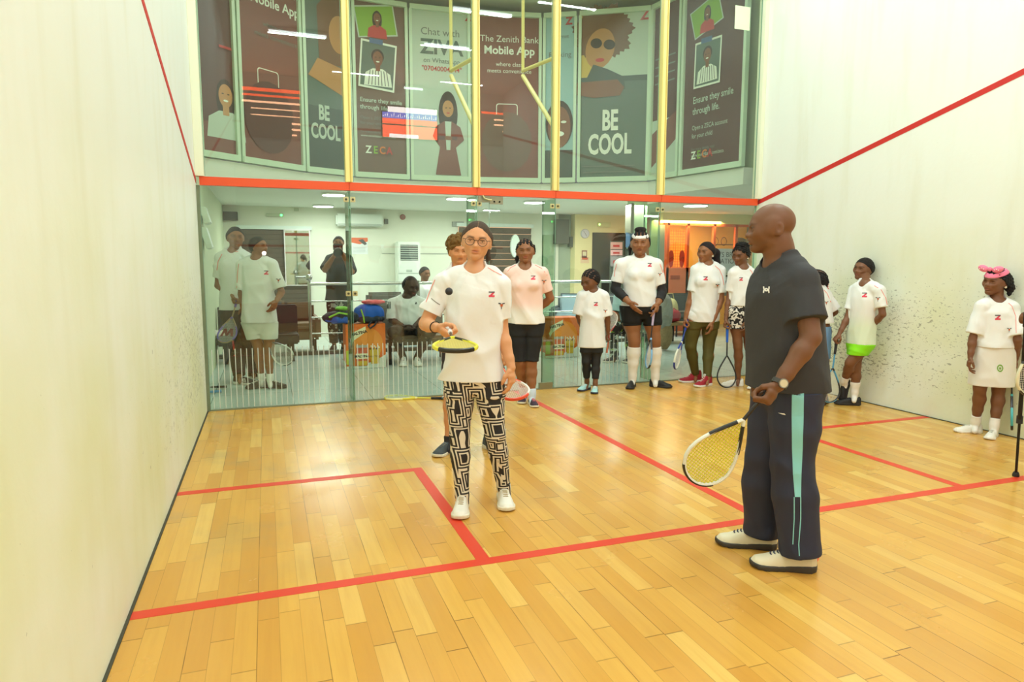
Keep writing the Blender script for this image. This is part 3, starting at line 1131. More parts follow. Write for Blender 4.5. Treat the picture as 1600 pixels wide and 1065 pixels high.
# split air conditioner
lo, hi = wallbox(523, 334, 597, 355, YW, .2)
o = thing('air_conditioner', 'white split air conditioner high on the lobby wall', 'air conditioner', (lo[0], YW, lo[2]))
MB().bb(lo, hi, .03).build('casing', mat('ac_white', (222, 232, 220), .4), o)
MB().bb((lo[0]+.04, lo[1]-.006, lo[2]+.01), (hi[0]-.04, lo[1]+.01, lo[2]+.05)).build('louvre', mat('ac_grey', (176, 188, 176), .5), o)
MB().bb((lo[0]+.2, lo[1]-.003, lo[2]+.02), (lo[0]+.21, lo[1]+.003, hi[2]-.02)).build('panel_seam', mat('ac_grey'), o)
on_wall('junction_box', (600, 342, 606, 350), 'small dark junction box with loose wire beside the split air conditioner', 'junction box', mat('jb', (88, 96, 88), .5))
p = pY(629, 339, YW)
o = thing('alarm_bell', 'round red alarm bell on the lobby wall', 'alarm bell', (p[0], YW, p[2]))
MB().lathe((p[0], YW, p[2]), [(.055, 0), (.055, .03), (.045, .05)], 24, 'y').build('dome', mat('bell_red', (148, 84, 76), .5), o, True)
MB().lathe((p[0], YW, p[2]), [(.012, .05), (.012, .06)], 12, 'y').build('hub', mat('jb'), o)
# floor standing air conditioner
lo, hi = wallbox(616, 378, 654, 560, YW, .32)
lo = (lo[0], lo[1], 0.0)
o = thing('floor_air_conditioner', 'tall white floor standing air conditioner behind the seated man', 'air conditioner', (lo[0], YW-.1, 0))
MB().bb(lo, (hi[0], YW-.02, hi[2]), .02).build('cabinet', mat('ac_white'), o)
g_ = MB().use(mat('grille_dark', (74, 86, 84), .5))
xa, xb = lo[0]+.06, hi[0]-.05
MB().bb((xa, lo[1]-.004, hi[2]-.36), (xb, lo[1]+.01, hi[2]-.06)).build('grille', mat('grille_dark'), o)
s_ = MB()
for k in range(7):
    s_.bb((xa, lo[1]-.012, hi[2]-.35+k*.043), (xb, lo[1]-.003, hi[2]-.343+k*.043+.01))
s_.build('grille_bars', mat('ac_grey'), o)
MB().bb((lo[0]+.02, lo[1]-.004, hi[2]-.62), (hi[0]-.02, lo[1]+.004, hi[2]-.605)).build('panel_seam', mat('ac_grey'), o)
MB().bb((lo[0]+.17, lo[1]-.006, hi[2]-.585), (hi[0]-.17, lo[1]+.004, hi[2]-.54)).build('display', mat('ac_grey'), o)
# notice with orange head, speaker, exit lamps, camera
lo, hi = wallbox(549, 371, 575, 397, YW, .006)
o = thing('wall_notice', 'white paper notice with orange picture on the lobby wall', 'notice', (lo[0], YW, lo[2]))
MB().bb(lo, hi).build('paper', mat('paper_white', (226, 234, 232), .7), o)
S = Sheet((lo[0], lo[1]-.001, lo[2]), (1, 0, 0), (0, 0, 1), (0, -1, 0))
w_, h_ = hi[0]-lo[0], hi[2]-lo[2]
S.poly([(0, h_), (0, h_*.7), (w_*.5, h_*.6), (w_, h_*.78), (w_, h_)], mat('notice_orange', (228, 110, 70), .6))
S.poly([(w_*.4, h_*.85), (w_*.8, h_*.55), (w_*.95, h_*.62), (w_*.7, h_*.92)], mat('notice_dark', (80, 80, 84), .6))
for k in range(4):
    S.rect(w_*.1, h_*(.4-.09*k), w_*.85, h_*(.42-.09*k), mat('notice_grey', (170, 178, 178), .6))
S.build('print', o)
sp, lo, hi = on_wall('wall_speaker', (349, 331, 372, 345), 'black loudspeaker box on the lobby wall at far left', 'speaker', mat('speaker_black', (52, 60, 48), .6), .16)
for (u0, v0, u1, v1, gu, lb) in ((415, 333, 440, 339, 439.5, 'pale exit lamp with green light above the brown blinds'),):
    lo, hi = wallbox(u0, v0, u1+3, v1, YW, .05)
    o = thing('exit_lamp', lb, 'emergency light', (lo[0], YW, lo[2]))
    MB().bb(lo, hi, .01).build('housing', mat('lamp_grey', (178, 190, 160), .5), o)
    q = pY(gu, 336, YW-.06)
    MB().ell((q[0], YW-.055, q[2]), (.022, .012, .022)).build('indicator', mat('green_led', (120, 255, 150), .5, emit=(90, 255, 130), strength=5), o, True)
on_wall('smoke_detector', (459, 325, 467, 330), 'small round smoke detector on the lobby wall left of the downlights', 'detector', mat('lamp_grey'), .04)
on_wall('wall_bracket', (706, 346, 724, 354), 'grey wall bracket behind the head of the girl with glasses', 'bracket', mat('lamp_grey2', (150, 158, 150), .5), .06)
on_wall('light_switch', (595, 382, 600, 388), 'small pale light switch on the lobby wall', 'switch', mat('ac_white'), .01)
# thin conduit along the wall
tag(MB().bb((2.75, YW-.015, 1.60), (5.0, YW, 1.612)).build('wall_conduit', mat('lamp_grey2')), 'thin grey conduit across the lobby wall above the railing', 'conduit')
# two pale tilted lamps on the left pillar
for k, (u, v, lb) in enumerate(((318, 337, 'upper of two pale tilted boxes on the left lobby wall'), (320, 372, 'lower of two pale tilted boxes on the left lobby wall'))):
    q = pX(u, v, -.10)
    o = MB().box((-.105+.03, q[1], q[2]), (.07, .3, .2 if k == 0 else .26), Matrix.Rotation(math.radians(-14), 3, 'Y'), bev=.01).build('wall_lamp', mat('ac_white'))
    tag(o, lb, 'wall lamp')

# right part of the lobby: grey-green recess, cream pillar, dark doorway
structure('wall_recess', MB().bb((6.55, YW+.02, 0), (7.0, YW+.2, LH)), mat('recess_green', (160, 174, 156), .7))
a, b = pY(898, 400, 6.3)[0], pY(925, 400, 6.3)[0]
structure('wall_pillar', MB().bb((a, 6.3, 0), (b, 6.7, LH)), M_lobby2)
c1 = pY(968, 400, 6.3)[0]
zt = pY(940, 363, 6.3)[2]
structure('wall_doorway', MB().bb((b, 6.32, zt), (11.4, 6.52, LH)), M_lobby2)
structure('wall_doorway_right', MB().bb((c1+.25, 6.32, 0), (11.4, 6.5, zt)), M_lobby)
structure('wall_corridor', MB().bb((b-.3, 8.7, 0), (11.4, 8.9, LH)), mat('corridor_grey', (104, 108, 100), .7))
structure('door_1', MB().bb((b+.01, 6.42, 0), (c1+.24, 6.46, zt)), mat('smoked_door', (66, 70, 68), .12))
p = pY(913.5, 365, 6.3)
o = thing('wall_clock', 'round white wall clock on the cream pillar', 'clock', (p[0], 6.29, p[2]))
MB().lathe((p[0], 6.3, p[2]), [(.10, 0), (.10, .03), (.092, .035)], 30, 'y').build('case', mat('clock_grey', (186, 184, 190), .4), o, True)
S = Sheet((p[0], 6.263, p[2]), (1, 0, 0), (0, 0, 1), (0, -1, 0))
S.oval(0, 0, .088, .088, mat('clock_face', (220, 214, 222), .5), 30)
rot_rect(S, -.02, .025, .006, .085, .7, mat('speaker_black'))
rot_rect(S, .015, -.03, .008, .06, .5, mat('speaker_black'))
S.build('face', o)
for (u0, v0, u1, v1, who, hc) in ((909, 391, 917, 403, 'upper', (150, 100, 92)), (907, 401, 920, 411, 'lower', (214, 96, 70))):
    lo, hi = wallbox(u0, v0, u1, v1, 6.3, .006)
    o = thing('pillar_notice', 'small paper sign on the cream pillar below the clock, '+who+' one', 'notice', (lo[0], 6.3, lo[2]))
    MB().bb(lo, hi).build('paper', mat('pn_'+who, hc if who == 'upper' else (236, 206, 170), .6), o)
    S = Sheet((lo[0], lo[1]-.001, lo[2]), (1, 0, 0), (0, 0, 1), (0, -1, 0))
    w_, h_ = hi[0]-lo[0], hi[2]-lo[2]
    S.rect(w_*.15, h_*.55 if who == 'lower' else h_*.3, w_*.85, h_*.85, mat('pn2_'+who, (236, 226, 190) if who == 'upper' else hc, .6))
    S.build('print', o)
lo, hi = wallbox(933, 347, 953, 355, 6.3, .05)
o = thing('exit_lamp', 'pale exit lamp with green light above the dark doorway', 'emergency light', (lo[0], 6.3, lo[2]))
MB().bb(lo, hi, .01).build('housing', mat('lamp_cream', (226, 220, 160), .5), o)
q = pY(937, 350.5, 6.24)
MB().ell((q[0], 6.245, q[2]), (.022, .012, .022)).build('indicator', mat('green_led2', (200, 255, 160), .5, emit=(190, 255, 140), strength=4), o, True)
sp, lo, hi = on_wall('wall_speaker', (864, 343, 883, 381), 'grey loudspeaker box on the recess wall left of the clock', 'speaker', mat('speaker_grey', (84, 92, 84), .6), .2, 6.5)
on_wall('speaker_bracket', (887, 370, 893, 386), 'dark wall bracket right of the grey loudspeaker', 'bracket', mat('speaker_grey'), .1, 6.5)
# doorway notices on a stand
M_pinkp = mat('pink_paper', (206, 160, 150), .6)
for k, (v0, v1, mm, lb) in enumerate(((378, 389, M_pinkp, 'topmost of three notices by the dark doorway'), (390, 399, mat('paper_pink2', (222, 176, 176), .6), 'middle of three notices by the dark doorway'), (400, 416, mat('paper_grey', (150, 146, 148), .6), 'lowest of three notices by the dark doorway'))):
    lo, hi = wallbox(954, v0, 972, v1, 5.6, .012)
    o = thing('notice_sheet', lb, 'notice', (lo[0], 5.6, lo[2]))
    MB().bb(lo, hi).build('paper', mm, o)
    S = Sheet((lo[0], lo[1]-.001, lo[2]), (1, 0, 0), (0, 0, 1), (0, -1, 0))
    S.rect((hi[0]-lo[0])*.2, (hi[2]-lo[2])*.3, (hi[0]-lo[0])*.75, (hi[2]-lo[2])*.6, mat('notice_red', (186, 60, 60), .6))
    S.build('print', o)
lo, hi = wallbox(954, 376, 974, 420, 5.62, .012)
tag(MB().bb((lo[0], 5.61, 0), (hi[0], 5.64, hi[2])).build('notice_board', mat('speaker_grey')), 'tall dark grey board that carries three notices', 'board')

# round green column with a side-on screen
cx_, cy_ = pY(994, 400, 3.1)[0], 3.1
structure('wall_column', MB().lathe((cx_, cy_, 0), [(.165, 0), (.165, LH)], 36), mat('column_green', (196, 222, 178), .6))
lo, hi = pY(967, 318, 3.0), pY(976, 365, 3.0)
o = thing('wall_screen', 'thin grey screen fixed edge-on to the round column', 'screen', (lo[0], 3.0, hi[2]))
x_ = cx_-.2
MB().box((x_-.01, 2.98, (lo[2]+hi[2])/2), (.05, .34, lo[2]-hi[2]), Matrix.Rotation(math.radians(-12), 3, 'Z'), bev=.01).build('casing', mat('screen_grey', (130, 134, 118), .4), o)
MB().box((x_-.037, 2.975, (lo[2]+hi[2])/2), (.006, .30, (lo[2]-hi[2])*.92), Matrix.Rotation(math.radians(-12), 3, 'Z')).build('display', mat('display_grey', (150, 150, 130), .2), o)
lo, hi = pY(966, 362, 3.0), pY(978, 387, 3.0)
tag(MB().box((x_, 2.98, (lo[2]+hi[2])/2), (.07, .16, lo[2]-hi[2]), bev=.01).build('water_dispenser', mat('dispenser_blue', (96, 130, 172), .3)), 'blue box fixed to the round column under the thin screen', 'box')
tag(MB().box((x_, 2.98, hi[2]-.12), (.08, .16, .22), bev=.006).build('column_box', mat('speaker_black')), 'black box fixed to the round column under the blue box', 'box')

# orange shop
M_or = mat('shop_orange', (250, 132, 60), .6)
M_or2 = mat('shop_wood', (216, 98, 48), .6)
YS2 = 5.15
s0 = pY(1040, 400, YS2)[0]
zt = pY(1045, 348, YS2)[2]
zl = pY(1060, 418, YS2)[2]
structure('wall_shop', MB().bb((s0, YS2+1.0, 0), (11.2, YS2+1.1, LH)), mat('shop_back', (255, 206, 110), .6))
structure('wall_shop_left', MB().bb((s0-.02, YS2, 0), (s0+.03, YS2+1.0, LH)), M_or2)
structure('wall_shop_fascia', MB().bb((s0-.1, YS2-.02, zt), (11.2, YS2+.1, LH)), mat('fascia', (222, 220, 170), .6))
sf = thing('shop_facade', 'orange lit shop front with wooden frames behind the railing', 'shop front', (s0, YS2, 0))
for u in (1042, 1073, 1114, 1148):
    x = pY(u, 400, YS2)[0]
    MB().bb((x-.025, YS2-.03, 0), (x+.035, YS2+.03, zt)).build('frame_post', M_or2, sf)
MB().bb((s0, YS2-.03, zt-.05), (10.8, YS2+.03, zt)).build('frame_head', M_or2, sf)
MB().bb((s0, YS2-.03, 0), (pY(1114, 400, YS2)[0], YS2+.01, zl)).build('lower_panel', mat('shop_panel', (232, 128, 92), .5), sf)
a, b = pY(1048, 430, YS2-.04), pY(1062, 436, YS2-.04)
MB().bb((a[0], YS2-.045, b[2]), (b[0], YS2-.031, a[2])).build('handle', mat('shop_handle', (176, 84, 60), .5), sf)
mesh_ = MB()
x0_, x1_ = pY(1044, 400, YS2+.6)[0], pY(1072, 400, YS2+.6)[0]
k = x0_
while k < x1_:
    mesh_.bb((k, YS2+.6, 0.0), (k+.008, YS2+.608, zt-.1))
    k += .06
k = zl
while k < zt-.1:
    mesh_.bb((x0_, YS2+.6, k), (x1_, YS2+.608, k+.008))
    k += .06
tag(mesh_.build('wire_rack', mat('wire', (226, 120, 50), .5)), 'orange wire grid rack inside the shop above the sandals', 'rack')
for k, (u, lb) in enumerate(((1049, 'left of two dark red sandals standing in the shop window'), (1066, 'right of two dark red sandals standing in the shop window'))):
    p, q = pY(u, 391, YS2+.25), pY(u, 418, YS2+.25)
    o = thing('sandal', lb, 'sandal', (p[0], YS2+.25, q[2]))
    h_ = p[2]-q[2]
    z_ = zl
    n = 20
    pts = []
    for j in range(n):
        a_ = 2*math.pi*j/n
        wv = .058+.012*math.sin(a_)
        pts.append((wv*math.cos(a_), h_/2*math.sin(a_)))
    vs = [(p[0]+x, YS2+.24, z_+h_/2+z) for x, z in pts]+[(p[0]+x, YS2+.265, z_+h_/2+z) for x, z in pts]
    MB().add(vs, [list(range(n)), [n+j for j in range(n)][::-1]]+[[j, n+j, n+(j+1) % n, (j+1) % n] for j in range(n)]).build('sole', mat('sandal_red', (128, 44, 40), .6), o)
    MB().tube([(p[0]-.05, YS2+.24, z_+h_*.5), (p[0], YS2+.2, z_+h_*.62), (p[0]+.05, YS2+.24, z_+h_*.5)], .01, 8).build('strap', mat('sandal_dark', (90, 30, 30), .6), o, True)
tag(MB().bb((s0+.05, YS2+.02, zl-.03), (pY(1114, 400, YS2)[0], YS2+.5, zl-.001)).build('shop_shelf', M_or2), 'orange wooden shelf under the sandals in the shop', 'shelf')
# hoop rack in the right shop bay
o = thing('hoop_rack', 'metal rail with two hoops in the right bay of the shop', 'rack', (pY(1125, 385, YS2+.5)[0], YS2+.5, 1.5))
zz = pY(1125, 382, YS2+.5)[2]
MB().cyl((pY(1114, 400, YS2+.5)[0], YS2+.5, zz), (pY(1150, 400, YS2+.5)[0], YS2+.5, zz), .012, 8).build('rail_bar', mat('hoop_metal', (130, 84, 40), .4, .5), o, True)
for u in (1114, 1150):
    x = pY(u, 400, YS2+.5)[0]
    MB().cyl((x, YS2+.5, 0), (x, YS2+.5, zz), .012, 8).build('stand_leg', mat('hoop_metal'), o, True)
for u in (1118, 1131):
    c = pY(u, 377, YS2+.5)
    MB().tube([(c[0]+.07*math.cos(a_), YS2+.5, c[2]+.09*math.sin(a_)) for a_ in [2*math.pi*j/20 for j in range(20)]], .008, 6, True).build('hoop', mat('hoop_metal'), o, True)
o = MB().ell(pY(1156, 376, YS2+.4), (.16, .1, .07)).build('grey_cap', mat('cap_grey', (100, 96, 84), .7), smooth=True)
tag(o, 'dark grey cap in the right bay of the shop', 'cap')
# grey door left of the shop
lo, hi = wallbox(1029, 351, 1041, 470, YS2+.05, .04)
structure('door_2', MB().bb((lo[0], YS2+.02, 0), (s0, YS2+.06, hi[2])), mat('door_grey', (128, 146, 132), .4))
structure('wall_shop_side', MB().bb((pY(1018, 400, YS2)[0], YS2+.04, 0), (lo[0], YS2+.1, LH)), mat('side_green', (176, 190, 160), .7))
# roll-up banner
lo, hi = wallbox(1092, 388, 1163, 452, 5.0, .01)
bn = thing('banner', 'white and blue banner with bridge club wording before the shop', 'banner', ((lo[0]+hi[0])/2, 5.0, lo[2]))
MB().bb(lo, hi).build('sheet', mat('banner_white', (206, 220, 236), .5), bn)
S = Sheet((lo[0], lo[1]-.001, lo[2]), (1, 0, 0), (0, 0, 1), (0, -1, 0))
w_, h_ = hi[0]-lo[0], hi[2]-lo[2]
S.poly([(w_*.4, 0), (w_, 0), (w_, h_*.42), (w_*.62, h_*.2), (w_*.4, h_*.35)], mat('banner_blue', (66, 110, 168), .5))
S.poly([(w_*.55, h_*.08), (w_*.8, h_*.02), (w_*.98, h_*.16), (w_*.7, h_*.15)], mat('banner_light', (186, 214, 240), .5))
S.poly([(w_*.45, h_*.40), (w_*.62, h_*.30), (w_, h_*.30), (w_, h_*.42)], mat('banner_dark', (40, 46, 56), .5))
S.text("'S BRIDGE", w_*.72, h_*.80, .15, mat('banner_ink', (88, 100, 120), .5))
S.text('ATIONAL', w_*.72, h_*.64, .15, mat('banner_ink'))
S.text('HEAD', w_*.74, h_*.31, .18, mat('paper_white'), bold=.006, shear=.2)
S.build('print', bn)
for s in (lo[0]+.1, hi[0]-.1):
    MB().cyl((s, 5.02, 0), (s, 5.02, hi[2]), .012, 8).build('stand_leg', mat('speaker_grey'), bn, True)
MB().bb((lo[0], 5.002, lo[2]-.13), (hi[0], 5.04, lo[2]+.01)).build('lower_bar', mat('bar_grey', (120, 126, 122), .5), bn)
# ================================================================== FIGURES: implicit surfaces on a grid, meshed as one skin
f32 = np.float32


def axis_coords(lo, hi, hc, hf, fine):
    out = [lo]
    x = lo
    while x < hi:
        h = hf if any(a-1e-6 <= x <= b for a, b in fine) else hc
        x += h
        out.append(x)
    return np.array(out, f32)


class Grid:
    def __init__(self, lo, hi, hc, hf, fine):
        self.ax = [axis_coords(lo[i], hi[i], hc, hf, [(b[0][i], b[1][i]) for b in fine]) for i in range(3)]
        self.shape = tuple(len(a) for a in self.ax)

    def new(self):
        return np.full(self.shape, 1.0, f32)

    def sub(self, lo, hi):
        sl = []
        for i in range(3):
            a = max(0, int(np.searchsorted(self.ax[i], lo[i]))-1)
            b = min(self.shape[i], int(np.searchsorted(self.ax[i], hi[i]))+1)
            if b <= a:
                return None
            sl.append(slice(a, b))
        X = self.ax[0][sl[0]][:, None, None]
        Y = self.ax[1][sl[1]][None, :, None]
        Z = self.ax[2][sl[2]][None, None, :]
        return tuple(sl), X, Y, Z


def smin(a, b, k):
    if k <= 0:
        return np.minimum(a, b)
    h = np.clip(0.5+0.5*(b-a)/k, 0, 1)
    return b+(a-b)*h-k*h*(1-h)


def smax(a, b, k):
    return -smin(-a, -b, k)


def V(*a):
    return np.array(a, float)


def nrm(v):
    v = np.asarray(v, float)
    return v/max(1e-9, np.linalg.norm(v))


def limb(G, F, pts, rad, k=.02, ks=1.0, kf=1.0, side=None, margin=.05):
    """tapered limb through pts with radii rad; ks/kf widen it along `side` / across it"""
    pts = [np.asarray(p, float) for p in pts]
    for i in range(len(pts)-1):
        a, b = pts[i], pts[i+1]
        ra, rb = rad[i], rad[i+1]
        if not isinstance(ra, (list, tuple)):
            prof = [ra, rb]
        R = max(ra, rb)*max(ks, kf)+margin
        s = G.sub(np.minimum(a, b)-R, np.maximum(a, b)+R)
        if s is None:
            continue
        sl, X, Y, Z = s
        d = b-a
        L2 = float(d@d)+1e-12
        px, py, pz = X-f32(a[0]), Y-f32(a[1]), Z-f32(a[2])
        t = np.clip((px*f32(d[0])+py*f32(d[1])+pz*f32(d[2]))/f32(L2), 0, 1)
        qx, qy, qz = px-t*f32(d[0]), py-t*f32(d[1]), pz-t*f32(d[2])
        r = f32(ra)+t*f32(rb-ra)
        if side is None or (ks == 1.0 and kf == 1.0):
            D = np.sqrt(qx*qx+qy*qy+qz*qz)-r
        else:
            sv = nrm(side)
            sc = qx*f32(sv[0])+qy*f32(sv[1])+qz*f32(sv[2])
            q2 = qx*qx+qy*qy+qz*qz-sc*sc
            D = (np.sqrt(np.maximum(q2, 0)/f32(kf*kf)+sc*sc/f32(ks*ks))-r)*f32(min(ks, kf))
        F[sl] = smin(F[sl], D, f32(k))


def ellip(G, F, c, axes, rad, k=.02, sub=False, margin=.04):
    """ellipsoid; axes = three unit rows"""
    c = np.asarray(c, float)
    R = max(rad)+margin
    s = G.sub(c-R, c+R)
    if s is None:
        return
    sl, X, Y, Z = s
    px, py, pz = X-f32(c[0]), Y-f32(c[1]), Z-f32(c[2])
    acc = 0
    acc2 = 0
    for a, r in zip(axes, rad):
        q = (px*f32(a[0])+py*f32(a[1])+pz*f32(a[2]))
        acc = acc+(q/f32(r))**2
        acc2 = acc2+(q/f32(r*r))**2
    k0 = np.sqrt(acc)
    k1 = np.sqrt(acc2)+1e-6
    D = k0*(k0-1)/k1
    if sub:
        F[sl] = smax(F[sl], -D, f32(k))
    else:
        F[sl] = smin(F[sl], D, f32(k))


def loft(G, F, A, B, side, prof, k=.03, power=2.0, fwd_off=None, margin=.06):
    """body-like loft from A to B: prof rows (t, half width, half depth[, forward offset]); square-ish when power > 2"""
    A, B = np.asarray(A, float), np.asarray(B, float)
    d = B-A
    Ln = np.linalg.norm(d)
    u = d/Ln
    sd = nrm(np.asarray(side)-u*(np.asarray(side)@u))
    fw = np.cross(sd, u)
    prof = np.array([list(p)+[0]*(4-len(p)) for p in prof], float)
    R = max(prof[:, 1].max(), prof[:, 2].max())+margin
    t0, t1 = prof[0, 0], prof[-1, 0]
    P0, P1 = A+u*Ln*t0, A+u*Ln*t1
    s = G.sub(np.minimum(P0, P1)-R, np.maximum(P0, P1)+R)
    sl, X, Y, Z = s
    px, py, pz = X-f32(A[0]), Y-f32(A[1]), Z-f32(A[2])
    h = px*f32(u[0])+py*f32(u[1])+pz*f32(u[2])
    t = (h/f32(Ln)).astype(f32)
    tc = np.clip(t, t0, t1)
    T = np.linspace(t0, t1, 200)
    # smooth the profile a little
    def pf(col):
        v = np.interp(T, prof[:, 0], prof[:, col])
        ker = np.ones(15)/15
        vp = np.concatenate([np.full(7, v[0]), v, np.full(7, v[-1])])
        return np.convolve(vp, ker, 'valid')
    idx = np.clip(((tc-t0)/(t1-t0)*199), 0, 199)
    ii = idx.astype(np.int32)
    W_, D_, O_ = [pf(c).astype(f32)[ii] for c in (1, 2, 3)]
    qs = px*f32(sd[0])+py*f32(sd[1])+pz*f32(sd[2])
    qf = px*f32(fw[0])+py*f32(fw[1])+pz*f32(fw[2])-O_
    over = np.abs(t-tc)*f32(Ln)
    if power == 2.0:
        e = np.sqrt((qs/W_)**2+(qf/D_)**2)
    else:
        e = (np.abs(qs/W_)**power+np.abs(qf/D_)**power)**(1/power)
    D = (e-1)*np.minimum(W_, D_)
    D = np.where(over > 0, np.sqrt(np.maximum(D, 0)**2+over**2)+np.minimum(D, 0), D)
    D = np.where((over > 0) & (D < over), over, D)
    F[sl] = smin(F[sl], D.astype(f32), f32(k))


def plane_clip(G, F, P, n, k=.0):
    """keep the side opposite to n"""
    X = G.ax[0][:, None, None]
    Y = G.ax[1][None, :, None]
    Z = G.ax[2][None, None, :]
    n = nrm(n)
    D = ((X-f32(P[0]))*f32(n[0])+(Y-f32(P[1]))*f32(n[1])+(Z-f32(P[2]))*f32(n[2]))
    return smax(F, D, f32(k)) if k > 0 else np.maximum(F, D)


def surface(G, F):
    """surface nets -> verts (n,3), quads (m,4)"""
    ins = F < 0
    if not ins.any():
        return np.zeros((0, 3)), np.zeros((0, 4), int)
    w = np.where(ins)
    lo = [max(0, a.min()-2) for a in w]
    hi = [min(s, a.max()+3) for a, s in zip(w, F.shape)]
    F = F[lo[0]:hi[0], lo[1]:hi[1], lo[2]:hi[2]]
    ax = [G.ax[i][lo[i]:hi[i]].astype(np.float64) for i in range(3)]
    F = F.copy()
    F[0], F[-1], F[:, 0], F[:, -1], F[:, :, 0], F[:, :, -1] = [1e-3+np.maximum(q, 0) for q in (F[0], F[-1], F[:, 0], F[:, -1], F[:, :, 0], F[:, :, -1])]
    ins = F < 0
    c = np.zeros(tuple(s-1 for s in F.shape), np.int8)
    for i in (0, 1):
        for j in (0, 1):
            for k in (0, 1):
                c += ins[i:ins.shape[0]-1+i, j:ins.shape[1]-1+j, k:ins.shape[2]-1+k]
    act = (c > 0) & (c < 8)
    I, J, K = np.where(act)
    n = len(I)
    idx = np.full(act.shape, -1, np.int64)
    idx[I, J, K] = np.arange(n)
    pos = np.zeros((n, 3))
    cnt = np.zeros(n)
    base = np.stack([I, J, K], 1)
    for a in range(3):
        o1, o2 = (a+1) % 3, (a+2) % 3
        for p in (0, 1):
            for q in (0, 1):
                s0 = base.copy()
                s0[:, o1] += p
                s0[:, o2] += q
                s1 = s0.copy()
                s1[:, a] += 1
                f0 = F[s0[:, 0], s0[:, 1], s0[:, 2]]
                f1 = F[s1[:, 0], s1[:, 1], s1[:, 2]]
                m = (f0 < 0) != (f1 < 0)
                t = np.where(m, f0/np.where(m, f0-f1, 1), 0)
                x = np.stack([ax[0][s0[:, 0]], ax[1][s0[:, 1]], ax[2][s0[:, 2]]], 1)
                x[:, a] += t*(ax[a][s1[:, a]]-ax[a][s0[:, a]])
                pos[m] += x[m]
                cnt[m] += 1
    pos /= cnt[:, None]
    quads = []
    for a in range(3):
        o1, o2 = (a+1) % 3, (a+2) % 3
        sl0 = [slice(None)]*3
        sl1 = [slice(None)]*3
        sl0[a], sl1[a] = slice(0, -1), slice(1, None)
        A_, B_ = ins[tuple(sl0)], ins[tuple(sl1)]
        m = A_ != B_
        e = np.stack(np.where(m), 1)
        ok = (e[:, o1] > 0) & (e[:, o2] > 0) & (e[:, o1] < F.shape[o1]-1) & (e[:, o2] < F.shape[o2]-1)
        e = e[ok]
        flip = A_[e[:, 0], e[:, 1], e[:, 2]]
        cs = []
        for p, q in ((0, 0), (1, 0), (1, 1), (0, 1)):
            g = e.copy()
            g[:, o1] -= 1-p
            g[:, o2] -= 1-q
            cs.append(idx[g[:, 0], g[:, 1], g[:, 2]])
        Q = np.stack(cs, 1)
        Q[~flip] = Q[~flip][:, ::-1]
        quads.append(Q)
    return pos, np.concatenate(quads)


def np_mesh(name, v, q, col=None):
    me = bpy.data.meshes.new(name)
    me.vertices.add(len(v))
    me.vertices.foreach_set('co', np.asarray(v, f32).ravel())
    me.loops.add(q.size)
    me.loops.foreach_set('vertex_index', q.ravel().astype(np.int32))
    me.polygons.add(len(q))
    me.polygons.foreach_set('loop_start', np.arange(0, q.size, 4, dtype=np.int32))
    me.polygons.foreach_set('loop_total', np.full(len(q), 4, np.int32))
    me.polygons.foreach_set('use_smooth', np.ones(len(q), bool))
    me.update(calc_edges=True)
    if col is not None:
        at_ = me.color_attributes.new('Col', 'FLOAT_COLOR', 'POINT')
        c = np.ones((len(v), 4), f32)
        c[:, :3] = col
        at_.data.foreach_set('color', c.ravel())
    return me


def np_obj(name, G, F, m, parent, col=None):
    v, q = surface(G, F)
    if len(v) == 0:
        return None
    c = col(v) if callable(col) else col
    me = np_mesh(name, v, q, c)
    return link_mesh(name, me, m, parent, smooth=False)


def basis(yaw, pitch=0.0, roll=0.0, face=None):
    """head/foot frame: rows X (its left), Y (forward), Z (up). yaw 0 faces the camera, + turns towards picture right"""
    R = np.array([_R[0], _R[1], 0.0])
    T = -_FH
    y, p, r = math.radians(yaw), math.radians(pitch), math.radians(roll)
    fw = T*math.cos(y)+R*math.sin(y)
    fw = fw*math.cos(p)+V(0, 0, 1)*math.sin(p)
    left = nrm(np.cross(V(0, 0, 1), fw))
    up = np.cross(fw, left)
    l2 = left*math.cos(r)+up*math.sin(r)
    u2 = -left*math.sin(r)+up*math.cos(r)
    return np.stack([l2, fw, u2])


SK_DARK = (122, 80, 54)
SK_DARK2 = (88, 56, 38)
SK_MID = (148, 98, 64)
SK_TAN = (218, 158, 114)
BLK = (20, 18, 18)


def mix3(a, b, t):
    return a*(1-t[:, None])+np.asarray(b)[None, :]*t[:, None]


def sstep(x, a, b):
    t = np.clip((x-a)/(b-a), 0, 1)
    return t*t*(3-2*t)


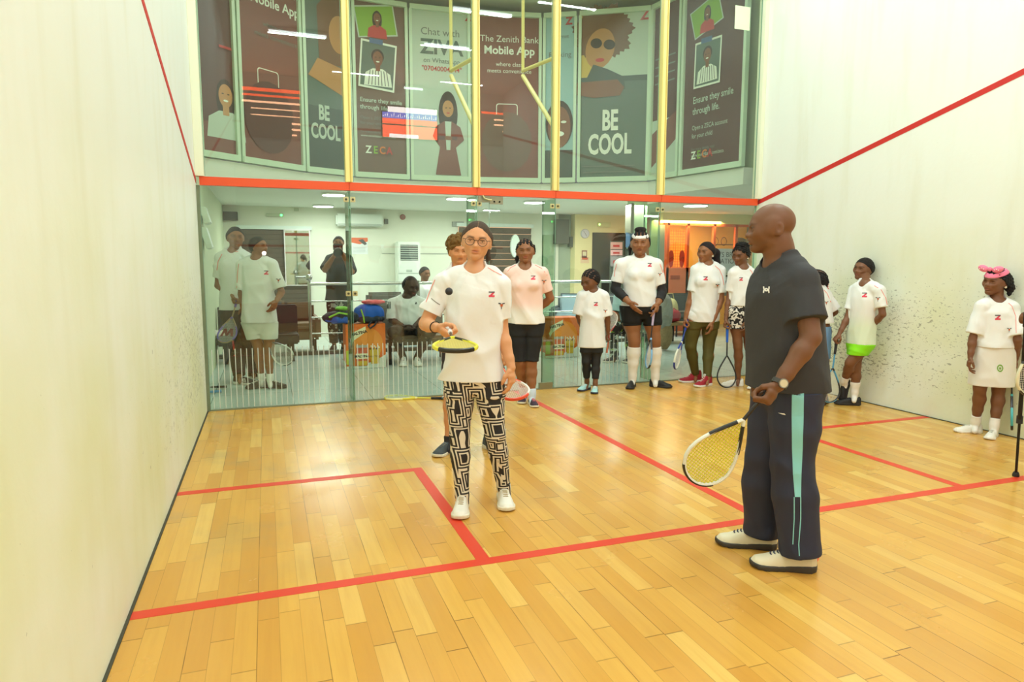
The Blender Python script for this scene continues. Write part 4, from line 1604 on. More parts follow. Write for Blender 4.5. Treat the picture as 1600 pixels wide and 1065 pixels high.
def head_field(G, F, C, B, h, o):
    """C centre, B basis rows, h chin-to-crown height"""
    def E(c, r, k=.02, sub=False, ax=None):
        p = C+B.T@(V(*c)*h)
        ellip(G, F, p, B if ax is None else ax, [x*h for x in r], k*h/.22, sub)

    def S(a, b, ra, rb, k=.012):
        limb(G, F, [C+B.T@(V(*a)*h), C+B.T@(V(*b)*h)], [ra*h, rb*h], k*h/.22)
    jw = o.get('jaw', 1.0)
    E((0, -.055, .13), (.335, .425, .365))
    E((0, .10, -.06), (.28*jw, .30, .345), .03)
    E((0, .235, -.37), (.13*jw, .13, .115), .03)
    for s in (-1, 1):
        E((s*.155*jw, .05, -.25), (.105, .14, .12), .03)
        E((s*.165, .24, -.08), (.11, .13, .10), .03)
        E((s*.30, -.0, .02), (.06, .12, .14), .03)
    S((-.13, .335, .075), (.13, .335, .075), .052, .052, .02)
    for s in (-1, 1):
        E((s*.155, .42, -.014), (.105, .10, .068), .016, True)
        E((s*.150, .300, -.005), (.085, .085, .075), .008)
        E((s*.150, .41, -.004), (.076, .060, .024+.012*o.get('eyes', 1)), .004, True)
    nw = o.get('nose', 1.0)
    S((0, .345, .03), (0, .425, -.115), .030, .048)
    E((0, .435, -.125), (.052*nw, .05, .042), .012)
    for s in (-1, 1):
        E((s*.058*nw, .392, -.138), (.036*nw, .045, .034), .010)
        E((s*.030*nw, .42, -.172), (.016, .03, .014), .004, True)
    lp = o.get('lips', 1.0)
    E((0, .30, -.235), (.13, .115, .09), .02)
    E((0, .388, -.222), (.102, .038, .026*lp), .010)
    E((0, .380, -.272), (.090, .042, .030*lp), .010)
    E((0, .432, -.246), (.085, .045, .0075), .006, True)
    E((0, .36, -.325), (.09, .05, .02), .012, True)
    E((0, .325, -.385), (.085, .06, .06), .02)
    for s in (-1, 1):
        ax = np.stack([B[0]*math.cos(.35)-B[1]*s*math.sin(.35), B[1]*math.cos(.35)+B[0]*s*math.sin(.35), B[2]])
        ey = o.get('ear', -.055)
        E((s*.352, ey, -.03), (.034, .075, .115), .008, ax=ax)
        E((s*.350, ey+.035, -.125), (.030, .04, .045), .01)
        E((s*.382, ey+.025, -.01), (.018, .035, .06), .008, True, ax=ax)


def head_color(o, C, B, h):
    sk = np.array(lin(o['skin'])[:3])
    def f(v):
        q = (v-C[None, :])@B.T/h
        x, y, z = q[:, 0], q[:, 1], q[:, 2]
        c = np.tile(sk[None, :], (len(v), 1))
        # the whole-body tone varies a touch
        nz = .5+.5*np.sin(v[:, 0]*21+3)*np.sin(v[:, 2]*17+v[:, 1]*13)
        c = c*(0.95+.08*nz[:, None])
        face = (np.abs(x) < .5) & (y > .1) & (z > -.6) & (z < .6)
        lipm = np.exp(-(x/.085)**4)*np.exp(-((z+.247)/.052)**4)*(y > .32)*face
        lc = np.array(lin(o.get('lipcol', (150, 84, 74)))[:3])
        c = mix3(c, lc, np.clip(lipm*o.get('lipamt', .65), 0, 1))
        lin_ = np.exp(-(x/.085)**4)*np.exp(-((z+.247)/.007)**2)*(y > .33)*face
        c = mix3(c, sk*.25, np.clip(lin_*.8, 0, 1))
        ax_ = np.abs(x)
        bz = .085+.02*np.clip((ax_-.06)/.1, 0, 1)-.25*np.clip(ax_-.19, 0, 1)
        brow = np.exp(-((z-bz)/.018)**2)*sstep(ax_, .045, .075)*(1-sstep(ax_, .22, .265))*(y > .2)*face
        c = mix3(c, np.array(lin(o.get('browcol', (24, 18, 16)))[:3]), np.clip(brow*o.get('brow', .85), 0, 1))
        ex = np.exp(-((ax_-.150)/.078)**4)*(y > .28)*face
        lash = ex*np.exp(-((z-.030)/.013)**2)
        c = mix3(c, np.array([.01, .008, .008]), np.clip(lash*.95, 0, 1))
        low = ex*np.exp(-((z+.036)/.009)**2)
        c = mix3(c, sk*.35, np.clip(low*.6, 0, 1))
        if o.get('stubble'):
            sb = sstep(-z, .18, .32)*(y > 0.05)*face*(1-np.clip(lipm*2, 0, 1))
            c = mix3(c, sk*.45, np.clip(sb*o['stubble'], 0, 1))
        return c
    return f


HANDS = {
    # per finger: three joint bends; thumb: three points (x,y,z) in hand units of metres
    'relaxed': ([(18, 28, 16), (22, 34, 20), (28, 38, 22), (32, 40, 24)], [(.024, .006, .022), (.046, .020, .050), (.048, .032, .078)]),
    'grip': ([(62, 78, 40), (66, 82, 42), (70, 84, 44), (74, 84, 44)], [(.024, .008, .020), (.042, .030, .046), (.024, .050, .066)]),
    'flat': ([(6, 8, 5), (4, 6, 4), (6, 8, 5), (10, 10, 6)], [(.024, .004, .022), (.050, .010, .046), (.060, .014, .074)]),
    'point': ([(10, 14, 8), (40, 50, 30), (50, 60, 30), (55, 60, 30)], [(.024, .006, .022), (.046, .018, .048), (.042, .032, .074)]),
}


def hand_field(G, F, W_, d, th, s, pose, right):
    """W_ wrist, d finger direction, th thumb-side direction; palm normal follows from the side of the body"""
    d = nrm(d)
    x = nrm(np.asarray(th)-d*(np.asarray(th)@d))
    n = np.cross(x, d) if right else np.cross(d, x)   # towards the palm side
    P = lambda a, b, c: W_+(x*a+n*b+d*c)*s
    k = .008*s
    fin, thumb = HANDS[pose]
    bx = [.027, .0095, -.009, -.026]
    bz = [.086, .090, .086, .078]
    ln = [(.042, .025, .020), (.046, .029, .021), (.042, .027, .021), (.033, .020, .018)]
    limb(G, F, [P(0, 0, -.02), P(.002, 0, .02), P(.004, -.002, .05), P(.002, -.002, .082)], [.024*s, .026*s, .034*s, .036*s], .012*s, ks=1.0, kf=.52, side=x)
    for i in range(4):
        a = 0.0
        p = np.array([bx[i], 0.0, bz[i]])
        pts = [P(bx[i]*.8, 0, .055), P(*p)]
        sp = bx[i]*.7
        for j in range(3):
            a += math.radians(fin[i][j])
            p = p+np.array([sp*ln[i][j]*2*(1 if j == 0 else .3), math.sin(a)*ln[i][j], math.cos(a)*ln[i][j]])
            pts.append(P(*p))
        r0 = .0098 if i < 3 else .0086
        limb(G, F, pts, [r0*s*1.1, r0*s*1.08, r0*s*.95, r0*s*.86, r0*s*.74], .004*s, margin=.03)
    tp = [P(.010, .004, .012)]+[P(*q) for q in thumb]
    dd = nrm(tp[3]-tp[2])
    limb(G, F, tp+[tp[3]+dd*.016*s], [.017*s, .0165*s, .0125*s, .0108*s, .009*s], .006*s, margin=.03)
    return P, x, n, d


def folds(G, F, amp, seed, dirv=(0.3, 0, 1), fr=9.0):
    """soft cloth creases added to a garment field"""
    X = G.ax[0][:, None, None]
    Y = G.ax[1][None, :, None]
    Z = G.ax[2][None, None, :]
    r = random.Random(seed)
    out = 0
    for i in range(4):
        a, b, c = r.uniform(-1, 1)*fr*1.5, r.uniform(-1, 1)*fr*1.5, r.uniform(-1, 1)*fr*.6
        ph = r.uniform(0, 6.28)
        w = np.sin(X*f32(a)+Y*f32(b)+Z*f32(c)+f32(ph)+f32(1.2)*np.sin(Z*f32(fr*.7)+f32(ph*2)+X*f32(fr*.5)))
        out = out+(1-np.sqrt(w*w+f32(.05)))**2-f32(.22)
    return F-out.astype(f32)*f32(amp/1.3)
# ------------------------------------------------------------------ shoes, eyes, rackets
_cache = {}


def shoe_mesh(kind):
    """unit-length shoe (1 = shoe length), toe along +y, sole on z = 0; returns (upper, sole)"""
    if kind in _cache:
        return _cache[kind]
    g = Grid((-.26, -.60, -.05), (.26, .60, .62), .017, .017, [])
    X, Y, Z = g.ax[0][:, None, None], g.ax[1][None, :, None], g.ax[2][None, None, :]
    yy = g.ax[1]
    ys = np.array([-.5, -.47, -.40, -.28, -.10, .10, .25, .38, .46, .5])
    ws = np.array([.02, .085, .125, .135, .125, .155, .175, .160, .105, .02])
    w = np.interp(yy, ys, ws).astype(f32)[None, :, None]
    cx = np.interp(yy, [-.5, 0, .5], [0, 0.0, 0.0]).astype(f32)[None, :, None]
    high = kind == 'high'
    col = .52 if high else .34
    tops = np.interp(yy, [-.5, -.44, -.34, -.14, -.04, .10, .28, .42, .5], [col*.8, col*1.02, col, col*.98, col*.86 if not high else .40, .265, .195, .165, .08]).astype(f32)[None, :, None]
    e = (np.abs((X-cx)/w)**2.3+(np.maximum(Z, 0)/tops)**2.3)**(1/2.3)
    D = (e-1)*np.minimum(w, tops)
    D = np.maximum(D, -Z+.06)
    D = np.maximum(D, (np.abs(Y)-.488))
    # ankle mouth
    lim = ((X/.085)**2+((Y+.24)/.15)**2)**.5
    D = smax(D, -np.maximum((lim-1)*.085, -(Z-.22)), .02)
    v1, q1 = surface(g, D.astype(f32))
    th = np.interp(yy, [-.5, -.3, 0, .35, .5], [.12, .115, .085, .085, .11]).astype(f32)[None, :, None]
    lowz = np.interp(yy, [-.5, -.42, .3, .5], [.02, .0, .0, .035]).astype(f32)[None, :, None]
    D2 = np.maximum((np.abs((X-cx)/(w*1.07))-1)*w, np.maximum(Z-th, lowz-Z))
    D2 = np.maximum(D2, np.abs(Y)-.5)
    v2, q2 = surface(g, D2.astype(f32))
    me1, me2 = np_mesh('shoe_upper', v1, q1), np_mesh('shoe_sole', v2, q2)
    lm = MB()
    for k in range(5):
        y = -.02+.052*k
        z = float(np.interp(y, [-.04, .10, .28], [col*.86 if not high else .42, .268, .20]))
        x = .055
        lm.tube([(-x, y-.012, z-.020), (-x*.5, y, z+.004), (x*.5, y+.012, z+.004), (x, y-.012, z-.020)], .011, 6)
    if high:
        for k in range(3):
            y, z = -.06-.012*k, .44+.03*k
            lm.tube([(-.06, y, z-.02), (0, y+.015, z), (.06, y, z-.02)], .011, 6)
    lo = lm.build('shoe_laces', mat('lace_tmp'))
    me3 = lo.data
    me3.materials.clear()
    bpy.data.objects.remove(lo)
    _cache[kind] = (me1, me2, me3)
    return _cache[kind]


def frame_matrix(B, P, s):
    M = Matrix.Identity(4)
    for i in range(3):
        for j in range(3):
            M[j][i] = float(B[i][j])*s
    M[0][3], M[1][3], M[2][3] = [float(x) for x in P]
    return M


def put_shoe(root, ankle, yaw, L, kind, cu, cs, laces=None, pitch=0.0, z=0.0, label=None, stripe=None, roll=0.0):
    B = basis(yaw-math.degrees(math.atan2(project(ankle)[0]-800, CF)), pitch, roll)
    P = np.array(ankle)-B[1]*(-.24*L)
    if pitch == 0 and roll == 0:
        P[2] = z
    else:
        P = np.array(ankle)+B[1]*.24*L-B[2]*.27*L
    Mx = frame_matrix(B, P-np.array(wloc(root)), L)
    a, b, c = shoe_mesh(kind)
    up = a.copy()
    up.materials.append(cu)
    o = bpy.data.objects.new('shoe', up)
    COL.objects.link(o)
    o.parent = root
    o.matrix_local = Mx
    if label:
        o['label'] = label
    so = b.copy()
    so.materials.append(cs)
    s = bpy.data.objects.new('sole', so)
    COL.objects.link(s)
    s.parent = o
    if laces:
        la = c.copy()
        la.materials.append(laces)
        l_ = bpy.data.objects.new('laces', la)
        COL.objects.link(l_)
        l_.parent = o
    if stripe:
        sm = MB()
        for sx in (-1, 1):
            for k in range(3 if stripe[1] == 3 else 1):
                y0 = .02+.05*k
                sm.tube([(sx*.150, y0, .10), (sx*.135, y0-.04, .19), (sx*.10, y0-.08, .25)], .013, 6)
        st = sm.build('side_stripe', stripe[0], None, True)
        st.parent = o
    return o


def put_eyes(root, C, B, h, gaze, iris=(40, 24, 16), white=(226, 218, 206)):
    d = nrm(B.T@V(math.sin(math.radians(gaze[0])), math.cos(math.radians(gaze[0])), math.sin(math.radians(gaze[1]))))
    r = .0615*h
    Q = Vector((0, 0, 1)).rotation_difference(Vector(d)).to_matrix()
    for s in (-1, 1):
        c = C+B.T@(V(s*.150, .296, -.005)*h)
        mb = MB()
        rings = [0, 10, 26, 30, 50, 70, 90, 120, 150, 180]
        n = 14
        vs = []
        for a in rings:
            a = math.radians(a)
            for k in range(n):
                t = 2*math.pi*k/n
                vs.append(Vector(c)+Q @ Vector((r*math.sin(a)*math.cos(t), r*math.sin(a)*math.sin(t), r*math.cos(a))))
        for i in range(len(rings)-1):
            m = mat('pupil', (8, 6, 6), .15) if i == 0 else (mat('iris%d%d' % iris[:2], iris, .15) if i == 1 else mat('eye_white', white, .25))
            mb.use(m, True)
            b = len(mb.v)
            mb.add([vs[i*n+k] for k in range(n)]+[vs[(i+1)*n+k] for k in range(n)], [[k, k+n, (k+1) % n+n, (k+1) % n] for k in range(n)])
        mb.build('eye', None, root)


def racket(label, grip, d, nface, frame, accent, strings, gripc, L=.685, group=None, parts_len=(.18, .33), head_w=.105, mark=None, sr=.0011, g0=0.0, name='racket'):
    """grip = butt of the handle, d = direction towards the head, nface = normal of the string bed"""
    d = nrm(d)
    n = nrm(np.asarray(nface)-d*(np.asarray(nface)@d))
    x = np.cross(d, n)
    g = np.asarray(grip, float)
    k = L/.685
    T = lambda a, b, c=0.0: g+(x*a+d*b+n*c)*k
    t = thing(name, label, 'racket', g, group)
    gl, th = parts_len
    # grip with a flared butt
    MB().tube([T(0, g0), T(0, g0+.012), T(0, g0+.02), T(0, (g0+gl)*.5), T(0, gl)], [.017*k, .018*k, .0155*k, .0150*k, .0125*k], 12).build('grip', mat('grip_%d_%d_%d' % tuple(gripc), gripc, .8), t, True)
    MB().tube([T(0, gl), T(0, th)], [.0075*k, .0085*k], 10, up=n).build('shaft', mat('racket_%d_%d_%d' % tuple(accent), accent, .3), t, True)
    N = 44
    loop = []
    yc, yt = .565, .683
    for i in range(N):
        a = 2*math.pi*i/N
        sx, cy = math.sin(a), math.cos(a)
        if cy >= 0:
            loop.append((head_w*sx, yc+(yt-yc)*cy))
        else:
            u = -cy
            w = head_w*np.sign(sx)*(abs(sx)**(1.0)*(.25+.75*(1-u**1.6)) if abs(sx) > 1e-6 else 0)
            loop.append((float(w), yc-(yc-th)*u))
    fm, am = mat('racket_%d_%d_%d' % tuple(frame), frame, .3), mat('racket_%d_%d_%d' % tuple(accent), accent, .3)
    MB().tube([T(a, b) for a, b in loop], .0082*k, 8, True, flat=1.35, up=n).build('frame', fm, t, True)
    seg = [loop[(i) % N] for i in range(-6, 7)]
    MB().tube([T(a*1.015, b+.0015) for a, b in seg], .0088*k, 8, False, flat=1.35, up=n).build('bumper', am, t, True)
    for s in (1, -1):
        seg = [(s*a, b) for a, b in loop[14:20]]
        MB().tube([T(a*1.012, b) for a, b in seg], .0088*k, 8, False, flat=1.3, up=n).build('frame_band', am, t, True)
    sm = MB()
    arr = np.array(loop)
    r = sr

    def span(coord, val):
        hits = []
        for i in range(N):
            p, q = arr[i], arr[(i+1) % N]
            if (p[coord]-val)*(q[coord]-val) < 0:
                f = (val-p[coord])/(q[coord]-p[coord])
                hits.append(p[1-coord]+f*(q[1-coord]-p[1-coord]))
        return (min(hits), max(hits)) if len(hits) >= 2 else None
    v = -.098
    while v < .1:
        h_ = span(0, v)
        if h_:
            sm.tube([T(v, h_[0]), T(v, h_[1])], r, 4)
        v += .0125
    v = th+.03
    while v < .68:
        h_ = span(1, v)
        if h_:
            sm.tube([T(h_[0], v, .0012), T(h_[1], v, .0012)], r, 4)
        v += .0125
    sm.build('strings', mat('string_%d_%d_%d' % tuple(strings), strings, .5), t)
    if mark == 'W':
        mm = MB()
        for (p, q) in (((-.06, .60), (-.035, .49)), ((-.035, .49), (0, .59)), ((0, .59), (.035, .49)), ((.035, .49), (.06, .60))):
            a_, b_ = np.array(p), np.array(q)
            w_ = V(.014, 0)
            mm.add([T(*(a_-w_), .003), T(*(a_+w_), .003), T(*(b_+w_), .003), T(*(b_-w_), .003)], [[0, 1, 2, 3]])
        mm.build('string_mark', mat('w_mark', (120, 40, 40), .6), t)
    return t


# ------------------------------------------------------------------ surface marks laid on clothing
def decal(obj, polys, m, name='emblem', off=.0022, sub=3, label=None):
    """polys: lists of 4 picture points; laid onto the garment surface where they fall"""
    me = obj.data
    base = wloc(obj)
    vv = [v.co+base for v in me.vertices]
    bvh = _cache.get(('bvh', obj.name))
    if bvh is None:
        bvh = BVHTree.FromPolygons(vv, [list(p.vertices) for p in me.polygons])
        _cache[('bvh', obj.name)] = bvh
    mb = MB().use(m, True)
    for q in polys:
        a, b, c, d = [np.array(p, float) for p in q]
        pts = []
        ok = True
        for i in range(sub+1):
            for j in range(sub+1):
                s, t = i/sub, j/sub
                p = (a*(1-s)+b*s)*(1-t)+(d*(1-s)+c*s)*t
                r = ray(*p)
                hit, n, _, _ = bvh.ray_cast(Vector(CAM), Vector(r).normalized())
                if hit is None:
                    ok = False
                    break
                if n.dot(Vector(r)) > 0:
                    n = -n
                pts.append(hit+n*off)
            if not ok:
                break
        if not ok:
            continue
        w = sub+1
        mb.add(pts, [[i*w+j, i*w+j+1, (i+1)*w+j+1, (i+1)*w+j] for i in range(sub) for j in range(sub)])
    if not mb.v:
        return None
    o = mb.build(name, None, obj)
    if label:
        o['label'] = label
    return o


def ribbon(obj, pts, w, m, name='piping', off=.002):
    polys = []
    pts = [np.array(p, float) for p in pts]
    for i in range(len(pts)-1):
        d = nrm(pts[i+1]-pts[i])
        n = V(-d[1], d[0])*w/2
        polys.append([pts[i]-n, pts[i]+n, pts[i+1]+n, pts[i+1]-n])
    return decal(obj, polys, m, name, off, 2)


M_zr = mat('emblem_red', (222, 60, 84), .6)
M_zk = mat('emblem_black', (70, 66, 70), .6)
M_pink = mat('pink_piping', (246, 128, 110), .6)
M_orl = mat('emblem_orange', (200, 96, 50), .6)


def z_emblem(shirt, u, v, s, sk=0.0):
    s *= .88
    P = lambda x, y: (u+x*s+sk*y*s, v+y*s)
    decal(shirt, [[P(-.5, -.5), P(.5, -.5), P(.5, -.32), P(-.5, -.32)]], M_zk, 'emblem_bar', sub=2)
    decal(shirt, [[P(.12, -.3), P(.5, -.3), P(-.05, .25), P(-.5, .25)], [P(-.5, .12), P(.5, .12), P(.5, .42), P(-.5, .42)]], M_zr, 'emblem', sub=2)


def arm_emblem(shirt, u, v, s):
    P = lambda x, y: (u+x*s, v+y*s)
    decal(shirt, [[P(-.6, -.5), P(-.1, -.4), P(-.1, -.2), P(-.6, -.3)], [P(.1, -.4), P(.6, -.5), P(.6, -.3), P(.1, -.2)], [P(-.08, .2), P(.08, .2), P(0, .7), P(-.1, .6)]], M_zk, 'sleeve_emblem', sub=2)
    decal(shirt, [[P(-.25, -.25), P(.25, -.25), P(.2, .2), P(-.2, .2)]], M_orl, 'sleeve_emblem_centre', sub=2)


# ------------------------------------------------------------------ one person
def view(v3, P=None):
    """(right, up, towards viewer) -> world"""
    return np.array([_R[0], _R[1], 0])*v3[0]+V(0, 0, 1)*v3[1]-_FH*v3[2]


class Person:
    pass


def person(label, J, hd, o, name='person'):
    """J: joints as (u, v[, nearer]) picture points; hd: (u, v, head px height, yaw, pitch, roll[, nearer])"""
    s = o.get('s', 1.0)
    b = o.get('build', 1.0)
    p = Person()
    seated = o.get('seated')
    A = {}
    for q in sorted(('aL', 'aR'), key=lambda q: len(J[q])):
        if len(J[q]) > 2 and o.get('plane') is None:
            A[q] = at(J[q][0], J[q][1], list(A.values())[0], J[q][2])
        elif o.get('plane') is not None:
            A[q] = at(J[q][0], J[q][1], o['plane'], J[q][2] if len(J[q]) > 2 else 0)
        else:
            A[q] = fl(J[q][0], J[q][1], o.get('az', {}).get(q, .085*s))
    if o.get('plane') is not None:
        P = np.array(o['plane'], float)
    else:
        P = (A['aL']+A['aR'])/2
        P[2] = 0
    p.P = P
    W_ = {}
    for kx, val in J.items():
        if kx in A:
            W_[kx] = A[kx]
        else:
            W_[kx] = at(val[0], val[1], P, val[2] if len(val) > 2 else 0.0)
    hC = at(hd[0], hd[1], P, hd[6] if len(hd) > 6 else 0.0)
    if o.get('wallx'):
        for kx in W_:
            lim = o['wallx']
            if W_[kx][0] > lim and kx[0] not in 'w':
                W_[kx] = CAM+(W_[kx]-CAM)*((lim-CAM[0])/(W_[kx][0]-CAM[0]))
    depth = (hC-CAM)@_F
    h = hd[2]*depth/CF
    off = -math.degrees(math.atan2(hd[0]-800, CF))
    p.off = off
    HB = basis(hd[3]+off, hd[4], hd[5])
    p.hC, p.h, p.HB, p.W = hC, h, HB, W_
    right = o.get('hands', {})
    g_res = o.get('res', (.0085, .0046))
    allp = np.array(list(W_.values())+[hC])
    lo, hi = allp.min(0)-.26*s, allp.max(0)+.26*s
    lo[2] = max(-.02, min(W_['aL'][2], W_['aR'][2])-.12*s)
    hi[2] = hC[2]+h*.9
    fine = [(hC-h*.66, hC+h*.66)]
    for q in ('wL', 'wR'):
        fine.append((W_[q]-.12*s, W_[q]+.12*s))
    # fine bands only near the head in x,y; fingers and head in z
    G = Grid(lo, hi, g_res[0], g_res[1], fine)
    root = thing(name, label, 'person', (P[0], P[1], 0 if not seated else 0))
    p.root = root
    # ------ body field
    hips = (W_['hL']+W_['hR'])/2
    side = nrm(W_['hL']-W_['hR'])
    sh = nrm(W_['sL']-W_['sR'])
    FT = G.new()
    hw_, ww_, cw_ = [x*s*b for x in o.get('tw', (.158, .128, .150))]
    hd_, wd_, cd_ = [x*s*b for x in o.get('td', (.112, .095, .112))]
    nk = W_['nk']
    mid = nrm(side+sh)
    prof = [(-.16, hw_*.55, hd_*.7), (-.04, hw_*1.0, hd_), (.10, hw_*.97, hd_*.98), (.34, ww_, wd_), (.58, cw_*.95, cd_), (.74, cw_, cd_*1.0), (.88, cw_*.86, cd_*.78), (.97, cw_*.5, cd_*.52)]
    loft(G, FT, hips, nk, mid, prof, k=.02)
    if o.get('bust'):
        fwd = np.cross(nrm(nk-hips), mid)
        fwd = fwd if fwd@HB[1] > 0 else -fwd
        c0 = hips+(nk-hips)*.66
        for q in (-1, 1):
            ellip(G, FT, c0+mid*q*.065*s+fwd*(cd_*.62), HB*0+np.stack([mid, fwd, nrm(nk-hips)]), [.068*s, .062*s, .066*s], .03)
    if o.get('belly'):
        fwd = np.cross(nrm(nk-hips), mid)
        fwd = fwd if fwd@HB[1] > 0 else -fwd
        ellip(G, FT, hips+(nk-hips)*.28+fwd*.05*s, np.stack([mid, fwd, nrm(nk-hips)]), [.16*s, .12*s*o['belly'], .15*s], .05)
    FU = G.new()
    au = .047*s*o.get('arm', 1.0)
    for q in 'LR':
        S_, E_, Wr = W_['s'+q], W_['e'+q], W_['w'+q]
        limb(G, FT, [nk-V(0, 0, .03*s), nk*.45+S_*.55-V(0, 0, .004), S_], [.052*s, .050*s, .050*s*o.get('arm', 1)], .03)
        limb(G, FU, [S_, S_*.6+E_*.4, E_], [au*1.06, au, au*.84], .02)
    FF = G.new()
    for q in 'LR':
        E_, Wr = W_['e'+q], W_['w'+q]
        limb(G, FF, [E_, E_*.7+Wr*.3, Wr*.75+E_*.25, Wr], [au*.84, au*.86, au*.64, au*.55], .015)
    FN = G.new()
    nr = o.get('neck', .050)*s
    base = hC+HB.T@(V(0, -.10, -.22)*h)
    limb(G, FN, [nk-V(0, 0, .02*s), nk*.3+base*.7, base], [nr*1.22, nr, nr*1.02], .03)
    FH = G.new()
    head_field(G, FH, hC, HB, h, o)
    FL = G.new()
    th = o.get('leg', 1.0)*s
    for q in 'LR':
        H_, K_, A_ = W_['h'+q], W_['k'+q], W_['a'+q]
        mm = H_*.5+K_*.5
        kv = nrm(K_-H_)
        cb = nrm(K_-A_)
        back = -o.get('fwd', -_FH if False else HB[1]*V(1, 1, 0))
        back = nrm(back*V(1, 1, 0))
        c1 = K_*.70+A_*.30+back*.012*s
        c2 = K_*.42+A_*.58+back*.006*s
        limb(G, FL, [H_+V(0, 0, .02), mm, K_*.86+H_*.14, K_], [.088*th, .074*th, .057*th, .054*th], .025)
        limb(G, FL, [K_, c1, c2, A_*.9+K_*.1, A_], [.053*th, .056*th, .044*th, .033*th, .034*th], .02)
        fy = o.get('feet', {}).get(q, (0,))[0]
        fb = basis(fy+off, o.get('feet', {}).get(q, (0, 0))[1] if len(o.get('feet', {}).get(q, (0,))) > 1 else 0)
        limb(G, FL, [A_-fb[2]*.02*s, A_+fb[1]*.08*s-fb[2]*.055*s], [.028*s, .018*s], .01)
    core = smin(smin(FT, FL, .03), FU, .035*s)
    core = smin(core, FN, .03*s)
    p.core = core
    FHd = G.new()
    p.hand = {}
    for q in 'LR':
        sp = o.get('hands', {}).get(q)
        if sp is None:
            continue
        pose, dv, tv = sp[:3]
        fd = view(dv) if dv is not None else W_['w'+q]-W_['e'+q]
        p.hand[q] = hand_field(G, FHd, W_['w'+q], fd, view(tv), s*o.get('hs', 1.0)*.98, pose, q == 'R')
    body = smin(FT, FL, .03)
    body = smin(body, FU, .035*s)
    body = smin(body, FF, .012)
    body = smin(body, FHd, .006)
    body = smin(body, FN, .03*s)
    body = smin(body, FH, .012)
    sk = vcmat('skin', .48, .4)
    p.body = np_obj('body', G, body, sk, root, head_color(o, hC, HB, h))
    put_eyes(root, hC, HB, h, o.get('gaze', (0, 0)), o.get('iris', (40, 24, 16)))
    p.G, p.FT, p.FU, p.FF, p.FL, p.FN = G, FT, FU, FF, FL, FN
    p.s, p.side, p.mid, p.nk, p.hips, p.o = s, side, mid, nk, hips, o
    p.FHbody = body
    return p


def ellip_f(G, c, axes, rad):
    X = G.ax[0][:, None, None]-f32(c[0])
    Y = G.ax[1][None, :, None]-f32(c[1])
    Z = G.ax[2][None, None, :]-f32(c[2])
    e = 0
    for a, r in zip(axes, rad):
        e = e+((X*f32(a[0])+Y*f32(a[1])+Z*f32(a[2]))/f32(r))**2
    return ((np.sqrt(e)-1)*f32(min(rad))).astype(f32)


def aim(g, u, v, P, length, near=True):
    """point seen at (u, v) that lies `length` from g, on the nearer or the farther side"""
    best = None
    for d in np.linspace(-1.2, 1.2, 481):
        q = at(u, v, P, d)
        e = abs(np.linalg.norm(q-g)-length)
        dn = (g-q)@_FH
        if (dn > 0) == near or best is None:
            if best is None or e < best[0] or not best[2]:
                best = (e, q, (dn > 0) == near)
    return best[1]


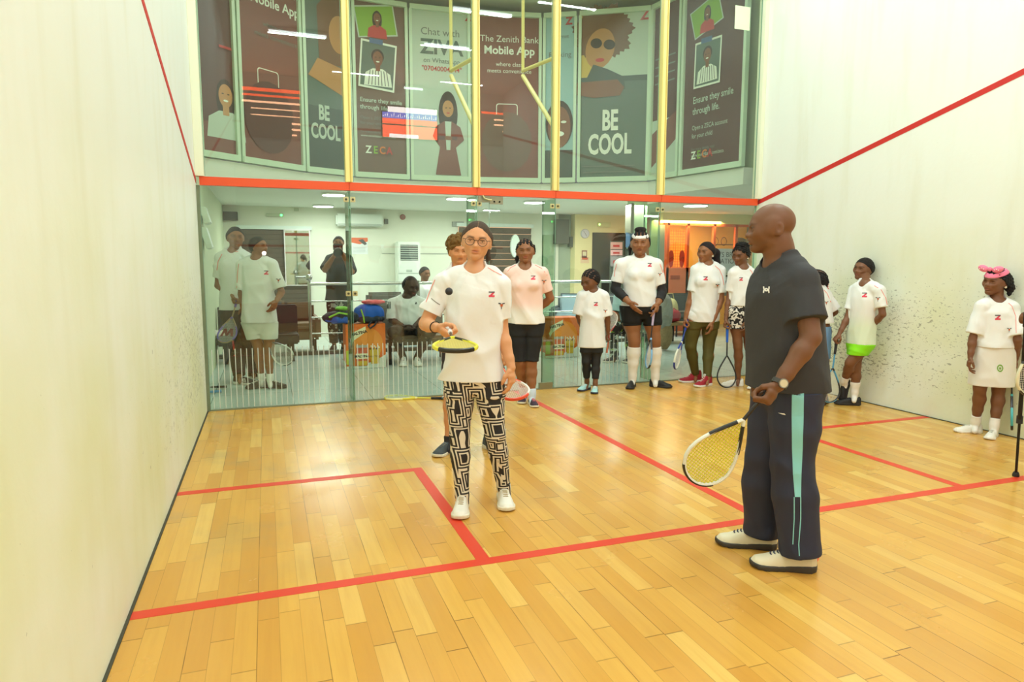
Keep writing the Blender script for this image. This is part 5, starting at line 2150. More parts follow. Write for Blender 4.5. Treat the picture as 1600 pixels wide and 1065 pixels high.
def hair(p, kind, color=BLK, **kw):
    G, C, B, h = p.G, p.hC, p.HB, p.h
    F = G.new()
    L = lambda *a: C+B.T@(V(*a)*h)
    t = kw.get('t', .012)
    E = lambda c, r, k=.02, sub=False: ellip(G, F, L(*c), B, [x*h for x in r], k*h/.22, sub)
    E((0, -.055, .13), (.335+t, .425+t, .365+t), 0)
    E((0, -.14, -.02), (.30+t, .33+t, .30+t), .04)
    E((0, .10, -.08), (.285+t, .30+t, .36+t), .03)
    for s_ in (-1, 1):
        E((s_*.30, -.0, .02), (.06+t, .12+t, .14+t), .03)
        E((s_*.30, -.14, .04), (.05+t, .14, .14), .03)
    fr = kw.get('line', .30)
    # face opening
    _X = G.ax[0][:, None, None]-f32(C[0])
    _Y = G.ax[1][None, :, None]-f32(C[1])
    _Z = G.ax[2][None, None, :]-f32(C[2])
    _lx = (_X*f32(B[0][0])+_Y*f32(B[0][1])+_Z*f32(B[0][2]))/f32(h)
    _lz = (_X*f32(B[2][0])+_Y*f32(B[2][1])+_Z*f32(B[2][2]))/f32(h)
    if kind in ('pulled', 'short'):
        F = F+(np.sin(np.sign(_lx)*np.abs(_lx)**f32(.8)*f32(100))*f32(.0005*h/.22)).astype(f32)
    if kind == 'pulled':
        F = F+(np.exp(-(_lx/f32(.012))**2)*f32(.0012)).astype(f32)
    jag = (np.sin(_lx*f32(52))+np.sin(_lx*f32(31)+_lz*f32(40)))*f32(.0022*h)
    F = smax(F, -(ellip_f(G, L(0, .52, fr-.44), B, [.335*h, .50*h, .48*h])+jag).astype(f32), .012*h)
    F = plane_clip(G, F, L(0, 0, kw.get('side', -.04)), B.T@V(0, .95, -1.0), .006)
    rough = kw.get('rough', 0)
    if kind == 'curly':
        F2 = G.new()
        rr = random.Random(kw.get('seed', 3))
        ellip(G, F2, L(0, -.10, .24), B, [.43*h, .47*h, .39*h], 0)
        for i in range(150):
            a, z = rr.uniform(0, 6.28), rr.uniform(-.35, 1)
            q = math.sqrt(max(0, 1-z*z))
            ellip(G, F2, L(.45*q*math.cos(a), -.10+.48*q*math.sin(a), .24+.42*z), B, [rr.uniform(.045, .075)*h]*3, .005)
        F2 = plane_clip(G, F2, L(0, .40, fr), B.T@V(0, .86, -.5), .01)
        F = smin(F, F2, .01)
    if kind == 'cornrow':
        X = G.ax[0][:, None, None]-f32(C[0])
        Y = G.ax[1][None, :, None]-f32(C[1])
        Z = G.ax[2][None, None, :]-f32(C[2])
        lx = X*f32(B[0][0])+Y*f32(B[0][1])+Z*f32(B[0][2])
        F = F+(np.sin(lx/f32(h)*f32(44))*f32(.0032*h/.22)).astype(f32)
    for path, r in kw.get('tails', []):
        limb(G, F, [L(*q) for q in path], [x*h for x in r], .02)
    for c, r in kw.get('blobs', []):
        E(c, r, .02)
    if rough:
        X = G.ax[0][:, None, None]
        Y = G.ax[1][None, :, None]
        Z = G.ax[2][None, None, :]
        F = F+((np.sin(X*210)*np.sin(Y*190+1)+np.sin(Z*230+X*90))*f32(rough*.28)).astype(f32)
    m = mat('hair_%d_%d_%d' % tuple(color), color, .62 if kind != 'curly' else .85, bump=(210, .9, .006), spec=.25, noise=(90, .35))
    return np_obj('hair', G, F, m, p.root)


def band_on_head(p, z0, z1, tilt, color, name='headband', t=.03, label=None):
    G, C, B, h = p.G, p.hC, p.HB, p.h
    F = G.new()
    ellip(G, F, C+B.T@(V(0, -.06, .135)*h), B, [(.338+t)*h, (.428+t)*h, (.372+t)*h], 0)
    up = nrm(B.T@V(0, -math.sin(tilt), math.cos(tilt)))
    F = plane_clip(G, F, C+B.T@(V(0, 0, z1)*h), up, .004)
    F = plane_clip(G, F, C+B.T@(V(0, 0, z0)*h), -up, .004)
    o = np_obj(name, G, F, mat('band_%d_%d_%d' % tuple(color), color, .7), p.root)
    if o and label:
        o['label'] = label
    return o


def tee(p, m, hem, sleeve=.62, loose=.028, hemw=None, name='tee_shirt', seed=1, amp=.008, collar=.0, hemd=None, tuck=False, sl_loose=.022, keep=True, neckr=.030, label=None, waist=None):
    """hem: z of the hem"""
    G, s, W_ = p.G, p.s, p.W
    F = G.new()
    hips, nk = p.hips, p.nk
    o = p.o
    b = o.get('build', 1.0)
    hw_, ww_, cw_ = [x*s*b+loose for x in o.get('tw', (.158, .128, .150))]
    hd_, wd_, cd_ = [x*s*b+loose*.8 for x in o.get('td', (.112, .095, .112))]
    Ln = nk[2]-hips[2]
    tb = (hem-hips[2])/Ln
    hw2 = hemw if hemw else max(hw_, cw_)*1.03
    hd2 = hemd if hemd else hd_*1.1
    wz = waist if waist else (hw2*.5+cw_*.5)*.97
    prof = [(tb-.12, hw2, hd2), (tb, hw2, hd2), (tb+.03, hw2, hd2), (.38, wz, max(wd_, hd2*.93)), (.62, cw_, cd_*1.04), (.76, cw_*1.0, cd_), (.88, cw_*.84, cd_*.80), (.96, cw_*.5, cd_*.55)]
    if tb > .2:
        prof = [(tb-.12, hw2, hd2), (tb, hw2, hd2)]+prof[4:]
    loft(G, F, hips, nk, p.mid, prof, k=.0, power=2.2)
    F = smin(F, p.FT-f32(.007), .012)
    F = folds(G, F, amp*1.5, seed)
    F = np.minimum(F, np.maximum(p.core-f32(.006), p.FT-f32(.03)))
    F = plane_clip(G, F, (0, 0, hem), (0, 0, -1))
    for q in 'LR':
        S_, E_, Wr = W_['s'+q], W_['e'+q], W_['w'+q]
        FS = G.new()
        au = .047*s*o.get('arm', 1.0)
        end = S_+(E_-S_)*min(sleeve, 1.0)
        d = nrm(E_-S_)
        limb(G, FS, [nk*.4+S_*.6, S_, end+d*.03], [au+.012, au*1.06+sl_loose*.7, au+sl_loose*1.25], .02)
        FS = folds(G, FS, amp*1.1, seed+7, fr=14)
        FS = plane_clip(G, FS, end, d)
        if sleeve >= .9:
            pass
        FS = np.minimum(FS, np.maximum(plane_clip(G, p.core-f32(.006), end, d), FS-f32(.04)))
        F = smin(F, FS, .022)
    # neck opening
    up = nrm(p.hC-nk)
    fw = p.HB[1]*V(1, 1, 0)
    nr = o.get('neck', .050)*s
    fw2 = np.cross(p.mid, nrm(nk-hips))
    fw2 = fw2 if fw2@p.HB[1] > 0 else -fw2
    FC = G.new()
    c0 = nk+V(0, 0, .012*s+collar)+fw2*.012
    limb(G, FC, [c0+fw2*.02*s, c0+V(0, 0, .16*s)], [nr+neckr*s, nr+neckr*s*1.2], 0)
    F = smax(F, -FC, .006)
    ob = np_obj(name, G, F, m, p.root)
    if label:
        ob['label'] = label
    p.shirtF, p.hem = F, hem
    return ob


def trousers(p, m, to, r, name='trousers', seed=2, amp=.005, top=None, label=None, wl=.012, hemz=None):
    """to: 1 = knee, 2 = ankle (fractions allowed); r = extra radius (thigh, knee, ankle)"""
    G, s, W_ = p.G, p.s, p.W
    F = G.new()
    th = p.o.get('leg', 1.0)*s
    tot = G.new()
    for q in 'LR':
        H_, K_, A_ = W_['h'+q], W_['k'+q], W_['a'+q]
        FS = G.new()
        mm = H_*.5+K_*.5
        limb(G, FS, [H_+V(0, 0, .03), mm, K_], [.088*th+r[0], .076*th+r[0]*.8+r[1]*.2, .055*th+r[1]], .02)
        if to > 1:
            c1 = K_*.65+A_*.35
            E_ = A_+(A_-K_)*.15
            limb(G, FS, [K_, c1, A_, E_], [.055*th+r[1], .054*th+(r[1]+r[2])*.5, .036*th+r[2], .036*th+r[2]], .02)
            end = K_+(A_-K_)*(to-1)
            dd = nrm(A_-K_)
        else:
            end = H_+(K_-H_)*to
            dd = nrm(K_-H_)
            dd = nrm(dd+V(0, 0, -1.2)) if not p.o.get('seated') else dd
            limb(G, FS, [K_, K_+(K_-H_)*.1], [.055*th+r[1]]*2, .02)
        FS = smin(FS, p.FL+f32(.004), .0) if False else FS
        FS = folds(G, FS, amp, seed+ord(q), fr=11)
        FS = plane_clip(G, FS, end, dd)
        tot = smin(tot, FS, .012)
    pel = smin(p.FT, p.FL, .03)-f32(wl)
    pz = p.hips[2]+(.10*s if top is None else top)
    pel = plane_clip(G, pel, (0, 0, pz), (0, 0, 1))
    pel = plane_clip(G, pel, (0, 0, p.hips[2]-.13*s), (0, 0, -1))
    tot = smin(tot, pel, .03)
    tot = plane_clip(G, tot, (0, 0, pz), (0, 0, 1))
    if getattr(p, 'shirtF', None) is not None and not p.o.get('seated'):
        kz = int(np.searchsorted(G.ax[2], p.hem))+1
        tot = tot.copy()
        tot[:, :, kz:] = np.maximum(tot[:, :, kz:], p.shirtF[:, :, kz:]+f32(.007))
    ob = np_obj(name, G, tot, m, p.root)
    if label:
        ob['label'] = label
    return ob


def skirt(p, m, z0, w0, w1, top=.10, d0=None, d1=None, name='skirt', seed=4, amp=.006, label=None):
    G, s = p.G, p.s
    F = G.new()
    z1 = p.hips[2]+top
    A_ = V(p.hips[0], p.hips[1], z0)
    B_ = V(p.hips[0], p.hips[1], z1)
    loft(G, F, A_, B_, p.mid, [(-.08, w0, d0 or w0*.72), (0, w0, d0 or w0*.72), (.6, (w0+w1)/2+.005, (d0 or w0*.72)*.5+(d1 or w1*.75)*.5), (1.0, w1, d1 or w1*.75)], k=0, power=2.2)
    F = folds(G, F, amp, seed, fr=12)
    F = plane_clip(G, F, A_, (0, 0, -1))
    F = plane_clip(G, F, B_, (0, 0, 1))
    ob = np_obj(name, G, F, m, p.root)
    if label:
        ob['label'] = label
    return ob


def sock(p, q, f, m, extra=.006, name='sock', low=-.12):
    G, W_ = p.G, p.W
    K_, A_ = W_['k'+q], W_['a'+q]
    th = p.o.get('leg', 1.0)*p.s
    F = G.new()
    top = A_+(K_-A_)*f
    d = nrm(K_-A_)
    F = p.FL-f32(extra)
    F = plane_clip(G, F, top, d)
    F = plane_clip(G, F, A_+d*low, -d)
    # only this leg
    X = G.ax[0][:, None, None]
    oth = 'R' if q == 'L' else 'L'
    B_ = G.new()
    limb(G, B_, [A_-d*.10, A_, top], [.12*p.s]*3, 0, margin=.02)
    B2 = G.new()
    limb(G, B2, [W_['a'+oth], W_['k'+oth]], [.10*p.s]*2, 0, margin=.02)
    F = np.maximum(F, B_-B2)
    F = np.maximum(F, B_)
    return np_obj(name, G, F, m, p.root)


def sleeve_tube(p, q, f0, f1, m, name='arm_sleeve', extra=.005):
    """close sleeve from fraction f0 of the arm (1 = elbow, 2 = wrist) to f1"""
    G, W_ = p.G, p.W
    S_, E_, Wr = W_['s'+q], W_['e'+q], W_['w'+q]
    pt = lambda f: S_+(E_-S_)*f if f <= 1 else E_+(Wr-E_)*(f-1)
    au = .047*p.s*p.o.get('arm', 1.0)+extra
    F = G.new()
    a, b = pt(f0), pt(f1)
    limb(G, F, [a, E_, E_*.7+Wr*.3, Wr*.75+E_*.25 if f1 > 1.8 else b, b], [au, au*.86, au*.88, au*.74, au*.66], .015)
    F = plane_clip(G, F, b, nrm(Wr-E_))
    F = plane_clip(G, F, a, -nrm(E_-S_))
    return np_obj(name, G, F, m, p.root)


def strap_ring(root, c, d, r, w, m, name='wristband', flat=1.0):
    d = nrm(d)
    u = nrm(np.cross(d, V(0, 0, 1)) if abs(d[2]) < .9 else np.cross(d, V(1, 0, 0)))
    v = np.cross(d, u)
    n = 22
    mb = MB()
    vs = []
    for (rr, e) in ((r, -w/2), (r+.003, -w/2), (r+.003, w/2), (r, w/2)):
        vs += [c+u*math.cos(2*math.pi*k/n)*rr+v*math.sin(2*math.pi*k/n)*rr*flat+d*e for k in range(n)]
    fs = []
    for i in range(4):
        j = (i+1) % 4
        fs += [[i*n+k, i*n+(k+1) % n, j*n+(k+1) % n, j*n+k] for k in range(n)]
    return mb.add(vs, fs).build(name, m, root, True)
# ================================================================== LOBBY FURNITURE AND BELONGINGS
def armchair(P, yaw, label, arm, cush, w=.78, back=.82, group=None):
    t = thing('armchair', label, 'armchair', P, group)
    c, s = math.cos(yaw), math.sin(yaw)
    Rz = Matrix.Rotation(yaw, 3, 'Z')
    q = lambda x, y, z: np.array(P)+V(x*c-y*s, x*s+y*c, z)
    MB().box(q(0, 0, .30), (w-.16, .62, .16), Rz, bev=.03).build('seat_base', arm, t)
    MB().box(q(0, -.02, .42), (w-.2, .58, .12), Rz, bev=.04).build('seat_cushion', cush, t)
    MB().box(q(0, .33, .52), (w-.1, .14, back-.22), Rz, bev=.05).build('backrest', arm, t)
    MB().box(q(0, .24, .62), (w-.22, .10, back-.46), Rz, bev=.04).build('back_cushion', cush, t)
    for sx in (-1, 1):
        MB().box(q(sx*(w/2-.05), 0, .40), (.12, .70, .36), Rz, bev=.04).build('armrest', arm, t)
        for sy in (-1, 1):
            MB().cyl(q(sx*(w/2-.08), sy*.28, 0), q(sx*(w/2-.08), sy*.28, .23), .018, 8).build('leg', M_dark, t, True)
    return t


M_brown = mat('brown_leather', (124, 104, 80), .5)
M_gcush = mat('grey_cushion', (92, 100, 100), .8)
f = pY(424, 560, 4.75)
armchair((f[0], 4.98, 0), .15, 'brown armchair with grey cushions, left of the first railing post', M_brown, M_gcush, w=.7)
f = pY(500, 560, 4.25)
armchair((f[0]-.28, 4.27, 0), .0, 'brown armchair behind the railing, before the man in black', M_brown, mat('brown_cushion', (134, 114, 90), .6), w=.56, back=.74)
f = pY(608, 560, 4.9)
armchair((f[0], 4.9, 0), 0, 'grey armchair behind the railing, left of the seated man in polo', mat('grey_leather', (128, 124, 116), .6), mat('grey_cushion2', (120, 118, 112), .7), back=.98)
f = pY(893, 560, 5.0)
armchair((f[0], 5.0, 0), -.6, 'blue-grey armchair beyond the railing, left of the small girl', mat('blue_grey', (74, 88, 98), .6), mat('pale_blue_cushion', (150, 172, 182), .7))
f = pY(975, 560, 5.0)
armchair((f[0]-.1, 4.95, 0), -.3, 'dark grey armchair beyond the railing, behind the small girl', mat('dark_grey_leather', (62, 66, 70), .6), mat('dark_grey_cushion', (88, 92, 96), .7))
f = pY(1070, 560, 4.6)
armchair((f[0]-.1, 3.5+.95, 0), -.2, 'dark armchair with red flower behind the beige bag', mat('charcoal_leather', (60, 62, 64), .6), mat('charcoal_cushion', (72, 74, 76), .7))
# chair of the seated man
P_ = (2.62, 2.74, 0.0)
t = thing('brown_chair', 'wide brown leather chair with dark legs under the man in white polo', 'chair', P_)
MB().box(V(*P_)+V(0, -.06, .33), (.98, .62, .13), bev=.04).build('seat', M_brown, t)
MB().box(V(*P_)+V(0, .34, .55), (.98, .10, .50), bev=.04).build('backrest', mat('grey_leather'), t)
for sx in (-.44, .44):
    for sy in (-.30, .24):
        MB().box(V(*P_)+V(sx, sy, .135), (.05, .05, .27)).build('leg', M_dark, t)
# black bench at far left
f = fl(330, 560)
t = thing('bench', 'low black bench with a back, at far left behind the boys', 'bench', (0.35, 3.35, 0))
M_bk = mat('bench_black', (44, 48, 48), .6)
MB().bb((-.10, 3.12, .26), (1.0, 3.62, .40), .02).build('seat', M_bk, t)
MB().bb((-.10, 3.58, .28), (1.0, 3.70, .80), .02).build('backrest', M_bk, t)
for x in (0.0, .9):
    MB().bb((x-.03, 3.2, 0), (x+.03, 3.55, .26)).build('leg', M_bk, t)
for k, (u, lb) in enumerate(((325, 'left of two white sports shoes lying on the black bench'), (338, 'right of two white sports shoes lying on the black bench'))):
    p = pY(u, 527, 3.3)
    rt = thing('loose_shoe', lb, 'shoe', (p[0], 3.3, .40))
    a, b, c = shoe_mesh('low')
    for nm, me, mm in (('upper', a, mat('white_leather', (238, 234, 224), .45)), ('sole', b, mat('white_rubber', (226, 218, 196), .6))):
        me = me.copy()
        me.materials.append(mm)
        o = bpy.data.objects.new(nm, me)
        COL.objects.link(o)
        o.parent = rt
        o.matrix_local = Matrix.Rotation(math.radians(70+40*k), 4, 'Z') @ Matrix.Scale(.26, 4)

# drinks boxes
M_bo = mat('box_orange', (238, 112, 34), .5)
M_bw = mat('box_white', (228, 232, 222), .5)
M_bl = mat('box_cream', (246, 238, 200), .5)
M_ink = mat('box_ink', (44, 44, 34), .5)
M_can = mat('box_can', (214, 96, 60), .5)
M_gold = mat('box_gold', (222, 180, 60), .5)
M_lime = mat('box_lime', (196, 206, 60), .5)


def drink_box(x0, x1, y0, h, depth, label, yaw=0):
    t = thing('display_box', label, 'box', ((x0+x1)/2, y0+depth/2, 0))
    MB().bb((x0, y0, 0.0), (x1, y0+depth, h), .004).build('carton', M_bo, t)
    for (O, X, N, w) in (((x0, y0-.001, 0), (1, 0, 0), (0, -1, 0), x1-x0), ((x0-.001, y0+depth, 0), (0, -1, 0), (-1, 0, 0), depth)):
        S = Sheet(O, X, (0, 0, 1), N)
        front = N[1] != 0
        S.poly([(0.002, .002), (w-.002, .002), (w-.002, h*.30 if front else h*.14), (w*.75, h*.17 if front else h*.14), (w*.3, h*.06 if front else h*.14), (.002, h*.06 if front else h*.14)], M_bw)
        if front:
            S.oval(w*.55, h*.55, w*.38, h*.36, mat('box_orange_light', (246, 146, 52), .5), 24)
            S.poly([(w*.10, h*.62), (w*.16, h*.74), (w*.34, h*.82), (w*.50, h*.95), (w*.50, h*.82), (w*.34, h*.72), (w*.20, h*.64), (w*.13, h*.52)], M_bl)
            S.poly([(w*.13, h*.70), (w*.50, h*.84), (w*.50, h*.95), (w*.14, h*.80)], M_bl)
            S.text('MALTINA', w*.335, h*.775, w*.098, M_ink, bold=.003, rot=.20)
            # cans and glass
            S.rect(w*.0+.002, h*.10, w*.14, h*.42, M_lime, .01)
            S.rect(w*.24, h*.06, w*.54, h*.52, M_can, .02)
            S.rect(w*.25, h*.47, w*.53, h*.53, mat('can_top', (176, 170, 160), .3))
            S.rect(w*.24, h*.22, w*.54, h*.34, M_bl)
            S.text('MALTINA', w*.39, h*.255, w*.085, M_ink, bold=.003)
            S.rect(w*.26, h*.07, w*.52, h*.17, M_gold)
            S.poly([(w*.62, h*.10), (w*.82, h*.10), (w*.86, h*.44), (w*.58, h*.44)], M_gold)
            for k in range(9):
                S.oval(w*(.60+.028*k), h*(.44+.03*((k*5) % 3)), w*.02, h*.022, M_ink if k % 3 == 0 else M_bl, 10)
            S.text('MALTINA', w*.72, h*.25, w*.06, M_ink)
        S.build('print', t)
    return t


a, b = pY(541, 560, 2.20), pY(603, 560, 2.20)
zt = pY(570, 506, 2.20)[2]
drink_box(a[0], b[0], 2.20, zt, .34, 'orange drinks display box carrying the blue sports bags')
f = fl(885, 558)
a, b = pY(852, 560, f[1]), pY(905, 560, f[1])
zt2 = pY(885, 496, f[1])[2]
drink_box(a[0], b[0], f[1], zt2, .34, 'orange drinks display box seen between the glass door and the small girl')

# sports bags on the left box
Yb = 2.34
bz = zt
M_bb = mat('bag_blue', (28, 92, 196), .6)
M_bd = mat('bag_dark', (40, 48, 62), .7)


def bag_shape(name, P, L_, r, rz, m, parent=None, yaw=0.0, sq=2.6):
    g = Grid((-L_/2-.04, -r-.04, -rz-.04), (L_/2+.04, r+.04, rz+.04), .011, .011, [])
    X, Y, Z = g.ax[0][:, None, None], g.ax[1][None, :, None], g.ax[2][None, None, :]
    tap = np.clip(1.02-.34*(np.abs(X)/(L_/2))**2.4, .3, 1)
    e = (np.abs(X/(L_/2))**4+np.abs(Y/(r*tap))**sq+np.abs(Z/(rz*tap))**sq)**(1/sq)
    D = (e-1)*min(r, rz)+.006*np.sin(X*34+Z*20)*np.sin(Y*40+X*12)
    v, q_ = surface(g, D.astype(f32))
    c, s = math.cos(yaw), math.sin(yaw)
    v = np.stack([v[:, 0]*c-v[:, 1]*s, v[:, 0]*s+v[:, 1]*c, v[:, 2]], 1)+np.asarray(P)
    return link_mesh(name, np_mesh(name, v, q_), m, parent)


cx = pY(545, 490, Yb)[0]
t = thing('sports_bag', 'dark and blue racket bag lying on the drinks box, left one', 'bag', (cx, Yb, bz))
x_ = pY(534, 490, Yb)[0]
bag_shape('body', (x_, Yb, bz+.085), .52, .13, .085, M_bd, t)
bag_shape('blue_panel', (x_-.02, Yb-.03, bz+.065), .42, .11, .055, M_bb, t)
MB().tube([(x_-.18, Yb-.13, bz+.10), (x_-.05, Yb-.15, bz+.16), (x_+.1, Yb-.14, bz+.13)], .012, 8).build('strap', mat('strap_lime', (150, 210, 60), .6), t, True)
x2 = pY(577, 490, Yb)[0]
t = thing('sports_bag', 'bright blue sports bag lying on the drinks box, right one', 'bag', (x2, Yb, bz))
bag_shape('body', (x2, Yb+.02, bz+.13), .42, .15, .13, M_bb, t)
bag_shape('dark_base', (x2-.0, Yb, bz+.062), .43, .155, .055, M_bd, t)
MB().tube([(x2-.13, Yb-.14, bz+.20), (x2-.10, Yb-.16, bz+.10), (x2-.09, Yb-.15, bz+.02)], .010, 8).build('strap', mat('strap_lime'), t, True)
MB().tube([(x2+.02, Yb-.13, bz+.05), (x2-.04, Yb-.175, bz-.02), (x2-.02, Yb-.18, bz-.06), (x2+.04, Yb-.175, bz-.02), (x2+.08, Yb-.14, bz+.03)], .012, 8).build('handle_loop', M_bd, t, True)
x3, z3 = pY(580, 471, Yb)[0], pY(580, 471, Yb)[2]
o = bag_shape('racket_cover', (x3+.03, Yb+.02, z3-.005), .30, .10, .03, mat('coral_cover', (240, 96, 104), .6))
tag(o, 'coral red racket cover lying on top of the blue sports bag', 'cover')
x4, z4 = pY(532, 485, Yb)[0], pY(532, 483, Yb)[2]
o = bag_shape('green_bundle', (x4+.02, Yb+.02, z4+.01), .18, .07, .03, mat('lime_cloth', (130, 196, 70), .7))
tag(o, 'small lime green bundle on top of the dark racket bag', 'bundle')

# table with handbags at the right
Yt = 3.2
a, b = pY(1034, 505, Yt), pY(1068, 505, Yt)
zt3 = pY(1050, 504, Yt)[2]
t = thing('side_table', 'low wooden table with dark legs carrying the handbags', 'table', ((a[0]+b[0])/2, Yt, 0))
MB().bb((a[0]-.15, Yt-.05, zt3-.05), (b[0]+.1, Yt+.45, zt3), .008).build('table_top', mat('table_wood', (150, 120, 80), .5), t)
for x in (a[0]-.08, b[0]+.03):
    for y in (Yt, Yt+.4):
        MB().bb((x-.025, y-.025, 0), (x+.025, y+.025, zt3-.05)).build('leg', M_dark, t)
c = pY(1045, 475, Yt+.3)
t = thing('handbag', 'beige handbag standing on the low table behind the red bag', 'bag', (c[0], Yt+.3, zt3))
bag_shape('body', (c[0], Yt+.3, zt3+.21), .38, .09, .205, mat('beige_leather', (206, 196, 140), .6), t)
MB().tube([(c[0]-.1, Yt+.28, zt3+.36), (c[0]-.06, Yt+.27, zt3+.50), (c[0]+.06, Yt+.27, zt3+.50), (c[0]+.1, Yt+.28, zt3+.36)], .010, 8).build('handle', mat('beige_strap', (176, 160, 110), .6), t, True)
c = pY(1051, 490, Yt+.08)
t = thing('handbag', 'dark red quilted handbag on the low table', 'bag', (c[0], Yt+.08, zt3))
bag_shape('body', (c[0], Yt+.08, zt3+.115), .32, .085, .11, mat('crimson_leather', (168, 30, 54), .5, bump=(40, .5, .02)), t)
MB().tube([(c[0]-.1, Yt+.05, zt3+.19), (c[0], Yt+.04, zt3+.25), (c[0]+.1, Yt+.05, zt3+.19)], .009, 8).build('handle', mat('crimson_leather'), t, True)
c = pY(1036, 490, 2.5)
t = thing('jacket_pile', 'fluffy grey jacket hanging over a seat behind the woman with headband', 'jacket', (c[0], 2.5, 0))
bag_shape('jacket', (c[0], 2.5, .62), .30, .16, .30, mat('fluffy_grey', (150, 146, 138), .95, noise=(30, .35)), t, sq=2.2)
bag_shape('skirt_cloth', (c[0]+.03, 2.5, .28), .26, .14, .26, mat('tan_floral', (150, 126, 92), .9, noise=(24, .4)), t, sq=2.2)

# rackets left lying on floors
g = fl(700, 624)
q = fl(650, 623)
racket('white and yellow racket lying on the boards by the glass', (g[0], g[1]+.0, .012), V(q[0]-g[0], q[1]-g[1], 0), V(0, 0, 1), (236, 232, 160), (220, 210, 70), (226, 224, 200), (40, 40, 40), group=None)
g, q = fl(788, 622), fl(770, 622)
racket('racket with a black grip on the boards behind the girl with glasses', (g[0], g[1], .018), V(-1, .25, 0), V(0, 0, 1), (216, 214, 206), (70, 90, 70), (220, 220, 210), (30, 30, 32), L=.66)
g = fl(354, 606)
racket('racket with a black grip on the lobby tiles at far left', (g[0], g[1], .018), V(-1, .1, 0), V(0, 0, 1), (60, 80, 140), (40, 40, 44), (210, 214, 210), (30, 32, 32), L=.60)
g = fl(346, 613)
racket('blue and lime racket on the lobby tiles close to the left glass', (g[0], g[1], .018), V(-1, -.15, 0), V(0, 0, 1), (170, 200, 90), (70, 120, 190), (210, 214, 210), (90, 150, 200), L=.62)
# ================================================================== THE PEOPLE
M_tee = mat('white_sport_cloth', (236, 237, 236), .58, sheen=.15, bump=(7, .3, .02))
M_tee_pink = None
M_blackcloth = mat('black_cloth', (24, 24, 26), .75)
M_sockw = mat('white_sock', (236, 232, 224), .85)
M_shoew = mat('white_leather', (238, 234, 224), .45)
M_solew = mat('white_rubber', (226, 218, 196), .6)
M_blackshoe = mat('black_shoe', (30, 28, 28), .6)
M_blacksole = mat('black_sole', (44, 40, 38), .6)


def maze_mat():
    m = mat('maze_print', (30, 28, 30), .7)
    g = NG(m)
    v, x, y, z = g.pos()
    # nested angular bands around scattered centres
    vo = g.n('ShaderNodeTexVoronoi', feature='F1', distance='CHEBYCHEV')
    cx = g.vec(g.math('ADD', x, g.math('MULTIPLY', z, .18)), g.math('MULTIPLY', y, .8), z)
    g.put(vo.inputs['Vector'], cx)
    vo.inputs['Scale'].default_value = 8.5
    vo.inputs['Randomness'].default_value = .85
    d = g.math('FRACT', g.math('MULTIPLY', vo.outputs['Distance'], 7.0))
    k = g.math('GREATER_THAN', d, .56)
    c = g.mix(k, lin((34, 31, 33)), lin((226, 216, 196)))
    g.put(g.b.inputs['Base Color'], c)
    return m


def zebra_mat():
    m = mat('leaf_print', (30, 28, 30), .7)
    g = NG(m)
    v, x, y, z = g.pos()
    n1 = g.noise(v, 9.0, 2)
    w = g.n('ShaderNodeTexWave', wave_type='BANDS', bands_direction='DIAGONAL')
    g.put(w.inputs['Vector'], v)
    w.inputs['Scale'].default_value = 9.0
    w.inputs['Distortion'].default_value = 9.0
    w.inputs['Detail'].default_value = 2.0
    w.inputs['Detail Scale'].default_value = 2.2
    k = g.math('GREATER_THAN', w.outputs['Fac'], .5)
    c = g.mix(k, lin((26, 25, 27)), lin((226, 222, 214)))
    g.put(g.b.inputs['Base Color'], c)
    return m


def speck_mat(name, a, b, c2, sc):
    m = mat(name, a, .75)
    g = NG(m)
    v, x, y, z = g.pos()
    n1 = g.noise(v, sc, 2)
    n2 = g.noise(g.vec(g.math('ADD', x, 5.0), y, z), sc*.8, 2)
    c = g.mix(g.ramp(n1, .56, .60), lin(a), lin(b))
    c = g.mix(g.ramp(n2, .64, .67), c, lin(c2))
    g.put(g.b.inputs['Base Color'], c)
    return m


def glasses(p):
    C, B, h = p.hC, p.HB, p.h
    L = lambda *a: C+B.T@(V(*a)*h)
    t = bpy.data.objects.new('glasses', None)
    mb = MB()
    m = mat('glasses_frame', (52, 34, 30), .3)
    for s in (-1, 1):
        mb.tube([L(s*.158+.112*math.cos(a), .435, -.012+.098*math.sin(a)) for a in [2*math.pi*k/24 for k in range(24)]], .0075*h, 6, True)
        mb.tube([L(s*.27, .43, .03), L(s*.335, .38, .035), L(s*.36, 0, .02), L(s*.35, -.06, -.01)], .006*h, 6)
    mb.tube([L(-.05, .438, .01), L(0, .448, .025), L(.05, .438, .01)], .007*h, 6)
    o = mb.build('glasses', m, p.root, True)
    for s in (-1, 1):
        gm = MB()
        n = 24
        gm.add([L(s*.158+.107*math.cos(2*math.pi*k/n), .433, -.012+.094*math.sin(2*math.pi*k/n)) for k in range(n)], [list(range(n))])
        gm.build('lens', glass_mat('lens_glass', (250, 250, 250), 1.4), o)
    bpy.data.objects.remove(t)


def earrings(p, r=.022, color=(230, 220, 200), drop=-.16, both=True):
    for s in ((-1, 1) if both else (1,)):
        c = p.hC+p.HB.T@(V(s*.362, -.02, drop)*p.h)
        MB().ell(c, (r*p.h,)*3, 8, 6).build('earring', mat('earring', color, .2, .3), p.root, True)


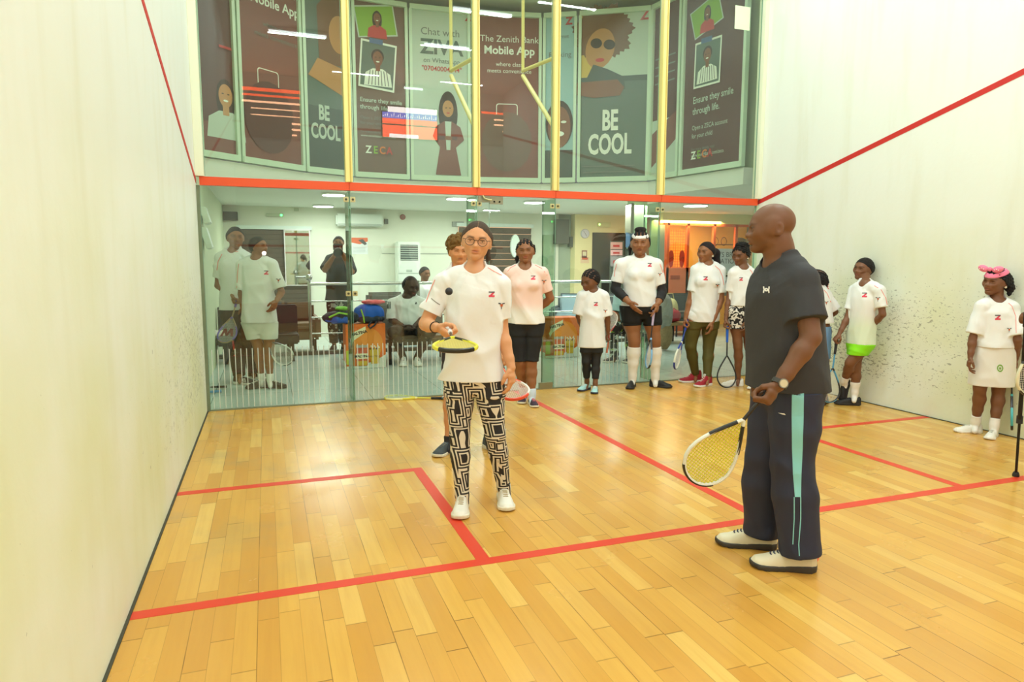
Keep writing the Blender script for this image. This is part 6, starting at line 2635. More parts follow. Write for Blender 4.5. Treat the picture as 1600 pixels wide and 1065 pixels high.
def P_main():
    J = dict(nk=(742, 419), sR=(694, 443, -.01), sL=(780, 445, -.01), eR=(665, 506, .02), wR=(683, 512, .20), eL=(784, 517, -.02), wL=(799, 574, .05),
             hR=(719, 583), hL=(760, 583), kR=(718, 679, .03), kL=(774, 677, .03), aR=(722, 771), aL=(787, 760))
    o = dict(s=.985, build=1.0, skin=SK_TAN, lipcol=(196, 110, 96), lipamt=.6, browcol=(84, 56, 40), brow=.75, hands={'R': ('grip', (.70, -.38, .30), (.05, .50, .85)), 'L': ('relaxed', (.02, -1, .05), (-.45, 0, .9))},
             feet={'R': (-4,), 'L': (4,)}, gaze=(0, -4), res=(.0075, .0036), tw=(.165, .130, .148), td=(.118, .10, .112), neck=.042, leg=1.0, arm=.98, iris=(70, 44, 26), jaw=1.0, nose=.95)
    p = person('girl with glasses in white tee and maze leggings, balancing a ball on her racket', J, (745, 376, 62, -2, -3, -6), o)
    hair(p, 'pulled', (76, 58, 44), line=.335, t=.004, tails=[([(.10, -.44, .10), (.26, -.50, -.12), (.33, -.38, -.42), (.31, -.33, -.50)], [.10, .09, .055, .02])], blobs=[((0, -.47, .10), (.13, .10, .13))])
    glasses(p)
    earrings(p, .028)
    hem = at(735, 592, p.P)[2]
    sh = tee(p, M_tee, hem, sleeve=.72, loose=.016, hemw=.192, hemd=.135, seed=3, amp=.014, sl_loose=.018, neckr=.020, collar=.006, label='white sports tee with shiny folds')
    trousers(p, maze_mat(), 2.25, (.004, .004, .004), 'leggings', amp=.001, label='black and cream maze print leggings')
    for q, yw in (('R', -4), ('L', 6)):
        put_shoe(p.root, p.W['a'+q], yw, .290, 'low', M_shoew, M_solew, mat('lace_beige', (200, 184, 150), .8))
    z_emblem(sh, 768, 460, 10.5)
    arm_emblem(sh, 783.5, 477, 8.5)
    P = lambda pts: pts
    ribbon(sh, [(718, 411), (700, 416), (688, 424), (680, 437), (672, 455), (666, 472)], .9, M_pink)
    ribbon(sh, [(762, 418), (772, 424), (784, 430)], .9, M_pink)
    ribbon(sh, [(674, 466), (681, 472), (687, 476)], 1.6, mat('faint_print', (150, 146, 140), .7), 'sleeve_lettering')
    strap_ring(p.root, p.W['wR']*.85+p.W['eR']*.15, p.W['wR']-p.W['eR'], .030, .008, mat('black_band', (30, 26, 26), .6))
    # racket pointing at the viewer, string bed nearly level
    hp, x, n, d = p.hand['R']
    g = hp(0.0, .024, .072)
    tip = at(711, 540, p.P, .66)
    rd = nrm(tip-g)
    racket('white and yellow racket held level, a ball bouncing above it', g-rd*.10, rd, V(0, 0, 1)+(-_FH)*.10+_R*.03, (232, 226, 60), (44, 42, 34), (214, 208, 120), (236, 232, 230), group=None)
    b = at(701.5, 455, p.P, .30)
    o_ = MB().ell(b, (.0205,)*3, 20, 14).build('squash_ball', mat('ball_rubber', (52, 52, 56), .7), None, True)
    tag(o_, 'small black squash ball in the air before the girl with glasses', 'ball')


def P_coach():
    J = dict(nk=(1221, 404, 0), sL=(1252, 440, .13), sR=(1203, 432, -.14), eL=(1267, 527, .22), wL=(1216, 602, .26), eR=(1196, 520, -.18), wR=(1186, 590, -.05),
             hL=(1246, 614, .07), hR=(1216, 614, -.09), kL=(1237, 722, .08), kR=(1196, 712, -.10), aL=(1250, 862), aR=(1190, 829))
    fw = basis(-62)[1]
    o = dict(s=1.02, build=1.0, skin=(118, 78, 52), lipcol=(120, 84, 78), lipamt=.5, brow=.35, hands={'L': ('grip', (-.60, -.78, .12), (-.55, .35, .55)), 'R': ('grip', (-.2, -1, .1), (-.5, 0, .6))},
             feet={'L': (-80,), 'R': (-84,)}, gaze=(0, 0), res=(.0075, .0034), tw=(.160, .150, .172), td=(.118, .122, .130), neck=.062, leg=1.05, arm=1.08, nose=1.25, lips=1.25, ear=-.13, fwd=fw, stubble=.15, jaw=1.05, eyes=0)
    p = person('bald man in charcoal tee and navy track trousers, standing sideways with a racket', J, (1204, 357, 77, -82, -2, 0), o)
    hem = at(1240, 608, p.P, .05)[2]
    m = mat('charcoal_tee', (54, 54, 57), .8, bump=(50, .08, .01))
    sh = tee(p, m, hem, sleeve=.70, loose=.022, hemw=.200, hemd=.178, seed=5, amp=.008, sl_loose=.030, label='charcoal sports tee', neckr=.012, collar=.004)
    tr = trousers(p, mat('navy_track', (36, 42, 66), .65, bump=(20, .1, .01)), 2.02, (.030, .038, .052), 'track_trousers', amp=.008, label='navy track trousers with pale blue side stripe')
    cy = mat('pale_cyan', (136, 208, 212), .6)
    decal(tr, [[(1237.5, 612), (1256, 610), (1255.5, 650), (1237.0, 650)], [(1237, 650), (1255.5, 650), (1254, 700), (1237.5, 700)], [(1237.5, 700), (1254, 700), (1252, 740), (1239, 740)], [(1239, 740), (1252, 740), (1251.5, 776), (1242, 776)]], cy, 'side_stripe', sub=5, label='pale cyan stripe')
    ribbon(tr, [(1241, 776), (1241, 810), (1239, 850), (1232, 874)], 1.6, cy, 'piping')
    ribbon(tr, [(1251, 776), (1251, 810), (1248, 850), (1249, 868), (1254, 878)], 1.6, cy, 'piping')
    decal(tr, [[(1216, 644.5), (1226, 645.5), (1228, 648), (1222, 647)]], M_shoew, 'hip_emblem')
    ribbon(sh, [(1193.6, 447.5), (1194.2, 452), (1198, 454.6), (1201.8, 452), (1202.2, 447.5)], 2.1, M_shoew, 'chest_emblem')
    ribbon(sh, [(1193.6, 457.5), (1194.4, 453), (1198, 450.6), (1201.6, 453), (1202.2, 457.5)], 2.1, M_shoew, 'chest_emblem', .003)
    cs = mat('cream_trainer', (226, 216, 186), .5)
    put_shoe(p.root, p.W['aL'], -79, .305, 'low', cs, mat('dark_tread', (62, 58, 52), .6), mat('lace_navy', (60, 64, 84), .8), label='cream trainer with coral heel')
    put_shoe(p.root, p.W['aR'], -84, .305, 'low', cs, mat('dark_tread'), mat('lace_navy'))
    fb = basis(-79)
    hp_ = p.W['aL']-fb[1]*.062
    hp_[2] = .06
    MB().ell(hp_, (.034, .034, .035)).build('shoe_heel', mat('coral', (250, 128, 96), .5), p.root, True)
    # watch
    wd = nrm(p.W['wL']-p.W['eL'])
    wc = p.W['wL']-wd*.012
    strap_ring(p.root, wc, wd, .033, .020, mat('watch_strap', (70, 66, 62), .4, .5), 'watch_strap')
    q = -_FH*.95+V(0, 0, .25)+_R*.1
    q = nrm(q-wd*(q@wd))
    fc = wc+q*.036
    MB().tube([fc-q*.006, fc+q*.005], .021, 24).build('watch_case', mat('watch_steel', (150, 146, 136), .3, .9), p.root, True)
    MB().tube([fc+q*.004, fc+q*.0058], .0165, 24).build('watch_dial', mat('watch_dial', (212, 202, 170), .4), p.root, True)
    hp, x, n, d = p.hand['L']
    g = hp(-.0, .026, .076)
    tip = aim(g, 1082, 751, p.P, .49, False)
    rd = nrm(tip-g)
    Lr = .685
    racket('white and black racket with yellow strings held low by the bald man', tip-rd*Lr, rd, -_FH+V(0, 0, .12)+_R*.15, (226, 226, 214), (34, 32, 32), (214, 206, 40), (44, 42, 42), head_w=.108, sr=.0017, g0=.125)


PEOPLE = [P_main, P_coach]
M_blackt = mat('black_tights', (26, 26, 28), .7)


def tee_marks(sh, zx, zy, zs, ax=None, ay=None, as_=6, stripes=()):
    z_emblem(sh, zx, zy, zs)
    if ax:
        arm_emblem(sh, ax, ay, as_)
    for st in stripes:
        ribbon(sh, st, .8, M_pink)


def shoes(p, yR, yL, L, kind, cu, cs, lace=None, **kw):
    put_shoe(p.root, p.W['aR'], yR, L, kind, cu, cs, lace, **kw)
    put_shoe(p.root, p.W['aL'], yL, L, kind, cu, cs, lace, **kw)


def hold(p, q, u, v, label, frame, accent, strings, gripc, L=.685, near=True, normal=None, at_=.09, free=None, **kw):
    hp, x, n, d = p.hand[q]
    g = hp(0.0, .026, .074)
    if free is not None:
        tip = at(u, v, p.P, free)
    else:
        tip = aim(g, u, v, p.P, (L-at_), near)
    rd = nrm(tip-g)
    n_ = normal if normal is not None else -_FH
    return racket(label, tip-rd*L if free is None else g-rd*at_, rd, n_, frame, accent, strings, gripc, L=L, **kw)


HANG = lambda s: (-.35*s, 0, .9)


def P_pinktee():
    J = dict(nk=(820, 416), sR=(797, 427), sL=(847, 427), eR=(793, 464, -.03), wR=(812, 486, -.16), eL=(860, 466, -.04), wL=(838, 486, -.17),
             hR=(809, 503), hL=(836, 503), kR=(812, 566, .04), kL=(830, 566, .06), aR=(818, 614), aL=(831, 619))
    o = dict(s=.98, build=1.05, skin=SK_MID, lipcol=(176, 96, 84), hands={'R': ('flat', (.6, -.5, 0), (0, .8, .2)), 'L': ('flat', (-.6, -.5, 0), (0, .8, .2))},
             gaze=(0, -2), res=(.0095, .0052), leg=1.06, bust=1, nose=1.15, lips=1.15)
    p = person('girl in pinkish white tee and black knee-length shorts, hands behind her back', J, (821, 392, 38, -2, 0, 3), o)
    hair(p, 'cornrow', (30, 26, 26), tails=[([(-.25, -.40, .05), (-.38, -.2, -.3), (-.36, -.1, -.62)], [.09, .07, .04])], rough=.006)
    m = mat('pink_fade_tee', (238, 238, 232), .62, sheen=.1)
    g = NG(m)
    v, x, y, z = g.pos()
    k = g.math('MULTIPLY', g.ramp(z, .92, 1.05), g.math('SUBTRACT', 1.0, g.ramp(z, 1.34, 1.46)))
    g.put(g.b.inputs['Base Color'], g.mix(g.math('MULTIPLY', k, .8), lin((240, 236, 230)), lin((248, 206, 194))))
    sh = tee(p, m, at(822, 505, p.P)[2], sleeve=.70, loose=.014, hemw=.186, hemd=.135, seed=8, amp=.009, sl_loose=.014, neckr=.018, label='white tee with a pink tinted middle')
    tee_marks(sh, 833, 434, 8, 850, 440, 6, [[(806, 414), (798, 418), (790, 428)], [(836, 414), (846, 419), (855, 430)], [(808, 413), (814, 419), (821, 421), (828, 418)]])
    trousers(p, mat('black_knee_shorts', (22, 22, 24), .8), .97, (.004, .016, 0), 'knee_shorts', amp=.002)
    so = mat('pale_blue_sock', (206, 222, 236), .85)
    sock(p, 'R', .24, so)
    sock(p, 'L', .24, so)
    shoes(p, -8, 12, .25, 'low', mat('aubergine_shoe', (58, 40, 56), .6), M_solew, mat('lace_pink', (220, 130, 140), .8))


def P_small():
    J = dict(nk=(926, 452), sR=(910, 463), sL=(943, 463), eR=(904, 494), wR=(914, 522, -.12), eL=(949, 496), wL=(950, 521, -.06),
             hR=(917, 535), hL=(932, 535), kR=(916, 565, .02), kL=(931, 565, .02), aR=(917, 599), aL=(930, 602))
    o = dict(s=.80, build=.98, skin=SK_DARK, hands={'R': ('relaxed', (.5, -.6, -.2), (0, .3, .8)), 'L': ('grip', (-.3, -1, -.1), (-.1, .2, -.9))},
             gaze=(-10, -20), res=(.009, .005), leg=.95, eyes=0, nose=1.1, lips=1.1, tw=(.150, .130, .145))
    p = person('small girl in a very long white tee and black leggings, looking down to her side', J, (922, 438, 35, -42, -16, -4), o)
    hair(p, 'cornrow', (28, 24, 24), rough=.005, blobs=[((0, -.42, .02), (.2, .12, .2))])
    sh = tee(p, M_tee, at(922, 542, p.P)[2], sleeve=.92, loose=.018, hemw=.158, hemd=.12, seed=9, amp=.009, sl_loose=.030, neckr=.022, label='white tee that hangs to mid-thigh')
    tee_marks(sh, 931, 475, 7, 946, 486, 5)
    trousers(p, M_blackt, 1.72, (.002, .006, .004), 'leggings', amp=.001)
    shoes(p, -32, -4, .235, 'low', mat('mint_shoe', (176, 222, 222), .5), mat('navy_sole', (56, 62, 84), .6), M_shoew)
    g = at(948, 551, p.P, -.075)
    t = at(957, 486, p.P, -.075)
    racket('white racket held behind the back of the small girl', g, nrm(t-g), -_FH+_R*.3, (232, 232, 230), (200, 70, 60), (236, 236, 232), (200, 120, 90), L=float(np.linalg.norm(t-g)))


def P_headband():
    J = dict(nk=(999, 402), sR=(970, 414), sL=(1025, 414), eR=(961, 451), wR=(983, 472, .16), eL=(1035, 456), wL=(1028, 474, .12),
             hR=(985, 483), hL=(1016, 483), kR=(991, 533, .03), kL=(1023, 533, .03), aR=(988, 592), aL=(1024, 592))
    o = dict(s=1.06, build=1.13, skin=SK_MID, lipcol=(140, 80, 66), hands={'R': ('flat', (.55, -.62, .25), (.3, .3, .8)), 'L': ('point', (-.25, -.75, .3), (-.5, .2, .7))},
             gaze=(0, 0), res=(.0095, .005), leg=1.18, arm=1.12, bust=1, nose=1.2, lips=1.0, jaw=1.08)
    p = person('woman in white headband and tee, black arm sleeves, black shorts and long white socks', J, (1000, 380, 39, -2, 0, 0), o)
    hair(p, 'cornrow', (32, 26, 26), blobs=[((0, -.12, .54), (.24, .26, .12))], tails=[([(-.28, -.36, .1), (-.40, -.15, -.2), (-.40, -.1, -.52)], [.08, .07, .04])])
    band_on_head(p, .24, .36, -.22, (240, 238, 236), 'headband', .026, 'white headband')
    sh = tee(p, M_tee, at(999, 478, p.P)[2], sleeve=.72, loose=.008, hemw=.192, hemd=.155, seed=11, amp=.008, sl_loose=.010, neckr=.008, collar=.02, label='close white tee')
    tee_marks(sh, 1015, 414, 7, 1031, 429, 5, [[(964, 412), (961, 422), (960, 432)], [(1031, 412), (1034, 420), (1036, 426)]])
    ms = mat('black_arm_sleeve', (34, 32, 34), .8)
    sleeve_tube(p, 'R', .62, 1.74, ms)
    sleeve_tube(p, 'L', .62, 1.74, ms)
    trousers(p, mat('black_shorts', (12, 12, 14), .8), .50, (.006, .008, 0), 'shorts', amp=.001)
    for q in 'RL':
        sock(p, q, .86, M_sockw, .006, 'long_sock')
    shoes(p, -10, 72, .275, 'low', M_blackshoe, M_blacksole)
    hold(p, 'L', 1012, 575, 'light blue racket seen edge-on, held down by the woman with headband', (120, 172, 214), (40, 40, 44), (226, 226, 226), (196, 180, 214), normal=_R+_FH*.1, L=.66)


def P_olive():
    J = dict(nk=(1105, 411), sR=(1088, 422), sL=(1125, 423), eR=(1079, 465), wR=(1071, 497, .04), eL=(1127, 468, .02), wL=(1113, 503, .10),
             hR=(1085, 495), hL=(1111, 495), kR=(1079, 541), kL=(1107, 542), aR=(1087, 586), aL=(1105, 591))
    o = dict(s=1.0, build=1.0, skin=SK_MID, lipcol=(150, 84, 80), hands={'R': ('grip', (-.15, -1, .1), (-.4, -.1, .9)), 'L': ('relaxed', (-.15, -1, .1), (-.6, 0, .8))},
             gaze=(-6, 0), res=(.0095, .005), leg=1.08, arm=.92, bust=1, nose=1.0, lips=1.1)
    p = person('girl in white tee, olive leggings and red high-top shoes, long dark ponytail', J, (1103, 394, 33, -32, 0, -3), o)
    hair(p, 'pulled', (34, 26, 30), tails=[([(0, -.36, .12), (.10, -.62, -.05), (.12, -.70, -.45), (.10, -.66, -.85)], [.17, .24, .22, .10])])
    earrings(p, .05, (240, 238, 230))
    sh = tee(p, M_tee, at(1100, 502, p.P)[2], sleeve=.76, loose=.012, hemw=.178, hemd=.130, seed=12, amp=.009, sl_loose=.018, neckr=.012, label='white tee untucked over olive leggings')
    tee_marks(sh, 1102.5, 435, 7.5, 1121, 446, 5, [[(1117, 415), (1124, 421), (1129, 432), (1131, 445)]])
    trousers(p, mat('olive_leggings', (82, 74, 22), .75), 1.95, (.005, .005, .004), 'leggings', amp=.001)
    rd = mat('red_canvas', (160, 26, 44), .7)
    shoes(p, -72, -40, .285, 'high', rd, mat('white_rubber2', (236, 232, 226), .5), M_shoew)
    hold(p, 'R', 1054, 575, 'blue and white racket tilted down from the hand of the girl in olive leggings', (226, 226, 206), (36, 60, 150), (226, 226, 226), (40, 62, 150), normal=_R*.9-_FH*.45, near=True, L=.66)


def P_print():
    J = dict(nk=(1160, 417), sR=(1146, 427), sL=(1174, 428), eR=(1139, 465, -.02), wR=(1134, 499, .04), eL=(1177, 465), wL=(1169, 499, .08),
             hR=(1149, 489), hL=(1167, 489), kR=(1153, 541), kL=(1170, 541), aR=(1153, 592), aL=(1178, 594))
    o = dict(s=.97, build=.88, skin=SK_DARK, hands={'R': ('grip', (-.1, -1, .1), (-.3, -.2, .9)), 'L': ('relaxed', (-.2, -1, .1), (-.6, 0, .8))},
             gaze=(-8, -14), res=(.0095, .005), leg=.92, arm=.86, eyes=.2, nose=1.05, lips=1.1)
    p = person('girl in leaf print shorts and white tee, half hidden by the bald man', J, (1157, 398, 32, -28, -12, -3), o)
    hair(p, 'curly', (26, 22, 22), rough=.004) if False else hair(p, 'cornrow', (24, 22, 22), t=.03, rough=.012, blobs=[((.02, -.40, .32), (.26, .20, .2)), ((0, -.1, .50), (.26, .3, .1))])
    earrings(p, .05, (230, 214, 150))
    sh = tee(p, M_tee, at(1158, 477, p.P)[2], sleeve=.72, loose=.010, hemw=.142, hemd=.12, seed=14, amp=.009, sl_loose=.020, neckr=.014, label='white tee tucked at the waist')
    tee_marks(sh, 1158, 436, 6.5, None, 0, 5, [[(1168, 417), (1175, 425), (1177, 440), (1174, 452)]])
    trousers(p, zebra_mat(), .46, (.014, .026, 0), 'print_shorts', amp=.004, top=.13)
    shoes(p, -70, -10, .265, 'low', M_shoew, M_shoew)
    hold(p, 'R', 1135, 605, 'black racket with blue grip held straight down, beside the leaf print shorts', (36, 36, 40), (30, 30, 34), (214, 214, 210), (34, 92, 190), L=.70)


def P_green():
    J = dict(nk=(1354, 442), sR=(1336, 453), sL=(1374, 454), eR=(1325, 495, .05), wR=(1311, 522, .10), eL=(1379, 491, .05), wL=(1356, 516, .14),
             hR=(1338, 536), hL=(1352, 536, .05), kR=(1337, 575, .02), kL=(1328, 567, .16), aR=(1335, 617), aL=(1318, 598, .08))
    o = dict(s=.88, build=.95, skin=SK_DARK, hands={'R': ('grip', (-.55, -.7, .1), (-.3, -.5, .5)), 'L': ('relaxed', (-.5, -.8, .1), (-.6, .3, .6))},
             gaze=(-16, 4), res=(.0085, .0046), leg=.95, arm=.9, nose=1.1, lips=1.1, wallx=6.17, feet={'L': (-60, -60)})
    p = person('boy in white tee and bright green shorts leaning on the right wall, legs crossed', J, (1349, 420, 35, -34, 2, -6), o)
    hair(p, 'short', (26, 22, 22), t=.014, rough=.002, line=.27)
    m = mat('green_fade_tee', (238, 238, 232), .62, sheen=.1)
    g = NG(m)
    v, x, y, z = g.pos()
    k = g.math('SUBTRACT', 1.0, g.ramp(z, .78, .98))
    g.put(g.b.inputs['Base Color'], g.mix(g.math('MULTIPLY', k, .55), lin((236, 238, 236)), lin((214, 240, 196))))
    sh = tee(p, m, at(1345, 534, p.P)[2], sleeve=.72, loose=.016, hemw=.150, hemd=.115, seed=15, amp=.007, sl_loose=.018, neckr=.014, label='white tee with pale green tint')
    tee_marks(sh, 1351, 461, 9, 1372, 467, 6, [[(1366, 446), (1377, 453), (1384, 466), (1386, 476)]])
    trousers(p, mat('lime_shorts', (140, 232, 20), .6), .42, (.012, .018, 0), 'shorts', amp=.002)
    so = mat('striped_sock', (236, 230, 222), .85)
    sock(p, 'R', .48, so)
    sock(p, 'L', .30, so)
    put_shoe(p.root, p.W['aR'], -78, .255, 'low', M_blackshoe, M_blacksole)
    put_shoe(p.root, p.W['aL'], -40, .245, 'low', M_blackshoe, M_blacksole, pitch=-66)
    hold(p, 'R', 1294, 628, 'black racket with blue tip resting by the boy in green shorts', (34, 34, 38), (74, 150, 190), (224, 224, 220), (34, 34, 36), L=.66)


def P_bow():
    J = dict(nk=(1557, 468), sR=(1536, 480), sL=(1579, 481), eR=(1520, 528), wR=(1516, 558, .03), eL=(1590, 531), wL=(1587, 561, .05),
             hR=(1539, 552), hL=(1566, 552), kR=(1531, 606, .02), kL=(1560, 608, .02), aR=(1524, 663), aL=(1553, 669))
    o = dict(s=.83, build=1.02, skin=SK_DARK, hands={'R': ('relaxed', (-.1, -1, 0), (-.4, 0, .9)), 'L': ('grip', (-.1, -1, .1), (-.4, -.2, .85))},
             gaze=(-12, 2), res=(.008, .0042), leg=1.02, arm=.92, nose=1.05, lips=1.15, wallx=6.3, tw=(.155, .140, .145))
    p = person('little girl with pink bow headband, white tee and white skirt, by the right wall', J, (1556, 440, 43, -34, 0, -4), o)
    hair(p, 'cornrow', (26, 24, 26), t=.02, tails=[([(.22, -.36, .1), (.34, -.32, -.2), (.36, -.26, -.42)], [.13, .12, .07])], rough=.006)
    pk = (244, 130, 164)
    band_on_head(p, .27, .42, -.35, pk, 'bow_headband', .04, 'pink spotted bow headband')
    L = lambda *a: p.hC+p.HB.T@(V(*a)*p.h)
    Mx = Matrix([[float(c) for c in p.HB.T[i]] for i in range(3)])
    for s in (-1, 1):
        MB().ell(L(s*.26-.05, .30, .46), (.20*p.h, .09*p.h, .12*p.h), 18, 12, Mx @ Matrix.Rotation(-s*.25, 3, 'Y')).build('bow_loop', mat('band_%d_%d_%d' % pk), p.root, True)
        for k in range(3):
            MB().ell(L(s*(.20+.07*k)-.05, .385, .44+.03*(k % 2)), (.018*p.h,)*3, 8, 6).build('bow_spot', M_white, p.root, True)
    MB().ell(L(-.05, .34, .45), (.06*p.h, .08*p.h, .08*p.h), 14, 10).build('bow_knot', mat('band_%d_%d_%d' % pk), p.root, True)
    earrings(p, .045, (240, 236, 226))
    skirt(p, mat('white_skirt', (232, 230, 224), .6), at(1550, 601, p.P)[2], .165, .145, top=.10, label='white sports skirt with green crest')
    sh = tee(p, M_tee, at(1556, 541, p.P)[2], sleeve=.86, loose=.022, hemw=.152, hemd=.125, seed=17, amp=.010, sl_loose=.028, neckr=.018, label='white tee gathered at the waist')
    tee_marks(sh, 1559, 496, 10, 1577, 515, 6, [[(1571, 469), (1581, 478), (1587, 494), (1588, 520)]])
    sk_ = [c for c in p.root.children if c.name.startswith('skirt')][0]
    cg = mat('crest_green', (120, 170, 60), .6)
    for k in range(10):
        a0, a1 = 2*math.pi*k/10, 2*math.pi*(k+1)/10
        decal(sk_, [[(1562.5+5*math.cos(a0), 575+6*math.sin(a0)), (1562.5+5*math.cos(a1), 575+6*math.sin(a1)), (1562.5+3.2*math.cos(a1), 575+4*math.sin(a1)), (1562.5+3.2*math.cos(a0), 575+4*math.sin(a0))]], cg, 'crest', sub=1)
    decal(sk_, [[(1561, 573.5), (1564, 573.5), (1564, 577), (1561, 577)]], cg, 'crest', sub=1)
    for q in 'RL':
        sock(p, q, .26, M_sockw)
    put_shoe(p.root, p.W['aR'], -66, .225, 'low', M_shoew, M_shoew, mat('strap_grey', (206, 202, 192), .6))
    put_shoe(p.root, p.W['aL'], -12, .225, 'low', M_shoew, M_shoew, mat('strap_grey'))
    hold(p, 'L', 1581, 671, 'small teal and black racket with orange grip, held by the girl with pink bow', (70, 170, 176), (30, 34, 40), (220, 214, 200), (250, 120, 66), L=.56, normal=-_FH*.6+_R*.8)


def P_behind():
    J = dict(nk=(1280, 450), sR=(1268, 459, .12), sL=(1290, 461, -.06), eR=(1262, 488, .12), wR=(1268, 512, .12), eL=(1305, 487, -.08), wL=(1290, 497, -.16),
             hR=(1276, 520, .05), hL=(1288, 520, -.05), kR=(1277, 568), kL=(1288, 568), aR=(1276, 617), aL=(1289, 619))
    o = dict(s=.86, build=.92, skin=SK_DARK, hands={'R': ('relaxed', (0, -1, 0), (-.4, 0, .9)), 'L': ('relaxed', (-1, -.2, 0), (0, .8, .2))},
             res=(.0095, .0055), leg=.9, arm=.88, wallx=6.28)
    p = person('girl in white tee and blue skirt mostly hidden behind the bald man', J, (1274, 438, 34, -62, -4, 0), o)
    hair(p, 'cornrow', (26, 24, 26), tails=[([(0, -.42, .15), (0, -.50, -.1), (0, -.48, -.34)], [.14, .12, .07])], rough=.006)
    L = lambda *a: p.hC+p.HB.T@(V(*a)*p.h)
    for k in range(4):
        MB().ell(L(.03*(k % 2), -.56, -.12-.10*k), (.05*p.h,)*3, 8, 6).build('hair_bead', mat('bead_red', (214, 80, 80), .4), p.root, True)
    sh = tee(p, M_tee, at(1285, 504, p.P)[2], sleeve=.86, loose=.014, hemw=.140, hemd=.12, seed=19, amp=.008, sl_loose=.026, neckr=.012)
    tee_marks(sh, 1262, 470, 5, 1291, 473, 5, [[(1284, 450), (1292, 458), (1298, 472)]])
    skirt(p, mat('blue_skirt', (116, 158, 206), .7), at(1285, 560, p.P)[2], .135, .125, top=.07, label='blue skirt')
    shoes(p, -60, -20, .23, 'low', M_blackshoe, M_blacksole)


def P_curly():
    J = dict(nk=(720, 420), sR=(700, 434), sL=(745, 434), eR=(700, 486, -.05), wR=(706, 528, -.04), eL=(768, 500, .02), wL=(783, 552, .10),
             hR=(710, 535), hL=(745, 535), kR=(703, 612), kL=(758, 612), aR=(701, 688), aL=(764, 684))
    o = dict(s=.98, build=.9, skin=(206, 142, 94), browcol=(70, 46, 30), hands={'R': ('relaxed', (0, -1, .1), (.5, 0, .8)), 'L': ('grip', (.3, -.9, .3), (.2, -.4, .9))},
             res=(.0095, .005), leg=.86, arm=.86, iris=(60, 40, 26))
    p = person('curly brown haired boy standing hidden behind the girl with glasses', J, (717, 393, 42, 8, -2, 0), o)
    hair(p, 'curly', (116, 86, 44), line=.26, seed=5)
    sh = tee(p, M_tee, at(728, 528, p.P)[2], sleeve=.7, loose=.010, hemw=.155, hemd=.12, seed=21, neckr=.014)
    trousers(p, mat('dark_shorts', (44, 42, 50), .8), .72, (.012, .02, 0), 'shorts', amp=.002)
    gs = mat('grey_shoe', (62, 70, 74), .6)
    shoes(p, -30, 30, .28, 'low', gs, M_solew, mat('lace_grey', (130, 134, 134), .8))
    ms = mat('dark_low_sock', (40, 40, 44), .8)
    sock(p, 'R', .10, ms)
    sock(p, 'L', .10, ms)
    hold(p, 'L', 806, 616, 'white and red racket hanging behind the hand of the girl with glasses', (238, 232, 226), (232, 84, 56), (236, 200, 190), (40, 40, 40), free=.62, normal=-_FH*.7+V(0, 0, .7), head_w=.1)


def P_boyback():
    J = dict(nk=(366, 390), sR=(345, 403), sL=(385, 403), eR=(341, 446), wR=(364, 462, .10), eL=(388, 446), wL=(382, 478, .08),
             hR=(358, 485), hL=(376, 485), kR=(368, 536), kL=(388, 534), aR=(374, 588), aL=(396, 580))
    o = dict(s=1.06, build=.98, skin=SK_MID, hands={'R': ('grip', (.3, -.8, .2), (.0, -.3, .9)), 'L': ('relaxed', (0, -1, .1), (-.5, 0, .9))},
             res=(.0105, .0058), nose=1.2, lips=1.2, arm=.98)
    p = person('taller boy at far left behind the glass, white tee and black track trousers', J, (368, 371, 34, 8, 0, 0), o)
    hair(p, 'short', (30, 28, 26), t=.012, rough=.002, line=.27)
    sh = tee(p, M_tee, at(366, 484, p.P)[2], sleeve=.72, loose=.014, hemw=.185, hemd=.13, seed=23, amp=.009, neckr=.014)
    ribbon(sh, [(347, 397), (341, 408), (339, 422)], 1.1, M_pink)
    ribbon(sh, [(356, 390), (364, 394), (372, 392)], 1.6, mat('collar_red', (240, 90, 70), .6), 'collar')
    tr = trousers(p, mat('black_track', (40, 32, 30), .75), 1.96, (.02, .03, .03), 'track_trousers', amp=.005)
    ribbon(tr, [(364, 532), (367, 556), (371, 590)], 3.0, mat('red_stripe', (206, 50, 44), .6), 'side_stripe')
    shoes(p, 60, 70, .30, 'low', M_blackshoe, M_shoew, None, stripe=(M_shoew, 3))
    hold(p, 'R', 351, 535, 'purple racket with a dark red letter on its strings, at far left', (104, 84, 176), (150, 130, 90), (214, 214, 206), (110, 84, 170), mark='W', near=True)


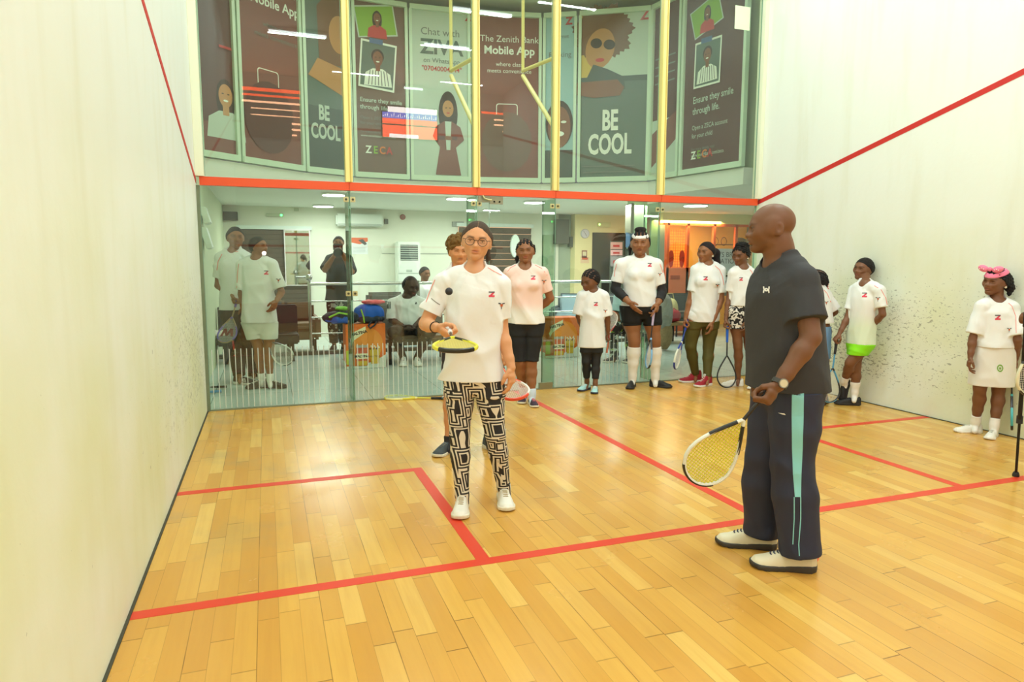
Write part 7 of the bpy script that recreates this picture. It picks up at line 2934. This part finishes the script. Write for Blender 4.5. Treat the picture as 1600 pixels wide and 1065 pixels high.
def P_boyfront():
    J = dict(nk=(402, 402), sR=(379, 414), sL=(425, 414), eR=(377, 459), wR=(382, 495, .05), eL=(440, 456), wL=(432, 470, .14),
             hR=(391, 503), hL=(420, 503), kR=(405, 545), kL=(421, 545), aR=(409, 593), aL=(422, 594))
    o = dict(s=1.0, build=1.0, skin=SK_MID, hands={'R': ('grip', (.05, -1, .15), (.7, -.3, .5)), 'L': ('relaxed', (-.4, -.9, .2), (-.6, .2, .7))},
             res=(.0105, .0056), nose=1.15, lips=1.2, arm=.92, leg=.95)
    p = person('boy in long white tee and white shorts behind the left glass panel, looking aside', J, (404, 385, 31, 52, 4, 0), o)
    hair(p, 'short', (30, 30, 26), t=.014, rough=.002, line=.27)
    sh = tee(p, M_tee, at(404, 503, p.P)[2], sleeve=.85, loose=.022, hemw=.205, hemd=.15, seed=25, amp=.010, sl_loose=.030, neckr=.016, label='oversized white tee')
    tee_marks(sh, 416, 426, 8, 435, 438, 6, [[(373, 412), (371, 430), (370, 450)]])
    trousers(p, mat('white_shorts', (226, 228, 220), .7), .62, (.018, .040, 0), 'shorts', amp=.003)
    for q in 'RL':
        sock(p, q, .22, M_sockw)
    shoes(p, -58, 62, .28, 'low', M_blackshoe, M_blacksole, M_shoew)
    strap_ring(p.root, p.W['wR']*.9+p.W['eR']*.1, p.W['wR']-p.W['eR'], .032, .018, mat('black_band'))
    hold(p, 'R', 455, 566, 'silver racket with pink grip held by the boy in white shorts', (206, 214, 206), (70, 78, 80), (216, 220, 214), (250, 110, 110), near=True, normal=-_FH+V(0, 0, .3))


def P_seated():
    pl = np.array([2.62, 2.66, 0.0])
    J = dict(nk=(638, 462), sR=(613, 474), sL=(661, 474), eR=(612, 500, .06), wR=(632, 511, .30), eL=(663, 496, .04), wL=(646, 511, .30),
             hR=(628, 516), hL=(651, 516), kR=(616, 519, .50), kL=(671, 519, .50), aR=(631, 561, .36), aL=(651, 560, .36))
    o = dict(s=1.04, build=1.22, skin=(84, 62, 52), hands={'R': ('relaxed', (.8, -.3, .3), (0, .6, .6)), 'L': ('relaxed', (-.8, -.3, .3), (0, .6, .6))},
             res=(.0115, .0062), plane=pl, seated=True, belly=1.1, arm=1.15, leg=1.15, neck=.07, nose=1.3, jaw=1.2, lips=1.2, brow=.3, gaze=(12, -10))
    p = person('big man in white polo seated on a brown chair behind the glass', J, (642, 447, 32, 24, -12, 0), o)
    hair(p, 'short', (24, 22, 22), t=.0, line=.30)
    sh = tee(p, M_tee, at(638, 507, pl, 0)[2], sleeve=.95, loose=.014, hemw=.23, hemd=.20, seed=27, amp=.012, sl_loose=.02, neckr=.012, label='white polo shirt', name='polo_shirt')
    bk = mat('print_black', (40, 44, 44), .6)
    for k in range(3):
        decal(sh, [[(605+2*k, 471), (606.3+2*k, 471), (606.3+2*k, 482), (605+2*k, 482)]], bk, 'sleeve_bars', sub=2)
    decal(sh, [[(649, 473), (650, 471), (651, 473), (652, 475)], [(648, 475), (649, 473), (651, 475), (648, 475)]], bk, 'chest_mark', sub=1)
    decal(sh, [[(632, 459), (638, 465), (636, 469), (630, 463)], [(644, 463), (648, 460), (650, 464), (645, 467)]], mat('collar_white', (232, 240, 232), .6), 'collar', .006)
    trousers(p, speck_mat('camo_cloth', (64, 62, 56), (40, 40, 38), (110, 104, 92), 16.0), 1.05, (.012, .02, 0), 'shorts', amp=.004)
    for q in 'RL':
        sock(p, q, .9, mat('dark_leg', (44, 40, 42), .8), .006, 'long_dark_sock')
    shoes(p, -4, 10, .31, 'high', mat('white_hightop', (236, 240, 238), .5), M_shoew, mat('lace_grey'))
    return p


def P_far():
    pl = pY(664, 500, 5.3)
    pl = np.array([pl[0], 5.3, 0.0])
    J = dict(nk=(663, 440), sR=(650, 449), sL=(675, 449), eR=(648, 470), wR=(655, 484, .15), eL=(677, 470), wL=(668, 484, .15),
             hR=(657, 489), hL=(670, 489), kR=(654, 492, .45), kL=(675, 492, .45), aR=(656, 525, .42), aL=(673, 525, .42))
    o = dict(s=1.0, build=.95, skin=SK_DARK, hands={}, res=(.016, .0085), plane=pl, seated=True)
    p = person('person in white seated far back, only head and shoulders over the rail', J, (664, 427, 21, 35, -6, 0), o)
    hair(p, 'short', (28, 26, 26), t=.012)
    tee(p, M_tee, at(664, 487, pl)[2], sleeve=.8, loose=.012, seed=29)
    trousers(p, mat('grey_trousers', (70, 74, 78), .8), 1.95, (.015, .02, .02), 'trousers')
    ch = thing('lounge_chair', 'grey lounge chair under the person in white seated far back', 'chair', pl)
    M = mat('grey_fabric', (112, 112, 108), .8)
    MB().box(pl+V(0, 0.05, .19), (.6, .55, .34), bev=.04).build('seat', M, ch)
    MB().box(pl+V(0, .36, .42), (.6, .10, .80), bev=.04).build('backrest', M, ch)


def P_photographer():
    J = dict(nk=(530, 397), sR=(516, 406), sL=(544, 406), eR=(508, 421, .12), wR=(521, 401, .32), eL=(549, 424, .16), wL=(536, 397, .34),
             hR=(522, 457), hL=(537, 457), kR=(521, 497), kL=(536, 497), aR=(522, 536), aL=(537, 538))
    o = dict(s=1.12, build=1.08, skin=SK_MID, hands={'R': ('relaxed', (.7, .5, -.2), (.4, .6, .4)), 'L': ('relaxed', (-.6, .5, -.2), (-.4, .6, .4))},
             res=(.014, .007), arm=1.1)
    p = person('man in black photographing with camera at his face, standing behind the railing', J, (529, 379, 21, -4, -4, 0), o)
    hair(p, 'short', (24, 22, 22), t=.012)
    sh = tee(p, mat('black_tee', (34, 34, 36), .8), at(530, 470, p.P)[2], sleeve=1.0, loose=.02, hemw=.22, hemd=.16, seed=31, sl_loose=.03, label='black top')
    trousers(p, speck_mat('patterned_cloth', (52, 54, 50), (180, 180, 168), (30, 30, 30), 13.0), 1.96, (.03, .04, .03), 'patterned_trousers', amp=.006)
    shoes(p, -10, 12, .29, 'low', M_blackshoe, M_blacksole)
    c = at(528, 386, p.P, .32)
    cam = thing('camera', 'black camera with long round lens held to the face of the man in black', 'camera', c)
    M = mat('camera_black', (24, 24, 26), .4)
    T = basis(p.off)
    R3 = Matrix([[float(q) for q in T.T[i]] for i in range(3)])
    MB().box(c, (.15, .07, .11), R3, bev=.012).build('body', M, cam)
    MB().tube([c+T[1]*.03-V(0, 0, .05), c+T[1]*.14-V(0, 0, .09)], [.055, .075], 20).build('lens', M, cam, True)
    MB().tube([c+T[1]*.141-V(0, 0, .09), c+T[1]*.145-V(0, 0, .091)], .055, 20).build('lens_glass', mat('lens_dark', (30, 34, 44), .05), cam, True)


def P_rack_sitter():
    f = fl(968, 566)
    pl = np.array([f[0]+.38, f[1]+.32, 0.0])
    J = dict(nk=(983, 452), sR=(966, 464), sL=(1003, 464), eR=(962, 488, .02), wR=(968, 506, .25), eL=(1006, 490), wL=(992, 508, .22),
             hR=(975, 510), hL=(998, 510), kR=(956, 512, .42), kL=(985, 514, .42), aR=(960, 557, .36), aL=(986, 562, .36))
    o = dict(s=1.0, build=1.05, skin=SK_DARK, hands={'R': ('relaxed', (.5, -.6, .4), (0, .6, .6)), 'L': ('relaxed', (-.5, -.6, .4), (0, .6, .6))}, res=(.0115, .0065), plane=pl, seated=True)
    p = person('seated person in pale blue top and black patterned trousers behind the woman with headband', J, (988, 434, 30, -20, -8, 0), o)
    hair(p, 'short', (26, 24, 24), t=.012)
    tee(p, mat('pale_blue_top', (186, 216, 226), .7), at(985, 500, pl)[2], sleeve=.9, loose=.014, seed=33)
    trousers(p, speck_mat('black_print_cloth', (34, 34, 36), (200, 206, 200), (150, 190, 60), 15.0), 1.96, (.02, .03, .03), 'patterned_trousers', amp=.005)
    shoes(p, -50, -30, .28, 'low', mat('slate_shoe', (70, 76, 84), .6), M_shoew, M_shoew)
    ch = thing('stool', 'dark stool under the seated person in black patterned trousers', 'stool', pl)
    q = pl+V(0, 0, 0)
    MB().box(q+V(0, 0, .37), (.42, .40, .05), bev=.015).build('seat', mat('dark_seat', (50, 48, 46), .6), ch)
    for sx in (-.17, .17):
        for sy in (-.16, .16):
            MB().cyl(q+V(sx, sy, 0), q+V(sx, sy, .35), .014, 8).build('leg', mat('dark_seat'), ch, True)


def P_edge():
    J = dict(nk=(1668, 445), sR=(1640, 462), sL=(1696, 462), eR=(1622, 520, .02), wR=(1610, 500, .22), eL=(1706, 528), wL=(1700, 590, .05),
             hR=(1652, 580), hL=(1684, 580), kR=(1652, 668), kL=(1684, 668), aR=(1650, 742), aL=(1684, 748))
    o = dict(s=.93, build=.95, skin=SK_DARK, hands={'R': ('grip', (-.75, .15, .3), (-.1, .95, .1)), 'L': ('relaxed', (0, -1, 0), (-.4, 0, .9))}, res=(.0095, .0046), wallx=6.25)
    p = person('person at the right edge, only a hand on a black pole in view', J, (1666, 412, 60, -40, 0, 0), o)
    hair(p, 'short', (26, 24, 24), t=.012)
    tee(p, M_tee, at(1668, 585, p.P)[2], sleeve=.75, loose=.014, seed=35)
    trousers(p, mat('black_shorts'), .8, (.01, .02, 0), 'shorts')
    shoes(p, -40, -10, .26, 'low', M_shoew, M_shoew)
    base = fl(1587, 744, 0.0)
    hp, x, n, d = p.hand['R']
    g = hp(-.03, .026, .074)
    top = base+(g-base)*1.06
    po = thing('walking_pole', 'black pole standing on the red line at the right edge', 'pole', base)
    mid = base*.62+top*.38
    MB().tube([base+V(0, 0, .02), mid], .008, 12).build('lower_shaft', M_blackcloth, po, True)
    MB().tube([mid, top], .012, 12).build('upper_shaft', M_blackcloth, po, True)
    MB().tube([mid-V(0, 0, .02), mid+V(0, 0, .03)], .018, 14).build('clamp', mat('dark_metal', (40, 42, 50), .4), po, True)
    MB().lathe(base, [(.020, 0), (.022, .012), (.016, .03), (.010, .036)], 16).build('foot', M_dark, po, True)
    MB().tube([g-nrm(top-base)*.02, top], .017, 12).build('grip', mat('grip_black', (26, 26, 28), .8), po, True)
    c = at(1614, 588, p.P, .16)
    q = at(1600, 640, p.P, .16)
    racket('white racket cut by the right edge of the picture', c+V(0, 0, .50), V(0.0, 0, -1), -_FH, (226, 222, 190), (60, 60, 62), (226, 222, 210), (40, 40, 40), L=.62)


PEOPLE = [P_main, P_coach, P_pinktee, P_small, P_headband, P_olive, P_print, P_green, P_bow, P_behind, P_curly, P_boyback, P_boyfront, P_seated, P_far, P_photographer, P_rack_sitter, P_edge]
for _f in PEOPLE:
    _f()
